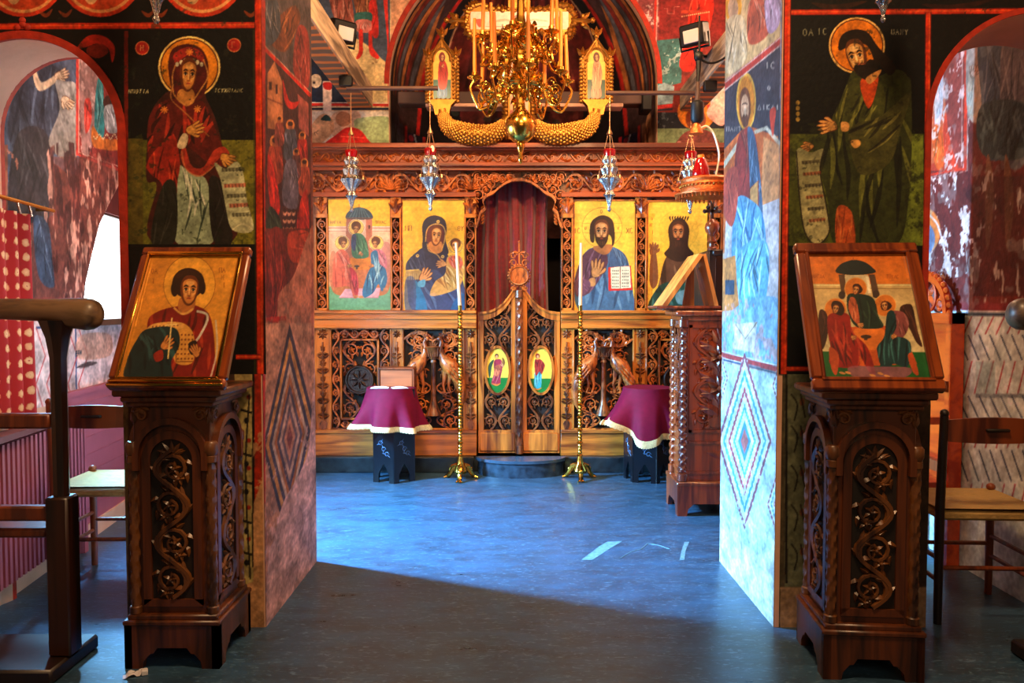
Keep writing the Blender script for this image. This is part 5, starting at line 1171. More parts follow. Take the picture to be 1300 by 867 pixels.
# ------------------------------------------------------------------ rush-seated chairs
def chair(loc, rotz, label, posts, seat_m=RUSH):
    r = thing('rush_chair', label, 'chair', loc, rotz, 'wooden chairs with woven rush seats')
    w, d, sh, bh = .22, .20, .535, .965
    for s in (-1, 1):
        ob('back_post', MB().tube([(s*w, -d, 0), (s*w, -d, sh), (s*w*1.0, -d-.02, bh)], [.018, .021, .018], 10).ball((s*w, -d-.021, bh+.008), (.02, .02, .02), 10, 6), posts, r, local=True)
        ob('front_leg', MB().tube([(s*w, d, 0), (s*w, d, sh-.01)], [.017, .021], 10).ball((s*w, d, sh+.012), (.022, .022, .02), 10, 6), CHAIRW, r, local=True)
    def slat(u, v): x = -w+2*w*u; return (x, -d-.016-.03*math.sin(PI*u), .845+.095*v+.018*math.sin(PI*u)*(1 if v > .5 else -.3))
    mb = MB(); mb.grid(slat, 16, 2); mb.grid(lambda u, v: tuple(Vector(slat(u, v))+Vector((0, .018, 0))), 16, 2)
    for v in (0, 1): mb.grid(lambda u, q: tuple(Vector(slat(u, v))+Vector((0, .018*q, 0))), 16, 1)
    bs = ob('back_slat', mb, CHAIRW, r, local=True)
    ob('hand_slot', MB().box((-.05, -d-.062, .895), (.05, -d-.02, .908), .004), GLOOM, bs, local=True)
    def seat(u, v):
        a, b = u*2-1, v*2-1; m = max(abs(a), abs(b)); return (a*(w+.012), b*(d+.012), sh-.004-.012*(1-m)+.006*abs(math.sin(m*30)))
    mb = MB(); mb.grid(seat, 24, 24); mb.box((-w-.01, -d-.01, sh-.055), (w+.01, d+.01, sh-.012), .012); ob('seat', mb, seat_m, r, local=True)
    for z, a in ((.20, 0), (.30, 0), (.22, 1)):
        for s in (-1, 1): ob('rung', MB().tube([(s*w, -d, z), (s*w, d, z)] if a == 0 else [(-w, s*d, z+.04), (w, s*d, z+.04)], .011, 8), CHAIRW, r, local=True)
    return r
chair((-2.13, 4.2, 0), R(2), 'chair with a pale rush seat beside the radiator, partly behind the left carved pedestal', CHAIRW)
chair((2.185, 3.75, 0), R(-3), 'dark-posted rush chair standing right of the three-figure icon', CHAIRD)

# ------------------------------------------------------------------ choir stalls cut by the frame's edges
def stall(loc, rotz, label):
    r = thing('choir_stall', label, 'stall', loc, rotz, 'dark choir stalls with high rounded armrests')
    mb = MB(); mb.tube([(0, 0, .10), (0, 0, .70), (0, 0, 1.25), (0, 0, 1.33), (.0, 0, 1.40)], [.030, .030, .032, .045, .070], 8)
    mb.box((-.045, -.045, .06), (.045, .045, .70), .008); ob('front_post', mb, DARKWOOD, r, local=True)
    mb = MB(); mb.tube([(-.62, 0, 1.445), (-.30, 0, 1.447), (-.05, 0, 1.44), (.06, 0, 1.428), (.12, 0, 1.424), (.14, 0, 1.424), (.158, 0, 1.424), (.17, 0, 1.424), (.176, 0, 1.424)], [.038, .04, .045, .060, .064, .061, .051, .034, .012], 22)
    ob('armrest', mb, ARMW, r, local=True)
    ob('rear_post', MB().box((-.64, -.04, .06), (-.56, .04, 1.62), .008), DARKWOOD, r, local=True)
    for z in (1.0, .63): ob('rail', MB().box((-.58, -.022, z-.03), (-.03, .022, z+.03), .008), CHAIRW, r, local=True)
    ob('foot_board', MB().box((-.66, -.16, 0), (.035, .19, .06), .01), CHAIRD, r, local=True)
    ob('seat', MB().box((-.58, .02, .52), (-.08, .22, .56), .01), CHAIRW, r, local=True)
    ob('back_board', MB().box((-.63, .0, .3), (-.60, .23, 1.6), .006), DARKWOOD, r, local=True)
    return r
ARMW = wood('worn_armrest', (66, 48, 34), (124, 98, 70), 6, .45, (.2, 1, 1))
stall((-1.80, 3.12, 0), 0, 'dark choir stall cut by the edge beside the patterned red curtain')
stall((2.13, 3.10, 0), PI, 'choir stall beyond the right rush chair, only its rounded armrest end in view')

# ------------------------------------------------------------------ candle stands, tables, boxes
def candle_stand(loc, lean, label):
    r = thing('candle_stand', label, 'candle stand', loc, 0, 'tall beaded brass candle stands before the icon screen')
    mb = MB(); mb.lathe([(.0, .05), (.05, .055), (.06, .075), (.05, .10), (.03, .13), (.026, .17), (.018, .2)], n=16)
    ob('base', mb, BRASS, r, local=True)
    for k in range(3):
        a = -PI/2+k*2*PI/3; c, s = math.cos(a), math.sin(a)
        f = MB(); f.tube([(.03*c, .03*s, .12), (.07*c, .07*s, .10), (.10*c, .10*s, .05), (.125*c, .125*s, .02), (.16*c, .16*s, .012)], [.022, .026, .02, .02, .006], 8)
        for q in (-.35, 0, .35): f.tube([(.12*c, .12*s, .018), (.155*math.cos(a+q*.5), .155*math.sin(a+q*.5), .008)], [.012, .006], 6)
        f.ball((.095*c, .095*s, .075), (.022, .022, .025), 8, 6); ob('lion_foot', f, BRASS, r, local=True)
    pr = []; z = .19; i = 0
    while z < 1.40:
        pr += [(.015, z), (.021 if i % 4 else .028, z+.012), (.015, z+.024)]; z += .027; i += 1
    ob('shaft', MB().lathe(pr, n=12), BRASS, r, local=True)
    ob('socket', MB().lathe([(.012, 1.39), (.026, 1.40), (.028, 1.41), (.016, 1.42), (.018, 1.47), (.014, 1.47)], n=14), BRASS, r, local=True)
    cd = ob('candle', MB().tube([(0, 0, 1.46), (lean*.5, 0, 1.72), (lean, 0, 1.99)], [.015, .014, .011], 10), PALEWAX, r, local=True)
    return r
candle_stand((-.436, 6.60, 0), -.03, 'brass candle stand whose pale candle leans, right of the box-topped table')
candle_stand((.574, 6.62, 0), .005, 'brass candle stand with an upright candle, before the icon of the man with a book')
def hex_table(loc, rotz, label, H=.775):
    r = thing('side_table', label, 'table', loc, rotz, 'black six-sided side tables under magenta cloths'); R_ = .198
    mb = MB(); mb.lathe([(R_*.97, H-.025), (R_*1.0, H-.018), (R_*1.0, H-.004), (R_*.97, H)], n=6, ang0=PI/6); mb.lathe([(R_*1.04, .47), (R_*1.04, .49)], n=6, ang0=PI/6)
    ob('top', mb, BLACKWOOD, r, local=True)
    for k in range(6):
        a = k*PI/3; c = Vector((math.cos(a), math.sin(a), 0)); U = Vector((-math.sin(a), math.cos(a), 0)); s = R_*math.tan(PI/6)
        Tf = frame_T(c*R_*.99*.87, U, (0, 0, 1)); s *= .87*1.0; mb = MB(); s2 = s*1.02
        mb.prism([(-s2, 0), (-s2*.5, 0), (-s2*.5, .07), (-s2*.2, .13), (0, .16), (s2*.2, .13), (s2*.5, .07), (s2*.5, 0), (s2, 0), (s2, H-.02), (-s2, H-.02)], Tf, -.015, 0)
        pn = ob('side_panel', mb, BLACKWOOD, r, local=True); m2 = MB()
        for q in range(3):
            cx, cz, rr = (-.03, .0, .03)[q], (.33, .28, .24)[q], .022
            stem(m2, Tf, [(cx+rr*(1-.6*t/12)*math.cos(t*.55), cz+rr*(1-.6*t/12)*math.sin(t*.55)) for t in range(13)], .0022, .001); leaf(m2, Tf, cx, cz, 1+q, .05, .012, .0, .002); leaf(m2, Tf, cx, cz, 3.6+q, .045, .012, .0, .002)
        ob('pearl_inlay', m2, INLAY, pn, local=True)
    return r
def cloth(loc, rotz, label, H, fn, top=.215):
    r = thing('tablecloth', label, 'tablecloth', loc, rotz, 'magenta cloths with cream fringe'); n = 120; m = 22
    def P(a, t, lift=0):
        Rr, drop = fn(a); k = t**1.15; w = 1+.15*t*math.sin(a*7+1)+.06*t*math.sin(a*12)
        rr = top+(Rr*w-top)*k
        return (rr*math.cos(a), rr*math.sin(a), H+.004 - drop*t - .012*min(t*12, 1)*(t > 0)+lift)
    mb = MB(); mb.add([(0, 0, H+.004)]+[(top*.96*math.cos(2*PI*k/n), top*.96*math.sin(2*PI*k/n), H+.004) for k in range(n)], [(0, 1+k, 1+(k+1) % n) for k in range(n)])
    vs = [(top*.96*math.cos(2*PI*k/n), top*.96*math.sin(2*PI*k/n), H+.004) for k in range(n)]
    for j in range(m+1): vs += [P(2*PI*k/n, j/m) for k in range(n)]
    mb.add(vs, [(j*n+k, j*n+(k+1) % n, (j+1)*n+(k+1) % n, (j+1)*n+k) for j in range(m+1) for k in range(n)]); ob('cloth', mb, CLOTH, r, local=True, smooth=60)
    f = MB(); vs = []
    for j, (t, o) in enumerate(((.955, .004), (.99, .007), (1.04, .008), (1.085, .004))):
        for k in range(n*2):
            a = PI*k/n; q = Vector(P(a, t)); e = Vector((math.cos(a), math.sin(a), 0))*(o+.002*(k % 2)); vs.append(q+e+Vector((0, 0, -.006*(k % 2) if j == 3 else 0)))
    N = n*2; f.add(vs, [(j*N+k, j*N+(k+1) % N, (j+1)*N+(k+1) % N, (j+1)*N+k) for j in range(3) for k in range(N)]); ob('fringe', f, FRINGE, r, local=True, smooth=60)
    return r
tl = W(500, 500, 6.62).x
hex_table((tl+.0, 6.62, 0), R(8), 'black inlaid six-sided table under the cloth that carries the wooden box')
cloth((tl-.02, 6.62, 0), 0, 'magenta cloth hanging evenly over the table with the wooden box', .777, lambda a: ((.275+.045*max(0, -math.cos(a)))*(1-.22*max(0, math.sin(a))), .30+.02*math.cos(a)), .205)
tr = W(822, 500, 6.62).x
hex_table((tr, 6.62, 0), R(14), 'black inlaid six-sided table half behind the tall lectern')
cloth((tr, 6.62, 0), 0, 'magenta cloth hanging unevenly, half hidden by the tall lectern', .777, lambda a: ((.31+.05*max(0, -math.cos(a)))*(1-.30*max(0, math.sin(a))), .33+.09*math.cos(a+.6)+.05*math.cos(4*a+1.2)), .205)
bx = thing('wooden_box', 'plain reddish wooden box standing on the magenta-covered table', 'box', (tl+.02, 6.69, .783))
ob('body', MB().box((-.135, -.07, 0), (.135, .07, .145), .004), wood('box_cedar', (120, 52, 22), (176, 92, 46), 4, .5, (.1, 1, 1)), bx, local=True); ob('lid', MB().box((-.15, -.08, .145), (.15, .08, .162), .004), CHAIRW, bx, local=True)
for s in (-1, 1): ob('corner_post', MB().box((s*.146-.008, -.078, 0), (s*.146+.008, .078, .147), .002), CHAIRW, bx, local=True)
def paper(loc, rz, w, d, label):
    r = thing('paper_sheet', label, 'paper', loc, rz); ob('sheet', MB().grid(lambda u, v: ((u-.5)*w, (v-.5)*d, .002+.010*math.sin(u*3)*v), 8, 6), PAPER, r, local=True); 
    ob('under_sheet', MB().box((-w*.46, -d*.46, -.001), (w*.48, d*.42, .001)), PAPER, r, local=True); return r
paper((tl-.10, 6.505, .784), .1, .15, .11, 'flat white sheets at the left edge of the magenta-covered table'); paper((tl+.065, 6.50, .784), .35, .13, .10, 'white sheets lying in front of the wooden box, right of the others')

# ------------------------------------------------------------------ lectern, book rest, high-backed stall, disc lamp on the right
lc = thing('lectern', 'tall glossy carved lectern with twisted columns beside the right pier', 'lectern', (1.44, 5.62, 0))
x0, x1, y0, y1 = 1.19, 1.69, 5.46, 5.78; mb = MB(); q = .04
for o, U, w in (((1.44, y0-q, 0), (1, 0, 0), .285), ((1.44, y1+q, 0), (-1, 0, 0), .285), ((x0-q, 5.62, 0), (0, -1, 0), .195), ((x1+q, 5.62, 0), (0, 1, 0), .195)):
    mb.prism([(-w, 0), (-w+.06, 0), (-w+.07, .05), (-w+.11, .085), (w-.11, .085), (w-.07, .05), (w-.06, 0), (w, 0), (w, .235), (-w, .235)], frame_T(o, U, (0, 0, 1)), -.03, 0)
mb.box((x0-q-.006, y0-q-.006, .21), (x1+q+.006, y1+q+.006, .24), .008); ob('plinth', mb, LECT, lc)
ob('body', MB().box((x0, y0, .23), (x1, y1, 1.38), .004), LECT, lc); ob('top', MB().box((x0-.02, y0-.02, 1.36), (x1+.02, y1+.02, 1.395), .006).box((x0-.06, y0-.05, 1.392), (x1+.06, y1+.05, 1.43), .01), LECT, lc)
for o, U, w in (((1.44, y0, 0), (1, 0, 0), .21), ((x0, 5.62, 0), (0, -1, 0), .10)):
    Tf = frame_T(o, U, (0, 0, 1)); m1 = MB()
    for a in ((-w, .58, w, .60), (-w, 1.31, w, 1.33), (-w, .58, -w+.02, 1.33), (w-.02, .58, w, 1.33), (-w, .29, w, .31), (-w, .50, w, .52)): m1.prism([(a[0], a[1]), (a[2], a[1]), (a[2], a[3]), (a[0], a[3])], Tf, 0, .012)
    pn = ob('carved_panel', m1, LECT, lc); m2 = MB(); twin(m2, Tf, -w+.02, .61, 2*w-.04, .69, 4, r=.008, d=.008, sd=5); candelabra(m2, Tf, -w*.6, .62, w*1.2, .64, 5, .014); leaf(m2, Tf, -.03, .41, .3, .12, .05, .004); leaf(m2, Tf, .03, .41, PI-.3, .12, .05, .004); ob('leaf_carving', m2, LECT, pn)
for a in ((x0, y0), (x1, y0), (x0, y1), (x1, y1)):
    mb = MB(); flutes(mb, a[0], a[1], .24, 1.37, .026, 12, 120, 3, .22); ob('twisted_column', mb, LECT, lc)
br = thing('folding_bookrest', 'empty A-shaped wooden bookrest standing on the tall lectern', 'bookrest', (1.25, 5.6, 1.43))
zt = 1.43; Tb = lambda u, v, d: (u, 5.78-d, v); U = lambda *L: [(W(x, y, 5.42).x, W(x, y, 5.42).z) for x, y in L]
ob('base_board', MB().box((.995, 5.43, zt+.012), (1.44, 5.78, zt+.032), .005).box((1.05, 5.47, zt), (1.40, 5.74, zt+.014), .003), LECT, br)
ob('lower_ledge', MB().prism([(.985, zt+.02), (1.0, zt+.014), (1.115, zt+.02), (1.10, zt+.036)], Tb, 0, .36), LECT, br)
ob('front_board', MB().prism([(1.035, zt+.035), (1.065, zt+.028), (1.315, zt+.385), (1.285, zt+.392)], Tb, 0, .36), PINE, br)
ob('rear_board', MB().prism([(1.315, zt+.385), (1.335, zt+.392), (1.425, zt+.034), (1.40, zt+.03)], Tb, .02, .34), PINE, br)
ob('prop', MB().prism([(1.235, zt+.034), (1.32, zt+.034), (1.315, zt+.30), (1.275, zt+.30)], Tb, .05, .07), PINE, br)
ss = thing('high_backed_stall', 'dark tall stall back topped by a turned finial and small cross', 'stall', (1.75, 6.1, 0))
ob('side_board', MB().box((1.47, 5.92, 0), (1.53, 6.4, 1.88), .008), DARKWOOD, ss); ob('back_board', MB().box((1.52, 6.36, .1), (2.1, 6.41, 1.88), .008), DARKWOOD, ss); ob('seat', MB().box((1.52, 5.98, .45), (2.1, 6.37, .5), .01), DARKWOOD, ss); ob('side_board', MB().box((2.09, 5.92, 0), (2.15, 6.4, 1.88), .008), DARKWOOD, ss); ob('front_rail', MB().box((1.5, 5.9, 1.84), (2.12, 5.96, 1.885), .008), DARKWOOD, ss)
fx_, fy_ = 1.50, 5.94; mb = MB(); mb.lathe([(.03, 1.88), (.036, 1.895), (.022, 1.91), (.022, 1.93), (.036, 1.945), (.028, 1.965), (.02, 1.985), (.047, 2.02), (.056, 2.05), (.047, 2.08), (.02, 2.105), (.012, 2.115)], (fx_, fy_, 0), 18)
fn = ob('finial', mb, LECT, ss); mb = MB(); mb.box((fx_-.012, fy_-.01, 2.11), (fx_+.012, fy_+.01, 2.23), .003); mb.box((fx_-.05, fy_-.01, 2.16), (fx_+.05, fy_+.01, 2.185), .003)
for a in ((-.055, 2.172), (.055, 2.172), (0, 2.24), (-.03, 2.2), (.03, 2.2)): mb.ball((fx_+a[0], fy_, a[1]), .017, 8, 6)
ob('cross', mb, DARKWOOD, fn)
COPPER = mat('coppery_gilt', (206, 104, 44), .35, .6, .5, 40, bump=.4)
dl = thing('tray_lamp', 'round copper-gilt hanging lamp tray with a fringed rim and red glass on top', 'lamp', (1.36, 5.55, 2.22)); dc = (1.365, 5.55)
ob('tray', MB().lathe([(0, 2.235), (.17, 2.235), (.185, 2.25), (.185, 2.275), (.18, 2.285), (.19, 2.30), (.18, 2.315), (.186, 2.335), (.17, 2.35), (0, 2.352)], (*dc, 0), 40), COPPER, dl)
mb = MB(); mb.lathe([(.19, 2.225), (.225, 2.23), (.225, 2.242), (.19, 2.25)], (*dc, 0), 40)
for k in range(44): a = 2*PI*k/44; mb.tube([(dc[0]+.21*math.cos(a), dc[1]+.21*math.sin(a), 2.23), (dc[0]+.212*math.cos(a), dc[1]+.212*math.sin(a), 2.205)], [.009, .004], 5)
ob('fringed_rim', mb, COPPER, dl); mb = MB()
for k in range(40): a = 2*PI*k/40; mb.ball((dc[0]+.186*math.cos(a), dc[1]+.186*math.sin(a), 2.292), .008, 6, 4)
ob('bead_band', mb, GILT, dl); ob('red_cup', MB().lathe([(.05, 2.35), (.062, 2.37), (.055, 2.42), (.035, 2.48), (.024, 2.49)], (dc[0]-.05, dc[1]-.02, 0), 18), RUBY, dl)
ob('candle_stub', MB().lathe([(.024, 2.48), (.024, 2.51), (.005, 2.515)], (dc[0]-.05, dc[1]-.02, 0), 12), WAX, dl)
cb = [W(885, 166, 5.5), W(896, 160, 5.5), W(905, 168, 5.5), W(910, 182, 5.5), W(913, 197, 5.5), W(911, 212, 5.5), W(908, 232, 5.5)]
cb[-1].z = 2.352; ob('cable', MB().tube(spline([tuple(c) for c in cb], 5, False), .007, 6), WHITEPL, dl)
hl = thing('lamp_socket', 'black cable-hung lamp socket with a knob below the right roof beam', 'lamp socket', tuple(W(886, 150, 5.5)))
A = lambda px, py: tuple(W(px, py, 5.5))
ob('cable', MB().tube([A(888, 20), A(888, 66)], .008, 6).tube(spline([A(890, 76), A(900, 80), A(912, 78), A(925, 70)], 5, False), .008, 6), IRON, hl)
ob('junction_knob', MB().ball(A(887, 72), (.035, .035, .038), 12, 8).tube([A(887, 76), A(887, 90), A(886, 104)], [.022, .016, .01], 8), IRON, hl)
ob('stem', MB().tube([A(886, 104), A(886, 118), A(885, 130)], [.012, .016, .02], 8), mat('worn_wood_stem', (70, 44, 36), .7), hl); ob('socket', MB().lathe([(.03, A(885, 156)[2]), (.046, A(885, 152)[2]), (.046, A(885, 131)[2]), (.03, A(885, 128)[2])], (A(885, 150)[0], 5.5, 0), 18), IRON, hl)
ob('cap', MB().lathe([(.05, A(882, 170)[2]), (.04, A(882, 164)[2]), (.02, A(884, 156)[2])], (A(884, 165)[0], 5.5, 0), 14), COPPER, hl)

# ------------------------------------------------------------------ silver oil lamps
def oil_lamp(loc, label, top, sc=1.):
    """hanging silver lamp; origin at the lower tip, top = height of the hook above it"""
    r = thing('oil_lamp', label, 'oil lamp', loc, 0, 'silver hanging oil lamps with red glasses'); k = sc
    ob('body', MB().lathe([(0, 0), (.010*k, .006*k), (.016*k, .022*k), (.008*k, .045*k), (.014*k, .06*k), (.022*k, .10*k), (.034*k, .125*k), (.05*k, .14*k), (.036*k, .158*k), (.028*k, .18*k), (.05*k, .22*k), (.072*k, .25*k), (.085*k, .275*k), (.07*k, .295*k), (.052*k, .31*k), (.06*k, .335*k), (.068*k, .36*k), (.05*k, .385*k), (.042*k, .40*k), (.056*k, .425*k), (.056*k, .445*k), (.046*k, .46*k)], n=40, lobes=10, amp=.10), SILVER, r, local=True)
    ob('glass', MB().lathe([(.042*k, .455*k), (.052*k, .49*k), (.054*k, .515*k), (.046*k, .522*k), (.02*k, .50*k)], n=20), RUBY, r, local=True)
    zc = .66*k
    for q in range(3):
        a = q*2*PI/3+.5; f = MB(); p0 = Vector((.105*k*math.cos(a), .105*k*math.sin(a), .285*k)); p1 = Vector((.012*k*math.cos(a), .012*k*math.sin(a), zc))
        f.tube([p0*.8+Vector((0, 0, .055*k)), p0, p0+Vector((0, 0, .03))], [.008*k, .012*k, .006*k], 6)
        n = 26
        for i in range(n): c = p0.lerp(p1, (i+.5)/n); f.ball(c, (.0042*k, .0042*k, .0085*k), 5, 4)
        ob('chain', f, CHAIN, r, local=True)
    f = MB().lathe([(.026*k, zc-.012), (.022*k, zc), (.008*k, zc+.03*k), (.004, zc+.05*k)], n=12); n = max(int((top-zc)/.03), 1)
    f.tube([(0, 0, zc+.04*k), (0, 0, top)], .0035, 5)
    for i in range(n): f.ball((0, 0, zc+.05*k+(top-zc-.05*k)*(i+.5)/n), (.005, .005, .010), 5, 4)
    ob('hanger', f, CHAIN, r, local=True); return r
LY = 6.2
for px, py, hy, lab in ((446.5, 270, 115, 'silver oil lamp hanging before the three-figure icon of the screen'), (546.5, 268, 112, 'silver oil lamp with glowing red glass before the icon of the woman and child'), (773.5, 269, 117, 'silver oil lamp hanging before the icon of the man with the book'), (876, 272, 120, 'silver oil lamp partly hidden behind the copper-gilt tray')):
    a, b = W(px, py, LY), W(px, hy, LY); lampo = oil_lamp(tuple(a), lab, b.z-a.z-.018, .93)
    if px == 546.5:
        FL, nt_, b_ = _mat('oil_flame'); b_.inputs['Base Color'].default_value = (1, .2, .05, 1); b_.inputs['Emission Color'].default_value = (1, .10, .04, 1); b_.inputs['Emission Strength'].default_value = 12
        ob('flame', MB().ball((.02, -.035, .475), (.016, .012, .028), 8, 6), FL, lampo, local=True)
for px, py, lab in ((198.5, 31, 'tip of a silver oil lamp hanging above the painted woman saint'), (1121, 29, 'tip of a silver oil lamp hanging above the painted man in olive robe')):
    a = W(px, py, 3.25); oil_lamp(tuple(a), lab, 4.8-a.z, .62 if px > 600 else .85)
def rod(a, b, label, br):
    r = thing('hanging_rod', label, 'rod', tuple((Vector(a)+Vector(b))/2)); ob('bar', MB().cyl(a, b, .017, n=10), mat('rusty_rod', (92, 62, 52), .6, .3, .4), r); ob('bracket', MB().box((br[0]-.05, br[1]-.03, br[2]-.04), (br[0]+.05, br[1]+.03, br[2]+.04), .006), IRON, r)
    return r
BXL, BXR = W(470, 120, 7.2).x-.06, W(858, 128, 7.2).x+.06
a, b = W(440, 113, LY), W(556, 112, LY); a.z = b.z; rod(a, b, 'iron rod from the left roof beam carrying two oil lamps', (BXL+.05, LY, a.z+.05))
a, b = W(769, 118, LY), W(882, 118, LY); a.z = b.z; rod(a, b, 'iron rod from the right roof beam carrying two oil lamps', (BXR, LY, a.z+.05))
# ------------------------------------------------------------------ roof beams, floodlights
BEAMW = wood('old_painted_beam', (96, 78, 62), (190, 162, 130), 5, .7, (1, .1, 1), 0, .3)
def zigzag_mat():
    m, nt, b = _mat('beam_zigzag'); N, L = nt.nodes, nt.links; tc = N.new('ShaderNodeTexCoord'); wv = N.new('ShaderNodeTexWave'); wv.bands_direction = 'Y'; wv.inputs['Scale'].default_value = 2.2; wv.inputs['Distortion'].default_value = 3
    L.new(tc.outputs['Object'], wv.inputs['Vector']); cr = N.new('ShaderNodeValToRGB'); e = cr.color_ramp.elements; e[0].position = .6; e[0].color = (*lin((110, 84, 60)), 1); e[1].position = .8; e[1].color = (*lin((206, 110, 44)), 1)
    L.new(wv.outputs['Fac'], cr.inputs['Fac']); L.new(cr.outputs['Color'], b.inputs['Base Color']); b.inputs['Roughness'].default_value = .8; return m
ZIG = zigzag_mat()
def beam(xc, z0, z1, hw, label):
    r = thing('roof_beam', label, 'beam', (xc, 5.8, z0)); ob('timber', MB().box((xc-hw, BY-.3, z0), (xc+hw, EY-.12, z1), .012), BEAMW, r); ob('painted_underside', MB().box((xc-hw+.01, BY-.2, z0-.006), (xc+hw-.01, EY-.14, z0+.002)), ZIG, r); return r
zl = W(470, 136, 7.2).z; zr_ = W(858, 140, 7.2).z
beam(BXL-.02, zl, zl+.20, .10, 'slanting-looking painted timber beam running back above the left lamps')
beam(BXR+.08, zr_, zr_+.20, .10, 'pale timber beam running back above the right lamps, beside the black socket')
def flood(loc, rz, label):
    r = thing('floodlight', label, 'floodlight', loc, rot=(R(14), R(0), rz), group='small black floodlights on the roof beams')
    ob('housing', MB().box((-.10, -.05, -.08), (.10, .07, .08), .012).box((-.08, .07, -.06), (.08, .10, .06), .01), IRON, r, local=True); ob('lamp_face', MB().box((-.06, -.062, -.06), (.07, -.048, .035), .004), LAMPFACE, r, local=True); ob('bracket', MB().tube([(-.12, 0, .0), (-.12, 0, -.10), (.12, 0, -.10), (.12, 0, 0)], .010, 6).cyl((0, 0, -.1), (0, 0, -.16), .018, n=10).tube([(0, 0, -.15), (.0, .16, -.16)], .014, 6), IRON, r, local=True); return r
LAMPFACE = mat('lamp_glass', (226, 222, 216), .2, 0, .05)
flood(tuple(W(434, 40, 6.1)), R(42), 'black floodlight with white face on the left roof beam'); flood(tuple(W(881, 44, 6.1)), R(-42), 'black floodlight with white face on the right roof beam')
tb = thing('tie_beam', 'dark timber tie beam with a white lower edge across the apse arch', 'beam', (.1, 7.2, W(650, 138, 7.2).z))
za, zb_ = W(650, 134, 7.2).z, W(650, 118, 7.2).z; xa, xb = W(506, 130, 7.2).x, W(818, 130, 7.2).x
ob('timber', MB().box((xa, 7.14, za), (xb, 7.30, zb_), .01), mat('grey_brown_timber', (92, 66, 58), .7, 0, .4, 6, stretch=(.2, 1, 1)), tb); ob('white_edge', MB().box((xa+.25, 7.12, za-.03), (xb-.2, 7.29, za+.002), .006), PLASTER, tb)
ob('end_block', MB().box((W(813, 130, 7.2).x, 7.10, W(650, 143, 7.2).z), (W(826, 130, 7.2).x, 7.31, W(650, 121, 7.2).z), .01), IRON, tb)

# ------------------------------------------------------------------ gilt cross with its two side panels on dragons
GY = 6.95; Tg = XZ(GY); gx = lambda px: W(px, 100, GY).x; gz = lambda py: W(650, py, GY).z
gc = thing('gilt_cross', 'large gilt-edged painted cross rising above the middle of the icon screen', 'cross', (gx(659), GY, gz(185)))
def knop(mb, x, z, r, a):
    for k in (-.7, 0, .7): leaf(mb, Tg, x, z, a+k, r*1.3, r*.6, .02, .02)
    for k in (-1, 1): mb.ball((x+r*.5*math.cos(a+k), GY-.03, z+r*.5*math.sin(a+k)), r*.22, 6, 4)
    mb.ball((x+r*1.2*math.cos(a), GY-.03, z+r*1.2*math.sin(a)), r*.28, 8, 5)
x0, x1, z0, z1 = gx(592), gx(727), gz(46), gz(9); zc = (z0+z1)/2; cxg = gx(659)
arm = [(x0+.03, zc-.10), (x0+.10, zc-.135), (x0+.24, zc-.10), (cxg, zc-.09), (x1-.24, zc-.10), (x1-.10, zc-.135), (x1-.03, zc-.10), (x1, zc), (x1-.03, zc+.10), (x1-.10, zc+.135), (x1-.24, zc+.10), (cxg, zc+.09), (x0+.24, zc+.10), (x0+.10, zc+.135), (x0+.03, zc+.10), (x0, zc)]
mb = MB(); mb.prism([tuple(q) for q in spline(arm, 4)], Tg, 0, .025); mb.box((cxg-.10, GY-.022, gz(178)), (cxg+.10, GY, gz(-40)), .006); bd = ob('board', mb, GILT, gc)
mb = MB(); rr = random.Random(4)
for q in spline(arm, 5): mb.ball((q[0]+rr.uniform(-.01, .01), GY-.02, q[1]+rr.uniform(-.01, .01)), rr.uniform(.018, .03), 7, 5); leaf(mb, Tg, q[0], q[1], math.atan2(q[1]-zc, (q[0]-cxg)*.3)+rr.uniform(-.5, .5), .055, .03, .01, .014)
for k in range(26):
    z = gz(175)+(gz(50)-gz(175))*k/25
    for s in (-1, 1): mb.ball((cxg+s*.115, GY-.02, z), .022, 7, 5); leaf(mb, Tg, cxg+s*.11, z, PI/2-s*1.1, .05, .03, .01, .014)
knop(mb, x0-.06, zc, .09, PI); knop(mb, x1+.06, zc, .09, 0); mb.cyl((x0, GY-.015, zc), (x0-.09, GY-.015, zc), .022, n=8); mb.cyl((x1, GY-.015, zc), (x1+.09, GY-.015, zc), .022, n=8)
ob('carved_edge', mb, GILT, bd)
p = Paint([(x0+.04, GY-.026, zc-.075), (x1-.04, GY-.026, zc-.075), (x1-.04, GY-.026, zc+.075), (x0+.04, GY-.026, zc+.075)], 170, 36, (232, 200, 176), 51); p.view(590, 0, 7.883)
p.robe([(470, 210), (490, 160), (560, 160), (580, 260), (480, 300)], (150, 96, 80), None, (200, 150, 120), 3, 80, 2); p.fill_line([(240, 220), (330, 210), (420, 200), (490, 230)], 26, (206, 160, 130)); p.fill_line([(590, 230), (680, 200), (760, 205), (840, 215)], 26, (206, 160, 130)); p.ell(520, 180, 34, 30, (120, 70, 60))
p.poly([(110, 200), (140, 190), (170, 200), (165, 260), (145, 275), (120, 240)], (220, 56, 28)); p.poly([(880, 200), (950, 170), (950, 290), (900, 260)], (220, 56, 28)); p.line([(210, 265), (960, 270)], 6, (170, 110, 80)); p.build('cross_painting', ICON, gc, lift=.002)
p = Paint([(cxg-.08, GY-.024, gz(165)), (cxg+.08, GY-.024, gz(165)), (cxg+.08, GY-.024, gz(48)), (cxg-.08, GY-.024, gz(48))], 30, 120, (206, 150, 110), 52); p.view(0, 0, 1); p.robe([(652, 50), (668, 50), (670, 90), (664, 130), (654, 130), (650, 90)], (216, 166, 130), None, None, 3, 88, 5); p.rect(640, 140, 680, 170, (150, 50, 40)); p.build('post_painting', ICON, gc, lift=.002)
GYC = GY; GY = 6.85; Tg = XZ(GY)
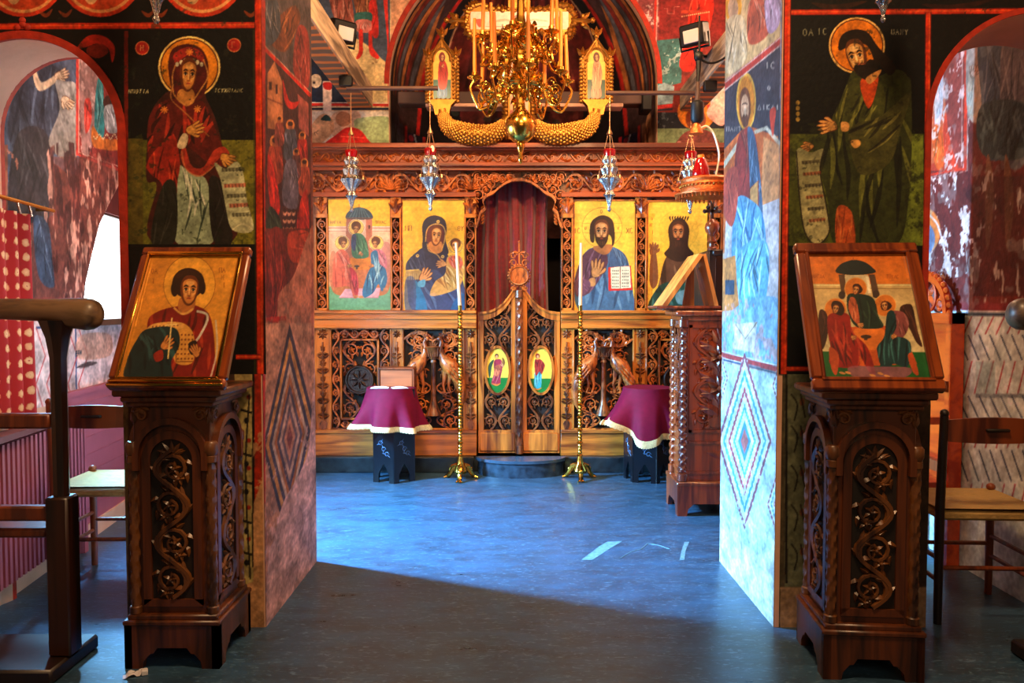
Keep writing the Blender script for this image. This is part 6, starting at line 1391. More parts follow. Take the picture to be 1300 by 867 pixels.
def dragon(s, label, tilt):
    r = thing('gilt_dragon', label, 'carved dragon', (cxg+s*.35, GY, gz(186)), 0, 'gilt scaly dragons carrying the side panels')
    P = [(cxg+s*.09, gz(150)), (cxg+s*.14, gz(163)), (cxg+s*.25, gz(172)), (cxg+s*.40, gz(172)), (cxg+s*.52, gz(168)), (cxg+s*.60, gz(162)), (cxg+s*.645, gz(150)), (cxg+s*.66, gz(140))]
    q = spline(P, 6, False); n = len(q); rad = [.045+.045*math.sin(PI*min(i/n*1.15, 1)) for i in range(n)]
    mb = MB(); mb.tube([(u, GY-.02, v) for u, v in q], rad, 14, flat=1.); by = ob('body', mb, GILT, r); m2 = MB()
    for i in range(4, n-4):
        t = Vector((q[min(i+1, n-1)][0]-q[i-1][0], 0, q[min(i+1, n-1)][1]-q[i-1][1])).normalized(); nn = Vector((-t.z, 0, t.x))
        for k in range(-3, 4):
            a = (k+.5*(i % 2))*.36; c = Vector((q[i][0], GY-.02, q[i][1])) + nn*math.sin(a)*rad[i] + Vector((0, -1, 0))*math.cos(a)*rad[i]; m2.ball(c, (.013, .010, .013), 6, 4)
    ob('scales', m2, GILT, by); m3 = MB()
    for k in range(7): leaf(m3, Tg, cxg+s*(.20+.05*k), gz(166-.6*k), PI/2-s*(1.0+.06*k), .16, .035, .03, .012, -.3*s)
    for k in range(5): leaf(m3, Tg, cxg+s*.16, gz(160), -PI/2+s*(.2+.28*k), .12, .035, .05, .012)
    ob('wing_feathers', m3, GILT, r)
    x0, x1 = cxg+s*.66-.135, cxg+s*.66+.135; zb, zm, zt = gz(132), gz(72), gz(45); ctr = cxg+s*.66
    ob('pedestal', MB().prism([(ctr-.06, gz(147)), (ctr+.06, gz(147)), (ctr+.075, gz(136)), (ctr+.125, gz(128)), (ctr-.125, gz(128)), (ctr-.075, gz(136))], Tg, -.03, .05), GILT, r)
    return r, ctr
for s, lab, lab2 in ((-1, 'gilt scaly dragon curling left from the foot of the cross', 'pointed gilt panel with a woman in a red cloak, left of the cross'), (1, 'gilt scaly dragon curling right from the foot of the cross', 'pointed gilt panel with a man in pale red robes, right of the cross')):
    r, ctr = dragon(s, lab, 0); t = thing('gilt_icon', lab2, 'panel icon', (ctr, GY, gz(130)), 0, rot=(0, R(-4 if s < 0 else 4)*0, 0), group='pointed gilt panels beside the cross')
    zb, zm, zt = gz(129), gz(76), gz(47); w = .115; mb = MB()
    mb.prism([(ctr-w, zb), (ctr+w, zb), (ctr+w, zm), (ctr, zt-.03), (ctr-w, zm)], Tg, -.02, .012); fr = ob('frame', mb, GILT, t); m2 = MB()
    for k in range(12):
        z = zb+(zm-zb)*k/11
        for q in (-1, 1): m2.ball((ctr+q*(w+.014), GY-.01, z), (.022, .02, .020), 7, 5); m2.ball((ctr+q*(w-.02), GY-.018, z), (.012, .012, .014), 6, 4)
    for q, zz in ((-w, zm+.02), (w, zm+.02), (0, zt+.0)):
        for a in (PI/2-.6, PI/2, PI/2+.6): leaf(m2, Tg, ctr+q, zz, a, .09, .04, .012, .02)
        m2.box((ctr+q-.014, GY-.025, zz-.10), (ctr+q+.014, GY, zz+.01), .004); m2.ball((ctr+q, GY-.015, zz+.0), .022, 8, 5)
    m2.tube([(ctr-w, GY-.02, zm), (ctr, GY-.02, zt-.02), (ctr+w, GY-.02, zm)], .014, 6); m2.tube([(ctr+.075*math.cos(R(a)), GY-.018, zm-.02+.11*math.sin(R(a))) for a in range(0, 181, 15)], .011, 6)
    for q in range(7): leaf(m2, Tg, ctr-w+.035*q, zb-.02, PI/2+(q-3)*-.1, .05, .03, .02, .012)
    ob('carved_edge', m2, GILT, fr)
    L = [(ctr-.075, GY-.014, zb+.02), (ctr+.075, GY-.014, zb+.02), (ctr+.075, GY-.014, zm+.09), (ctr-.075, GY-.014, zm+.09)]
    p = Paint(L, 44, 100, (236, 196, 80), 55+s, [(0, 100), (44, 100), (44, 0), (0, 0)]); p.rect(-1, 62, 46, 101, (26, 96, 84) if s < 0 else (26, 70, 52))
    p.robe([(14, 70), (30, 70), (34, 96), (10, 96)], (60, 120, 170) if s < 0 else (206, 120, 84), None, (170, 210, 226) if s < 0 else (240, 180, 150), 4, 88, 3); p.robe([(16, 26), (28, 24), (36, 40), (36, 62), (30, 80), (14, 78), (12, 50)], (176, 30, 26) if s < 0 else (216, 140, 100), None, None, 5, 86, 4)
    p.ell(22, 17, 8, 10, (120, 24, 22) if s < 0 else (90, 44, 24)); p.head(23, 18, 9, 13, 8*-s, 0, (206, 144, 90), (110, 56, 30), (60, 30, 20)); p.hand(22, 36, 8, -40, (216, 150, 96), n=3)
    p.cut([(-1, 101), (45, 101), (45, 22), (40, 10), (32, 3), (22, 0), (12, 3), (4, 10), (-1, 22)], sm=False, keep=True); p.build('panel_painting', ICON, fr, lift=.002)

# ------------------------------------------------------------------ brass chandelier
CY = 5.45; cw = lambda px, py: W(px, py, CY); cxh = cw(661, 150).x
ch = thing('chandelier', 'polished brass chandelier with scrolled arms, a ball and orange candles', 'chandelier', (cxh, CY, cw(661, 162).z)); hz = lambda py: cw(661, py).z
ob('ball', MB().lathe([(.010, hz(182)), (.05, hz(180)), (.085, hz(174)), (.105, hz(165)), (.108, hz(160)), (.098, hz(152)), (.07, hz(145)), (.04, hz(140)), (.03, hz(136))], (cxh, CY, 0), 32), BRASS, ch)
ob('drop_finial', MB().lathe([(0, hz(209)), (.012, hz(206)), (.018, hz(201)), (.012, hz(196)), (.026, hz(188)), (.03, hz(183)), (.02, hz(180))], (cxh, CY, 0), 16), BRASS, ch)
ob('stem', MB().lathe([(.03, hz(137)), (.026, hz(128)), (.045, hz(118)), (.026, hz(108)), (.03, hz(98)), (.055, hz(88)), (.03, hz(76)), (.04, hz(62)), (.075, hz(50)), (.04, hz(38)), (.025, hz(20)), (.02, hz(-50))], (cxh, CY, 0), 18, lobes=6, amp=.08), BRASS, ch)
mb = MB()
for k in range(18): mb.tube([(cxh+.03*math.cos(t), CY, hz(-50)+.055*k+.03*math.sin(t)) if k % 2 else (cxh, CY+.03*math.cos(t), hz(-50)+.055*k+.03*math.sin(t)) for t in np.linspace(0, 2*PI, 10, endpoint=False)], .006, 5, close=True)
ob('chain', mb, BRASS, ch)
def arm(a, L, zb, lift, orn, cl, off):
    c, s = math.cos(a), math.sin(a); P = lambda r, z: (cxh+r*c, CY+r*s, z); mb = MB()
    mb.tube([P(*q) for q in spline([(.03, zb+.05), (.10, zb+.09), (.17, zb+.02), (.22, zb-.09), (.28, zb-.12), (L, zb-.06), (L+.03, zb+.02), (L, zb+lift)], 5, False)], .0085, 7)
    for (u, v, rr, d) in ((.14, zb-.0, .055, 1), (L-.09, zb-.02, .05, -1), (.24, zb+.03, .04, 1)): mb.tube([P(u+rr*(1-.65*k/18)*math.cos(d*k*.48), v+rr*(1-.65*k/18)*math.sin(d*k*.48)) for k in range(19)], .006, 6)
    Ta = lambda u, v, d: (cxh+u*c-d*s, CY+u*s+d*c, v)
    for d in (-.004, .004):
        for k in range(8): leaf(mb, Ta, .10+.022*k, zb+.03-.012*k, 1.2-.35*k, .06, .028, d, .008)
    aob = ob('arm', mb, BRASS, ch)
    ob('candle_cup', MB().lathe([(.008, zb+lift-.02), (.018, zb+lift), (.05, zb+lift+.012), (.052, zb+lift+.018), (.02, zb+lift+.02), (.02, zb+lift+.05), (.016, zb+lift+.05)], P(L, 0)[:2]+(0,), 14), BRASS, aob)
    ob('candle', MB().tube([P(L, zb+lift+.03), P(L+off*.5, zb+lift+cl*.5), P(L+off, zb+lift+cl)], [.0135, .0135, .011], 9), WAX, aob)
zl1, zl2 = hz(118), hz(66)
for k in range(8): arm(2*PI*k/8+R(8)+(.06 if k % 2 else 0), .325-.01*(k % 3), zl1, .075, 1, .33+.04*((k*5) % 3), .012*((k % 3)-1))
for k in range(6): arm(2*PI*k/6+R(18), .27, zl2, .06, 1, .34+.05*(k % 2), .01*((k % 3)-1))
for lev, n, rr, z in ((0, 4, .13, hz(112)), (1, 4, .13, hz(72)), (2, 4, .10, hz(52))):
    for k in range(n):
        a = 2*PI*k/n+.5*lev+.2; c, s = math.cos(a), math.sin(a); Ta = lambda u, v, d: (cxh+rr*c-u*s-d*c*-1*0+d*c, CY+rr*s+u*c+d*s, v); mb = MB()
        for q in (-1, 1):                                     # double-headed eagle plaque
            for f in range(5): leaf(mb, Ta, q*.02, z+.01, PI/2-q*(.7+.28*f), .11-.008*f, .026, .0, .008)
            mb.tube([Ta(q*.008, z+.02, 0), Ta(q*.022, z+.06, 0), Ta(q*.03, z+.085, 0), Ta(q*.05, z+.08, 0)], [.014, .009, .010, .003], 6)
            leaf(mb, Ta, q*.012, z-.02, -PI/2+q*.5, .07, .022, 0, .006)
        mb.ball(Ta(0, z, .004), (.03, .03, .042), 10, 6); leaf(mb, Ta, 0, z-.02, -PI/2, .09, .04, 0, .008); mb.tube([Ta(0, z+.095, 0), Ta(0, z+.12, 0)], [.02, .008], 6)
        mb.cyl(Ta(0, z, 0), (cxh, CY, z+.01), .006, n=6); ob('eagle_plaque', mb, BRASS, ch)
# ------------------------------------------------------------------ frescoes of the side walls, the east wall and the apse
def wallquad(Y0, Y1, z0, z1):
    a, b = T_L(uL(Y0), z0, 0), T_L(uL(Y1), z0, 0); return [Vector(a), Vector(b), Vector((b[0], b[1], z1)), Vector((a[0], a[1], z1))]
p = Paint(wallquad(3.3, 6.95, .9, 3.3), 420, 330, (120, 60, 50), 61); p.view(0, 40, 3.335)
p.rect(-200, -200, 700, 1500, (104, 54, 46)); p.poly([(-200, -200), (340, -200), (330, 560), (200, 560), (100, 800), (-200, 700)], (74, 84, 104)); p.rect(-200, 480, 30, 900, (150, 84, 60))
p.robe([(60, 260), (160, 140), (260, 170), (260, 330), (210, 470), (200, 700), (220, 780), (60, 780), (40, 640), (70, 540), (30, 430)], (56, 60, 74), (30, 30, 40), (96, 110, 130), 7, 88, 4, .5); p.robe([(70, 440), (200, 440), (215, 770), (40, 770)], (48, 42, 46), (28, 24, 28), (80, 76, 80), 6, 88, 5, .5)
p.poly([(135, 170), (150, 165), (175, 215), (240, 180), (250, 200), (180, 250), (150, 235)], (220, 190, 156)); p.hand(238, 190, 60, -20, (226, 196, 160)); p.poly([(232, 215), (270, 210), (330, 250), (320, 540), (205, 480), (250, 330)], (160, 156, 150), to=(130, 120, 112)); p.hand(265, 285, 62, 40, (226, 196, 160))
p.poly([(330, -100), (700, -100), (700, 690), (520, 590), (322, 522)], (130, 46, 40), sm=False); p.poly([(340, -100), (420, -100), (400, 420), (345, 500)], (150, 110, 104)); p.flake((196, 160, 150), .3, 7, [(335, -50), (420, -50), (410, 480), (340, 500)])
p.robe([(405, 240), (430, 180), (440, 430), (400, 420)], (50, 130, 130), None, (150, 200, 190), 4, 85, 3); p.robe([(355, 300), (380, 290), (385, 380), (360, 430)], (190, 60, 50), None, None, 3, 85, 4); p.poly([(390, 400), (430, 450), (500, 460), (500, 500), (440, 500), (390, 480)], (206, 110, 40)); p.ell(460, 300, 26, 30, (60, 30, 22)); p.robe([(440, 320), (500, 320), (500, 420), (450, 420)], (150, 150, 150), None, None, 4, 85, 7)
for q in range(24): p.ell(395+q*5, 445+10*math.sin(q), 3, 3, (240, 220, 170))
p.line([(328, -100), (325, 520), (700, 660)], 14, (196, 60, 50)); p.line([(334, -100), (331, 512), (700, 640)], 4, (240, 190, 170), .8)
p.rect(205, 530, 480, 800, (110, 54, 46), .6); p.flake((206, 150, 130), .28, 7, [(200, 500), (500, 600), (420, 1100), (230, 1100)], stretch=3); p.flake((60, 24, 24), .25, 8, [(200, 500), (500, 600), (420, 1100), (230, 1100)], stretch=3, seed=9); p.flake((214, 130, 100), .3, 7, [(-50, 480), (70, 540), (40, 660), (-50, 700)])
p.view(0, 260, 3.335); p.robe([(140, 60), (200, 80), (220, 240), (225, 350), (160, 300)], (54, 66, 86), None, (110, 126, 146), 4, 85, 8); p.rect(-100, 400, 1500, 1200, (206, 176, 172)); p.line([(-100, 405), (700, 395)], 12, (130, 50, 46)); p.line([(150, 520), (318, 515)], 11, (50, 70, 110)); p.line([(318, 510), (322, 840)], 6, (50, 70, 110))
for q in range(5): p.line([(150+q*45, 520), (190+q*45, 640), (150+q*45, 760), (180+q*45, 860)], 5, (176, 50, 50), .8)
p.poly([(330, 560), (420, 540), (470, 560), (460, 640), (330, 650)], (196, 140, 116), .8); p.fill_line([(322, 690), (370, 675), (410, 668)], 20, (60, 44, 44), .9)
for q in range(7): p.ell(322+9*(q % 3), 620+9*(q//3), 4, 4, (40, 50, 60))
hv = [PX(T_L(u, z, 0)) for u, z in hole]; p.view(0, 0, 1); p.cut(hv, sm=False); p.grain(.12, 4)
p.build('fresco', FRESCO_OLD, wall_left, label='dark robed figure and red framed scene on the aisle wall')
mb = MB(); a0, a1 = T_L(uL(4.55), 0, 0), T_L(uL(7.2), 0, 0)
mb.prism([(uL(4.5), .10), (uL(7.2), .10), (uL(7.2), .93), (uL(4.5), .93)], T_L, 0, .03); mb.prism([(uL(4.5), .92), (uL(7.2), .92), (uL(7.2), .95), (uL(4.5), .95)], T_L, 0, .045)
for k in range(7): mb.prism([(uL(4.5), .2+.11*k), (uL(7.2), .2+.11*k), (uL(7.2), .204+.11*k), (uL(4.5), .204+.11*k)], T_L, .03, .034)
struct('baseboard_left', mb, MAUVE); struct('trim_3', MB().prism([(uL(3.4), 0), (uL(7.2), 0), (uL(7.2), .10), (uL(3.4), .10)], T_L, 0, .045), PLASTER)
rd = thing('radiator', 'tall mauve ribbed radiator below the patterned red curtain', 'radiator', tuple(T_L(uL(4.1), 0, .1))); mb = MB()
for k in range(26): u = uL(3.45)+(uL(4.62)-uL(3.45))*k/25; mb.prism([(u-.012, .12), (u+.012, .12), (u+.012, .80), (u-.012, .80)], T_L, .05, .12)
ob('fins', mb, MAUVE, rd); ob('back_plate', MB().prism([(uL(3.42), .10), (uL(4.65), .10), (uL(4.65), .82), (uL(3.42), .82)], T_L, .035, .065), MAUVE, rd)
ob('top_shelf', MB().prism([(uL(3.40), .82), (uL(4.67), .82), (uL(4.67), .85), (uL(3.40), .85)], T_L, .0, .15), mat('mauve_shelf', (120, 70, 76), .6), rd)
for q in (3.5, 4.58): ob('foot', MB().prism([(uL(q), 0), (uL(q)+.05, 0), (uL(q)+.05, .12), (uL(q), .12)], T_L, .05, .12), MAUVE, rd)
def damask():
    m, nt, b = _mat('red_damask'); N, L = nt.nodes, nt.links; uv = N.new('ShaderNodeUVMap'); uv.uv_map = 'weave'; mp = N.new('ShaderNodeMapping'); mp.inputs['Scale'].default_value = (19, 14, 1); L.new(uv.outputs[0], mp.inputs[0])
    v = N.new('ShaderNodeTexVoronoi'); v.inputs['Scale'].default_value = 1.; v.inputs['Randomness'].default_value = .15; L.new(mp.outputs[0], v.inputs['Vector']); n = N.new('ShaderNodeTexNoise'); n.inputs['Scale'].default_value = 4; L.new(mp.outputs[0], n.inputs['Vector'])
    ad = N.new('ShaderNodeMath'); ad.operation = 'MULTIPLY_ADD'; ad.inputs[1].default_value = .25; L.new(n.outputs['Fac'], ad.inputs[0]); L.new(v.outputs['Distance'], ad.inputs[2])
    cr = N.new('ShaderNodeValToRGB'); e = cr.color_ramp.elements; e[0].position = .36; e[0].color = (*lin((226, 160, 110)), 1); e[1].position = .43; e[1].color = (*lin((170, 18, 18)), 1); x = e.new(.2); x.color = (*lin((236, 190, 140)), 1); x = e.new(.12); x.color = (*lin((180, 30, 24)), 1)
    L.new(ad.outputs[0], cr.inputs['Fac']); L.new(cr.outputs['Color'], b.inputs['Base Color']); b.inputs['Roughness'].default_value = .8; return m
cu = thing('patterned_curtain', 'red curtain with pale round motifs hanging over the radiator', 'curtain', tuple(T_L(uL(4.0), .9, .1)))
u0, u1, zt, zb = uL(3.42), uL(4.10), 1.925, .87
def fall(u, v): return tuple(T_L(u0+(u1-u0)*u, zb+(zt-zb)*v, .085+.032*math.sin(u*2*PI*6)*(1-.3*v)+.01*math.sin(u*31)))
nu, nv = 96, 16; o = ob('cloth', MB().grid(fall, nu, nv), damask(), cu, smooth=80); ul = o.data.uv_layers.new(name='weave'); w_ = nu+1
for lp in o.data.loops: ul.data[lp.index].uv = ((lp.vertex_index % w_)/nu, (lp.vertex_index//w_)/nv)
ob('hooks', MB().tube([T_L(u0+.1, 1.92, .09), T_L(u0+.1, 1.985, .075)], .006, 5).tube([T_L(u0+.33, 1.92, .09), T_L(u0+.33, 1.985, .075)], .006, 5).tube([T_L(u0+.56, 1.92, .09), T_L(u0+.56, 1.985, .075)], .006, 5).tube([T_L(u0+.68, 1.92, .09), T_L(u0+.68, 1.985, .075)], .006, 5), SILVER, cu)
cr_ = thing('curtain_rod', 'thin brass curtain rod on the aisle wall above the patterned curtain', 'rod', tuple(T_L(uL(4.0), 1.985, .075))); ob('bar', MB().cyl(T_L(uL(3.40), 1.985, .075), T_L(uL(4.38), 1.985, .075), .011, n=8), BRASS, cr_); ob('wall_bracket', MB().cyl(T_L(uL(4.34), 1.985, 0), T_L(uL(4.34), 1.985, .08), .009, n=8), BRASS, cr_)

# right aisle wall
p = Paint([(2.52, 5.6, 0), (2.52, 3.5, 0), (2.52, 3.5, 3.3), (2.52, 5.6, 3.3)], 300, 420, (116, 44, 36), 71); p.view(1160, 30, 2.89)
p.rect(-300, -200, 900, 1000, (104, 36, 30)); p.rect(-300, -200, 195, 540, (206, 60, 34)); p.poly([(-300, 120), (90, 180), (110, 380), (60, 520), (-300, 540)], (220, 100, 60)); p.robe([(85, 200), (110, 180), (104, 340), (80, 380)], (226, 200, 200), None, None, 3, 88, 2); p.robe([(70, 390), (104, 380), (112, 520), (80, 520)], (226, 90, 30), None, None, 3, 88, 4)
p.poly([(115, 100), (185, 60), (185, 520), (130, 400)], (150, 60, 50)); p.flake((246, 206, 190), .34, 7, [(60, 50), (190, 50), (190, 540), (50, 540)]); p.flake((250, 226, 216), .2, 6, [(40, 600), (240, 560), (240, 900), (40, 900)]); p.flake((70, 20, 20), .2, 8, [(190, 300), (250, 300), (250, 620), (190, 620)], stretch=2)
p.line([(198, -200), (190, 532), (-200, 600)], 12, (226, 56, 30)); p.line([(205, -200), (198, 540), (-200, 610)], 3, (246, 200, 180), .8); p.line([(182, -200), (178, 520)], 3, (246, 200, 180), .7)
p.poly([(200, 60), (260, 40), (255, 330), (200, 330)], (176, 150, 130)); p.robe([(205, 180), (240, 170), (250, 320), (205, 330)], (190, 160, 130), None, (226, 206, 180), 4, 85, 4); p.hand(222, 190, 44, -90, (206, 160, 130)); p.robe([(240, 60), (330, 30), (345, 300), (340, 480), (260, 480), (250, 280)], (60, 76, 96), (28, 34, 46), (120, 130, 140), 6, 88, 5); p.robe([(330, 20), (420, 20), (420, 480), (330, 480)], (96, 92, 100), (40, 40, 50), (150, 146, 146), 5, 88, 6); p.robe([(250, 300), (420, 300), (420, 480), (255, 480)], (44, 58, 62), None, (90, 110, 110), 7, 92, 7)
p.fill_line([(275, 480), (280, 640), (272, 830)], 34, (130, 84, 60)); p.fill_line([(340, 480), (352, 640), (345, 830)], 34, (140, 90, 60)); p.rect(220, 560, 900, 1000, (64, 34, 34), .5); p.flake((190, 170, 160), .16, 7, [(210, 560), (420, 640), (420, 1000), (220, 1000)], stretch=2); p.ell(30, 760, 70, 90, (230, 120, 50)); p.ell(40, 790, 40, 60, (110, 120, 150)); p.line([(44, 690), (90, 740), (120, 860)], 6, (226, 200, 190), sm=True)
p.view(1160, 330, 3.77); p.rect(-300, 205, 900, 255, (130, 46, 46)); p.rect(-300, 245, 900, 2200, (216, 222, 216)); p.line([(205, 258), (900, 268)], 16, (30, 44, 70)); p.line([(205, 246), (900, 252)], 5, (240, 240, 236))
for r_, (ya, yb) in enumerate(((270, 355), (358, 480), (484, 640), (650, 760), (770, 900), (910, 1060), (1070, 1240))):
    for k in range(9):
        x = 235+k*52; d = 50 if r_ % 2 else -44; c_ = (34, 44, 72) if r_ % 2 else (170, 52, 56); dd = -24 if r_ % 2 else 46
        p.line([(x+dd, ya), (x-dd*.3+20, yb)], 7, c_, .85)
p.poly([(300, 485), (395, 490), (390, 640), (300, 640)], (150, 180, 176), .5, sm=False); p.rect(300, 640, 900, 660, (50, 56, 70), .5); p.flake((170, 190, 186), .2, 14, a=.3)
p.grain(.08, 4); p.build('fresco', FRESCO_OLD, bpy.data.objects['wall_right'], label='red framed scene, dark robed figures and striped dado')
# carved bench at the right aisle
ORW = wood('orange_varnished_wood', (176, 44, 5), (224, 84, 16), 4, .3, (1, .15, 1), .5)
bn = thing('carved_throne', 'orange varnished throne with a pierced round crest in the right aisle', 'throne', (2.36, 4.66, 0)); Tn = frame_T((2.47, 4.66, 0), (0, -1, 0), (0, 0, 1))
ob('back', MB().prism([(-.28, .3), (.28, .3), (.28, 1.36), (-.28, 1.36)], Tn, -.02, .02), ORW, bn); ob('top_rail', MB().prism([(-.31, 1.36), (.31, 1.36), (.31, 1.42), (-.31, 1.42)], Tn, -.03, .05), ORW, bn)
for zz in (.52, .98): ob('cross_rail', MB().prism([(-.28, zz), (.29, zz), (.29, zz+.06), (-.28, zz+.06)], Tn, .02, .06), CHAIRW, bn)
for s in (-1, 1):
    ob('post', MB().prism([(s*.28-.03, 0), (s*.28+.03, 0), (s*.28+.03, 1.42), (s*.28-.03, 1.42)], Tn, -.03, .04), ORW, bn); ob('arm', MB().prism([(s*.27-.03, .80), (s*.27+.03, .80), (s*.27+.03, .84), (s*.27-.03, .84)], Tn, 0, .26), ORW, bn); ob('front_leg', MB().prism([(s*.27-.025, 0), (s*.27+.025, 0), (s*.27+.025, .82), (s*.27-.025, .82)], Tn, .21, .26), ORW, bn)
ob('seat', MB().prism([(-.28, .42), (.28, .42), (.28, .47), (-.28, .47)], Tn, 0, .27), ORW, bn); mb = MB()
A = arc(0, 1.42, .19, 0, 180, 24); B = arc(0, 1.42, .225, 0, 180, 24); mb.strip(A, B, Tn, -.01, .03)
for k in range(17): mb.ball(Tn(.228*math.cos(PI*k/16), 1.42+.228*math.sin(PI*k/16), .01), .018, 7, 5)
stem(mb, Tn, [(.085*math.cos(t), 1.52+.09*math.sin(t)) for t in np.linspace(0, 2*PI, 24)], .010, .01)
for k in range(4): leaf(mb, Tn, 0, 1.52, PI/4+k*PI/2, .085, .045, .008, .012)
for s in (-1, 1): stem(mb, Tn, [(s*(.135+.04*(1-.5*k/14)*math.cos(k*.5)), 1.465+.04*(1-.5*k/14)*math.sin(k*.5)) for k in range(15)], .010, .01); leaf(mb, Tn, s*.1, 1.43, PI/2-s*.3, .12, .03, .01)
ob('pierced_crest', mb, ORW, bn)
for k in range(7): ob('baluster', MB().prism([(-.21+.07*k-.012, .06), (-.21+.07*k+.012, .06), (-.21+.07*k+.012, .42), (-.21+.07*k-.012, .42)], Tn, .21, .24), mat('pale_slats', (206, 206, 226), .5) if k == 0 else bpy.data.materials['pale_slats'], bn)

# east wall, left and right of the apse, and the arch border
def east(x0, y0, x1, y1, bg, seed, nx, ny): return Paint(panel(x0, y0, x1, y1, EY), nx, ny, bg, seed)
p = east(380, -25, 537, 200, (226, 196, 150), 81, 190, 270); p.view(390, 0, 4.566)
p.rect(-60, -120, 480, 610, (70, 82, 100)); p.poly([(0, 330), (60, 280), (200, 235), (300, 230), (420, 330), (470, 400), (470, 610), (240, 610), (160, 450)], (222, 196, 140)); p.poly([(20, 290), (100, 330), (200, 420), (260, 520), (250, 590), (-60, 600), (-60, 340)], (26, 38, 60)); p.flake((160, 130, 90), .06, 6, [(200, 240), (460, 380), (460, 600), (260, 600)])
p.robe([(130, -60), (240, -60), (275, 160), (250, 200), (160, 110)], (150, 80, 66), None, (206, 150, 130), 5, 85, 3); p.robe([(270, -60), (390, -60), (400, 60), (360, 150), (310, 150), (280, 60)], (120, 70, 50), None, (196, 140, 90), 5, 88, 4); p.robe([(360, 20), (400, 10), (415, 190), (390, 220), (365, 150)], (196, 40, 34), None, None, 3, 88, 5); p.poly([(280, 78), (370, 74), (366, 132), (284, 132)], (46, 96, 92)); p.robe([(284, 120), (366, 120), (370, 180), (330, 190), (290, 180)], (206, 120, 110), None, (240, 210, 200), 4, 88, 6)
p.poly([(300, 180), (322, 178), (324, 260), (322, 310), (298, 342), (284, 336), (300, 290)], (206, 46, 36)); p.poly([(356, 190), (378, 188), (380, 270), (416, 326), (404, 342), (362, 306)], (206, 46, 36)); p.ell(50, 470, 34, 40, (220, 200, 170)); p.ell(40, 480, 8, 8, (60, 50, 60))
p.line([(60*-1, 605), (486, 610)], 16, (206, 44, 32)); p.line([(-60, 632), (486, 632)], 14, (30, 40, 60)); p.line([(-60, 594), (470, 598)], 4, (240, 220, 200)); p.poly([(430, -120), (462, -120), (486, 610), (470, 612), (465, 240)], (206, 50, 40), sm=False); p.rect(486, -120, 700, 900, (236, 190, 120), to=(206, 150, 120), ang=-90)
p.rect(-60, 645, 486, 900, (232, 222, 206)); p.poly([(90, 470), (142, 470), (142, 640), (92, 650)], (232, 206, 190), sm=False); p.poly([(94, 480), (140, 480), (138, 520), (100, 515)], (170, 30, 26)); p.poly([(20, 740), (90, 660), (150, 700), (140, 780), (20, 860)], (214, 170, 130)); p.poly([(80, 695), (112, 665), (142, 700)], (30, 60, 60)); p.ell(210, 690, 46, 44, (130, 74, 50)); p.poly([(150, 660), (300, 650), (290, 780), (150, 790)], (206, 150, 110), .6); p.poly([(270, 712), (340, 680), (486, 690), (486, 850), (340, 850)], (166, 190, 140)); p.poly([(170, 780), (230, 740), (300, 750), (345, 800), (355, 850), (90, 860)], (206, 36, 34)); p.line([(186, 790), (330, 800)], 5, (250, 120, 100), .7); p.line([(480, 650), (484, 850)], 12, (196, 60, 44)); p.line([(492, 640), (496, 850)], 14, (60, 70, 90))
for k, t in enumerate('IKC'): p.text(t, 26+14*k, 790-6*k, 20, (50, 40, 40), 3)
cutp = [PX((x, EY, z)) for x, z in [(acx+ar, 0)] + arc(acx, aspr, ar, 0, 180, 40) + [(acx-ar, 0)]]; p.view(0, 0, 1); q = cutp; p.cut(q, sm=False); p.grain(.09, 4); p.build('fresco', FRESCO, bpy.data.objects['wall_east'], label='soldier legs in red boots above a red dome')
p = east(790, -25, 925, 200, (120, 40, 36), 82, 165, 270); p.view(810, 0, 4.566)
p.poly([(-120, -120), (120, -120), (100, 400), (70, 520), (-120, 300)], (130, 60, 66)); p.flake((206, 180, 180), .2, 6, [(-60, -60), (110, -60), (90, 380), (-60, 300)]); p.rect(120, -120, 500, 240, (130, 36, 36)); p.line([(150, 50), (170, 50), (170, 80), (210, 80), (210, 40), (240, 40)], 4, (226, 150, 140), .7)
p.poly([(110, 235), (260, 220), (250, 480), (100, 520)], (60, 110, 112), sm=False); p.flake((190, 206, 206), .22, 6, [(110, 260), (240, 260), (230, 480), (110, 480)], a=.7); p.robe([(320, -60), (420, -60), (430, 100), (330, 390), (240, 385), (280, 190)], (206, 40, 28), None, (236, 110, 80), 5, 105, 5); p.rect(250, 60, 400, 78, (170, 60, 40)); 
for k in range(14): p.ell(255+k*12, 96-k*2, 4, 4, (240, 180, 140))
p.line([(106, -120), (86, 530)], 12, (206, 44, 36)); p.line([(116, -120), (96, 530)], 4, (240, 190, 180)); p.rect(98, 520, 110, 880, (16, 22, 34)); p.poly([(100, 500), (150, 480), (210, 500), (200, 600), (110, 610)], (130, 160, 176), sm=False); p.line([(112, 622), (200, 612)], 20, (206, 50, 50)); p.line([(112, 640), (200, 632)], 9, (30, 36, 60)); p.rect(112, 652, 500, 750, (26, 32, 44)); p.flake((90, 100, 110), .1, 6, [(112, 652), (240, 652), (240, 750), (112, 750)]); p.rect(112, 745, 500, 900, (116, 140, 104)); p.ell(340, 650, 112, 104, (206, 120, 40)); p.ell(340, 650, 104, 96, (226, 140, 44)); p.ell(335, 690, 60, 66, (150, 80, 50)); p.poly([(215, 880), (240, 800), (300, 756), (400, 756), (460, 810), (470, 880)], (120, 60, 56)); p.flake((200, 150, 140), .12, 4, [(220, 870), (300, 760), (460, 810), (470, 870)], a=.6)
p.poly([(430, 360), (500, 260), (500, 560), (420, 600)], (150, 180, 200)); p.line([(400, 620), (500, 610)], 22, (206, 60, 60)); p.poly([(400, 640), (500, 520), (500, 720), (430, 700)], (226, 180, 170))
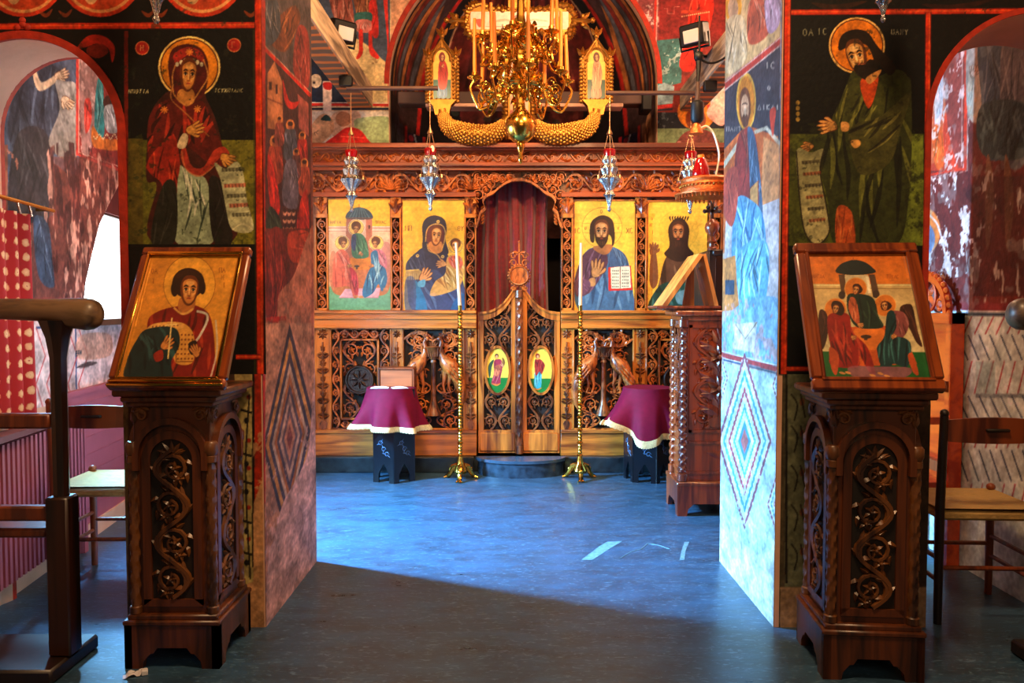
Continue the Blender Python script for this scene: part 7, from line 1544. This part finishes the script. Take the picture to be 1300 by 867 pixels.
p.view(0, 0, 1); p.cut(cutp, sm=False); p.grain(.1, 4); p.build('fresco', FRESCO, bpy.data.objects['wall_east'], label='red stocking leg and orange halo above a green ground')
er = ob('arch_border', MB().strip(arc(acx, aspr, ar, 0, 180, 40), arc(acx, aspr, ar+.045, 0, 180, 40), XZ(EY), -.004, .008), REDLINE, bpy.data.objects['wall_east'])
# apse lining: painted reveals and conch
pa = Paint([(0, 0, 0), (1, 0, 0), (1, 0, 1), (0, 0, 1)], 260, 220, (20, 16, 24), 91, [(0, 100), (100, 100), (100, 0), (0, 0)]); pa.view(0, 0, 1)
for s in (0, 1):
    X = (lambda v: 100-v) if s else (lambda v: v)
    pa.poly([(X(0), -5), (X(22), -5), (X(16), 60), (X(0), 60)], (58, 40, 44)); 
    for k in range(7): pa.fill_line([(X(3+2*k), 0+4*k), (X(2+2.6*k), 20+3*k), (X(3+2*k), 52)], 2.2, ((196, 120, 60), (130, 40, 34), (90, 96, 110))[k % 3], .8)
    pa.line([(X(23), -5), (X(17), 62)], 1.6, (170, 34, 30)); pa.rect(min(X(12), X(19)), 62, max(X(12), X(19)), 100, (22, 28, 56)); 
    for k in range(8): pa.ell(X(15.5)+(1.5 if k % 2 else -1.5), 64+4*k, 1.3, 1.3, (120, 130, 160) if k % 3 else (150, 40, 60)); pa.line([(X(15.5), 62), (X(17), 70), (X(14), 80), (X(16), 95)], .5, (150, 160, 180), sm=True)
    pa.line([(X(11.4), 60), (X(11.4), 100)], 1.3, (170, 40, 40)); pa.line([(X(19.6), 62), (X(19.6), 100)], 1, (170, 40, 40)); pa.rect(min(X(0), X(10)), 60, max(X(0), X(10)), 100, (120, 84, 66) if s else (50, 50, 60)); pa.robe([(X(3), 62), (X(8), 62), (X(8), 100), (X(3), 100)], (160, 120, 90) if s else (60, 60, 74), None, None, 3, 90, 4)
    pa.ell(X(33), 30, 8, 18, (196, 150, 120)); pa.ell(X(33), 30, 7.4, 17, (92, 26, 26)); pa.fill_line([(X(24), 8), (X(30), 12), (X(36), 16)], 2, (170, 40, 34))
pa.robe([(38, 10), (62, 10), (66, 60), (34, 60)], (96, 34, 36), (40, 16, 20), (150, 70, 60), 6, 88, 3, .6); pa.rect(20, 64, 80, 100, (70, 26, 28)); pa.robe([(28, 68), (40, 66), (42, 100), (26, 100)], (96, 50, 44), None, None, 4, 88, 2); pa.robe([(60, 66), (74, 68), (76, 100), (58, 100)], (84, 44, 40), None, None, 4, 88, 6)
for k in range(16): pa.ell(24+52*((k*7) % 16)/16, 50+8*((k*5) % 7)/7, 1.2, 1.2, (60, 76, 70), .7)
pa.grain(.15, 4)
def shell(u, v):
    an = R(180*(1-u)); zc = 2.2+v*2.6
    if zc <= 3.51: rr, z = 1.225, zc
    else: t = (zc-3.51)/1.29*PI/2*.98; rr, z = 1.225*math.cos(t), 3.51+1.225*math.sin(t)
    return (acx+rr*math.cos(an), EY+.06+1.22*rr/1.225*math.sin(an), z)
pa.build('apse_fresco', FRESCO_OLD, bpy.data.objects['wall_apse'], surf=shell, label='dark apse paintings with red ovals and striped reveals')

# small marks on the floor
fl = bpy.data.objects['floor']
def floor_pt(px, py):
    x, v = (px-650)/1000, (433.5-py)/1000; t = EYE/(ST-v*CT); return Vector((x*t, t*(CT+v*ST), 0))
PALE_MARK = mat('pale_floor_mark', (112, 152, 172), .6, 0, .4, 40)  # pale blue-grey marks laid thinly on the floor
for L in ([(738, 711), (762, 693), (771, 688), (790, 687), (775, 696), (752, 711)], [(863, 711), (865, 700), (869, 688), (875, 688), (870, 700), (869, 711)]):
    mb = MB(); P = [floor_pt(*q) for q in L]; mb.prism([(q.x, q.y) for q in P], lambda u, v, d: (u, v, d), .0003, .0012); ob('pale_patch', mb, PALE_MARK, fl)
mb = MB(); mb.tube([tuple(floor_pt(x, y)+Vector((0, 0, .0004))) for x, y in ((787, 709), (800, 701), (814, 697), (822, 690), (835, 692), (850, 697))], .003, 5); ob('pale_streak', mb, PALE_MARK, fl)
q = floor_pt(172, 858); tg = thing('paper_scrap', 'small crumpled white scrap on the floor by the left pedestal foot', 'scrap', (q.x, q.y, 0), R(25)); rr = random.Random(3)
ob('crumple', MB().grid(lambda u, v: ((u-.5)*.09, (v-.5)*.035, .004+.016*rr.random()*(.2 < u < .8)), 9, 5), PAPER, tg, local=True); ob('fold', MB().box((.02, -.018, 0), (.045, .012, .022), .004), PAPER, tg, local=True)
# ------------------------------------------------------------------ camera, light, view
cam = bpy.data.cameras.new('camera'); cam.sensor_width = 36; cam.lens = 1000/1300*36; cam.clip_start = .05
co = bpy.data.objects.new('camera', cam); C.objects.link(co); co.location = (0, 0, EYE); co.rotation_euler = (PI/2 - TH, 0, 0)
bpy.context.scene.camera = co
def lamp(name, kind, loc, energy, col, size=.3, target=None, **k):
    d = bpy.data.lights.new(name, kind); d.energy = energy; d.color = col
    if kind == 'AREA': d.shape = 'RECTANGLE'; d.size = size; d.size_y = k.get('sy', size); 
    elif kind == 'SPOT': d.shadow_soft_size = size; d.spot_size = R(k.get('ang', 70)); d.spot_blend = .6
    else: d.shadow_soft_size = size
    if 'spread' in k: d.spread = R(k['spread'])
    o = bpy.data.objects.new(name, d); C.objects.link(o); o.location = loc
    if target is not None: o.rotation_euler = (Vector(target)-Vector(loc)).to_track_quat('-Z', 'Y').to_euler()
    return o
# cool daylight through the north window, plus unseen warm fill lights added around the nave
lamp('window_daylight', 'AREA', (-2.77, 5.07, 1.86), 1050, (.20, .58, 1.0), .28, (.3, 4.6, .1), sy=.45, spread=112)
lamp('dome_fill', 'POINT', (.2, 5.3, 4.3), 165, (1, .60, .30), .25)  # added fill, no fitting seen; brightens screen and chandelier from above
lamp('west_fill', 'AREA', (.45, 1.8, 4.6), 135, (1, .60, .30), .6, (-.15, 3.5, 1.2), sy=.6)  # unseen overhead fill added for the front walls, stands and near floor
lamp('entrance_fill', 'AREA', (.6, -1.6, 3.2), 38, (1, .60, .30), 2.2, (0, 4, 1.6), sy=1.4)  # weak fill added behind the viewer, without a fitting
for s in (-1, 1): lamp('nave_fill_spot', 'SPOT', (s*.85, 4.25, 4.0), 330, (1, .62, .28), .12, (s*.6, 6.95, 1.55), ang=60)  # two spots out of view, put in to brighten the icon screen
lamp('north_aisle_fill', 'POINT', (-2.05, 4.9, 2.35), 24, (1, .7, .5), .12)  # fill hidden behind the pier, added to lift the left aisle
lamp('south_aisle_fill', 'POINT', (2.0, 6.0, 3.6), 80, (1, .62, .36), .2)  # unseen fill added to warm the right aisle wall
w = bpy.data.worlds.new('world'); bpy.context.scene.world = w; w.use_nodes = True
w.node_tree.nodes['Background'].inputs[0].default_value = (1, .72, .5, 1); w.node_tree.nodes['Background'].inputs[1].default_value = .08
vs = bpy.context.scene.view_settings
vs.view_transform = 'Standard'; vs.look = 'None'; vs.exposure = 0; vs.gamma = 1; vs.use_curve_mapping = False
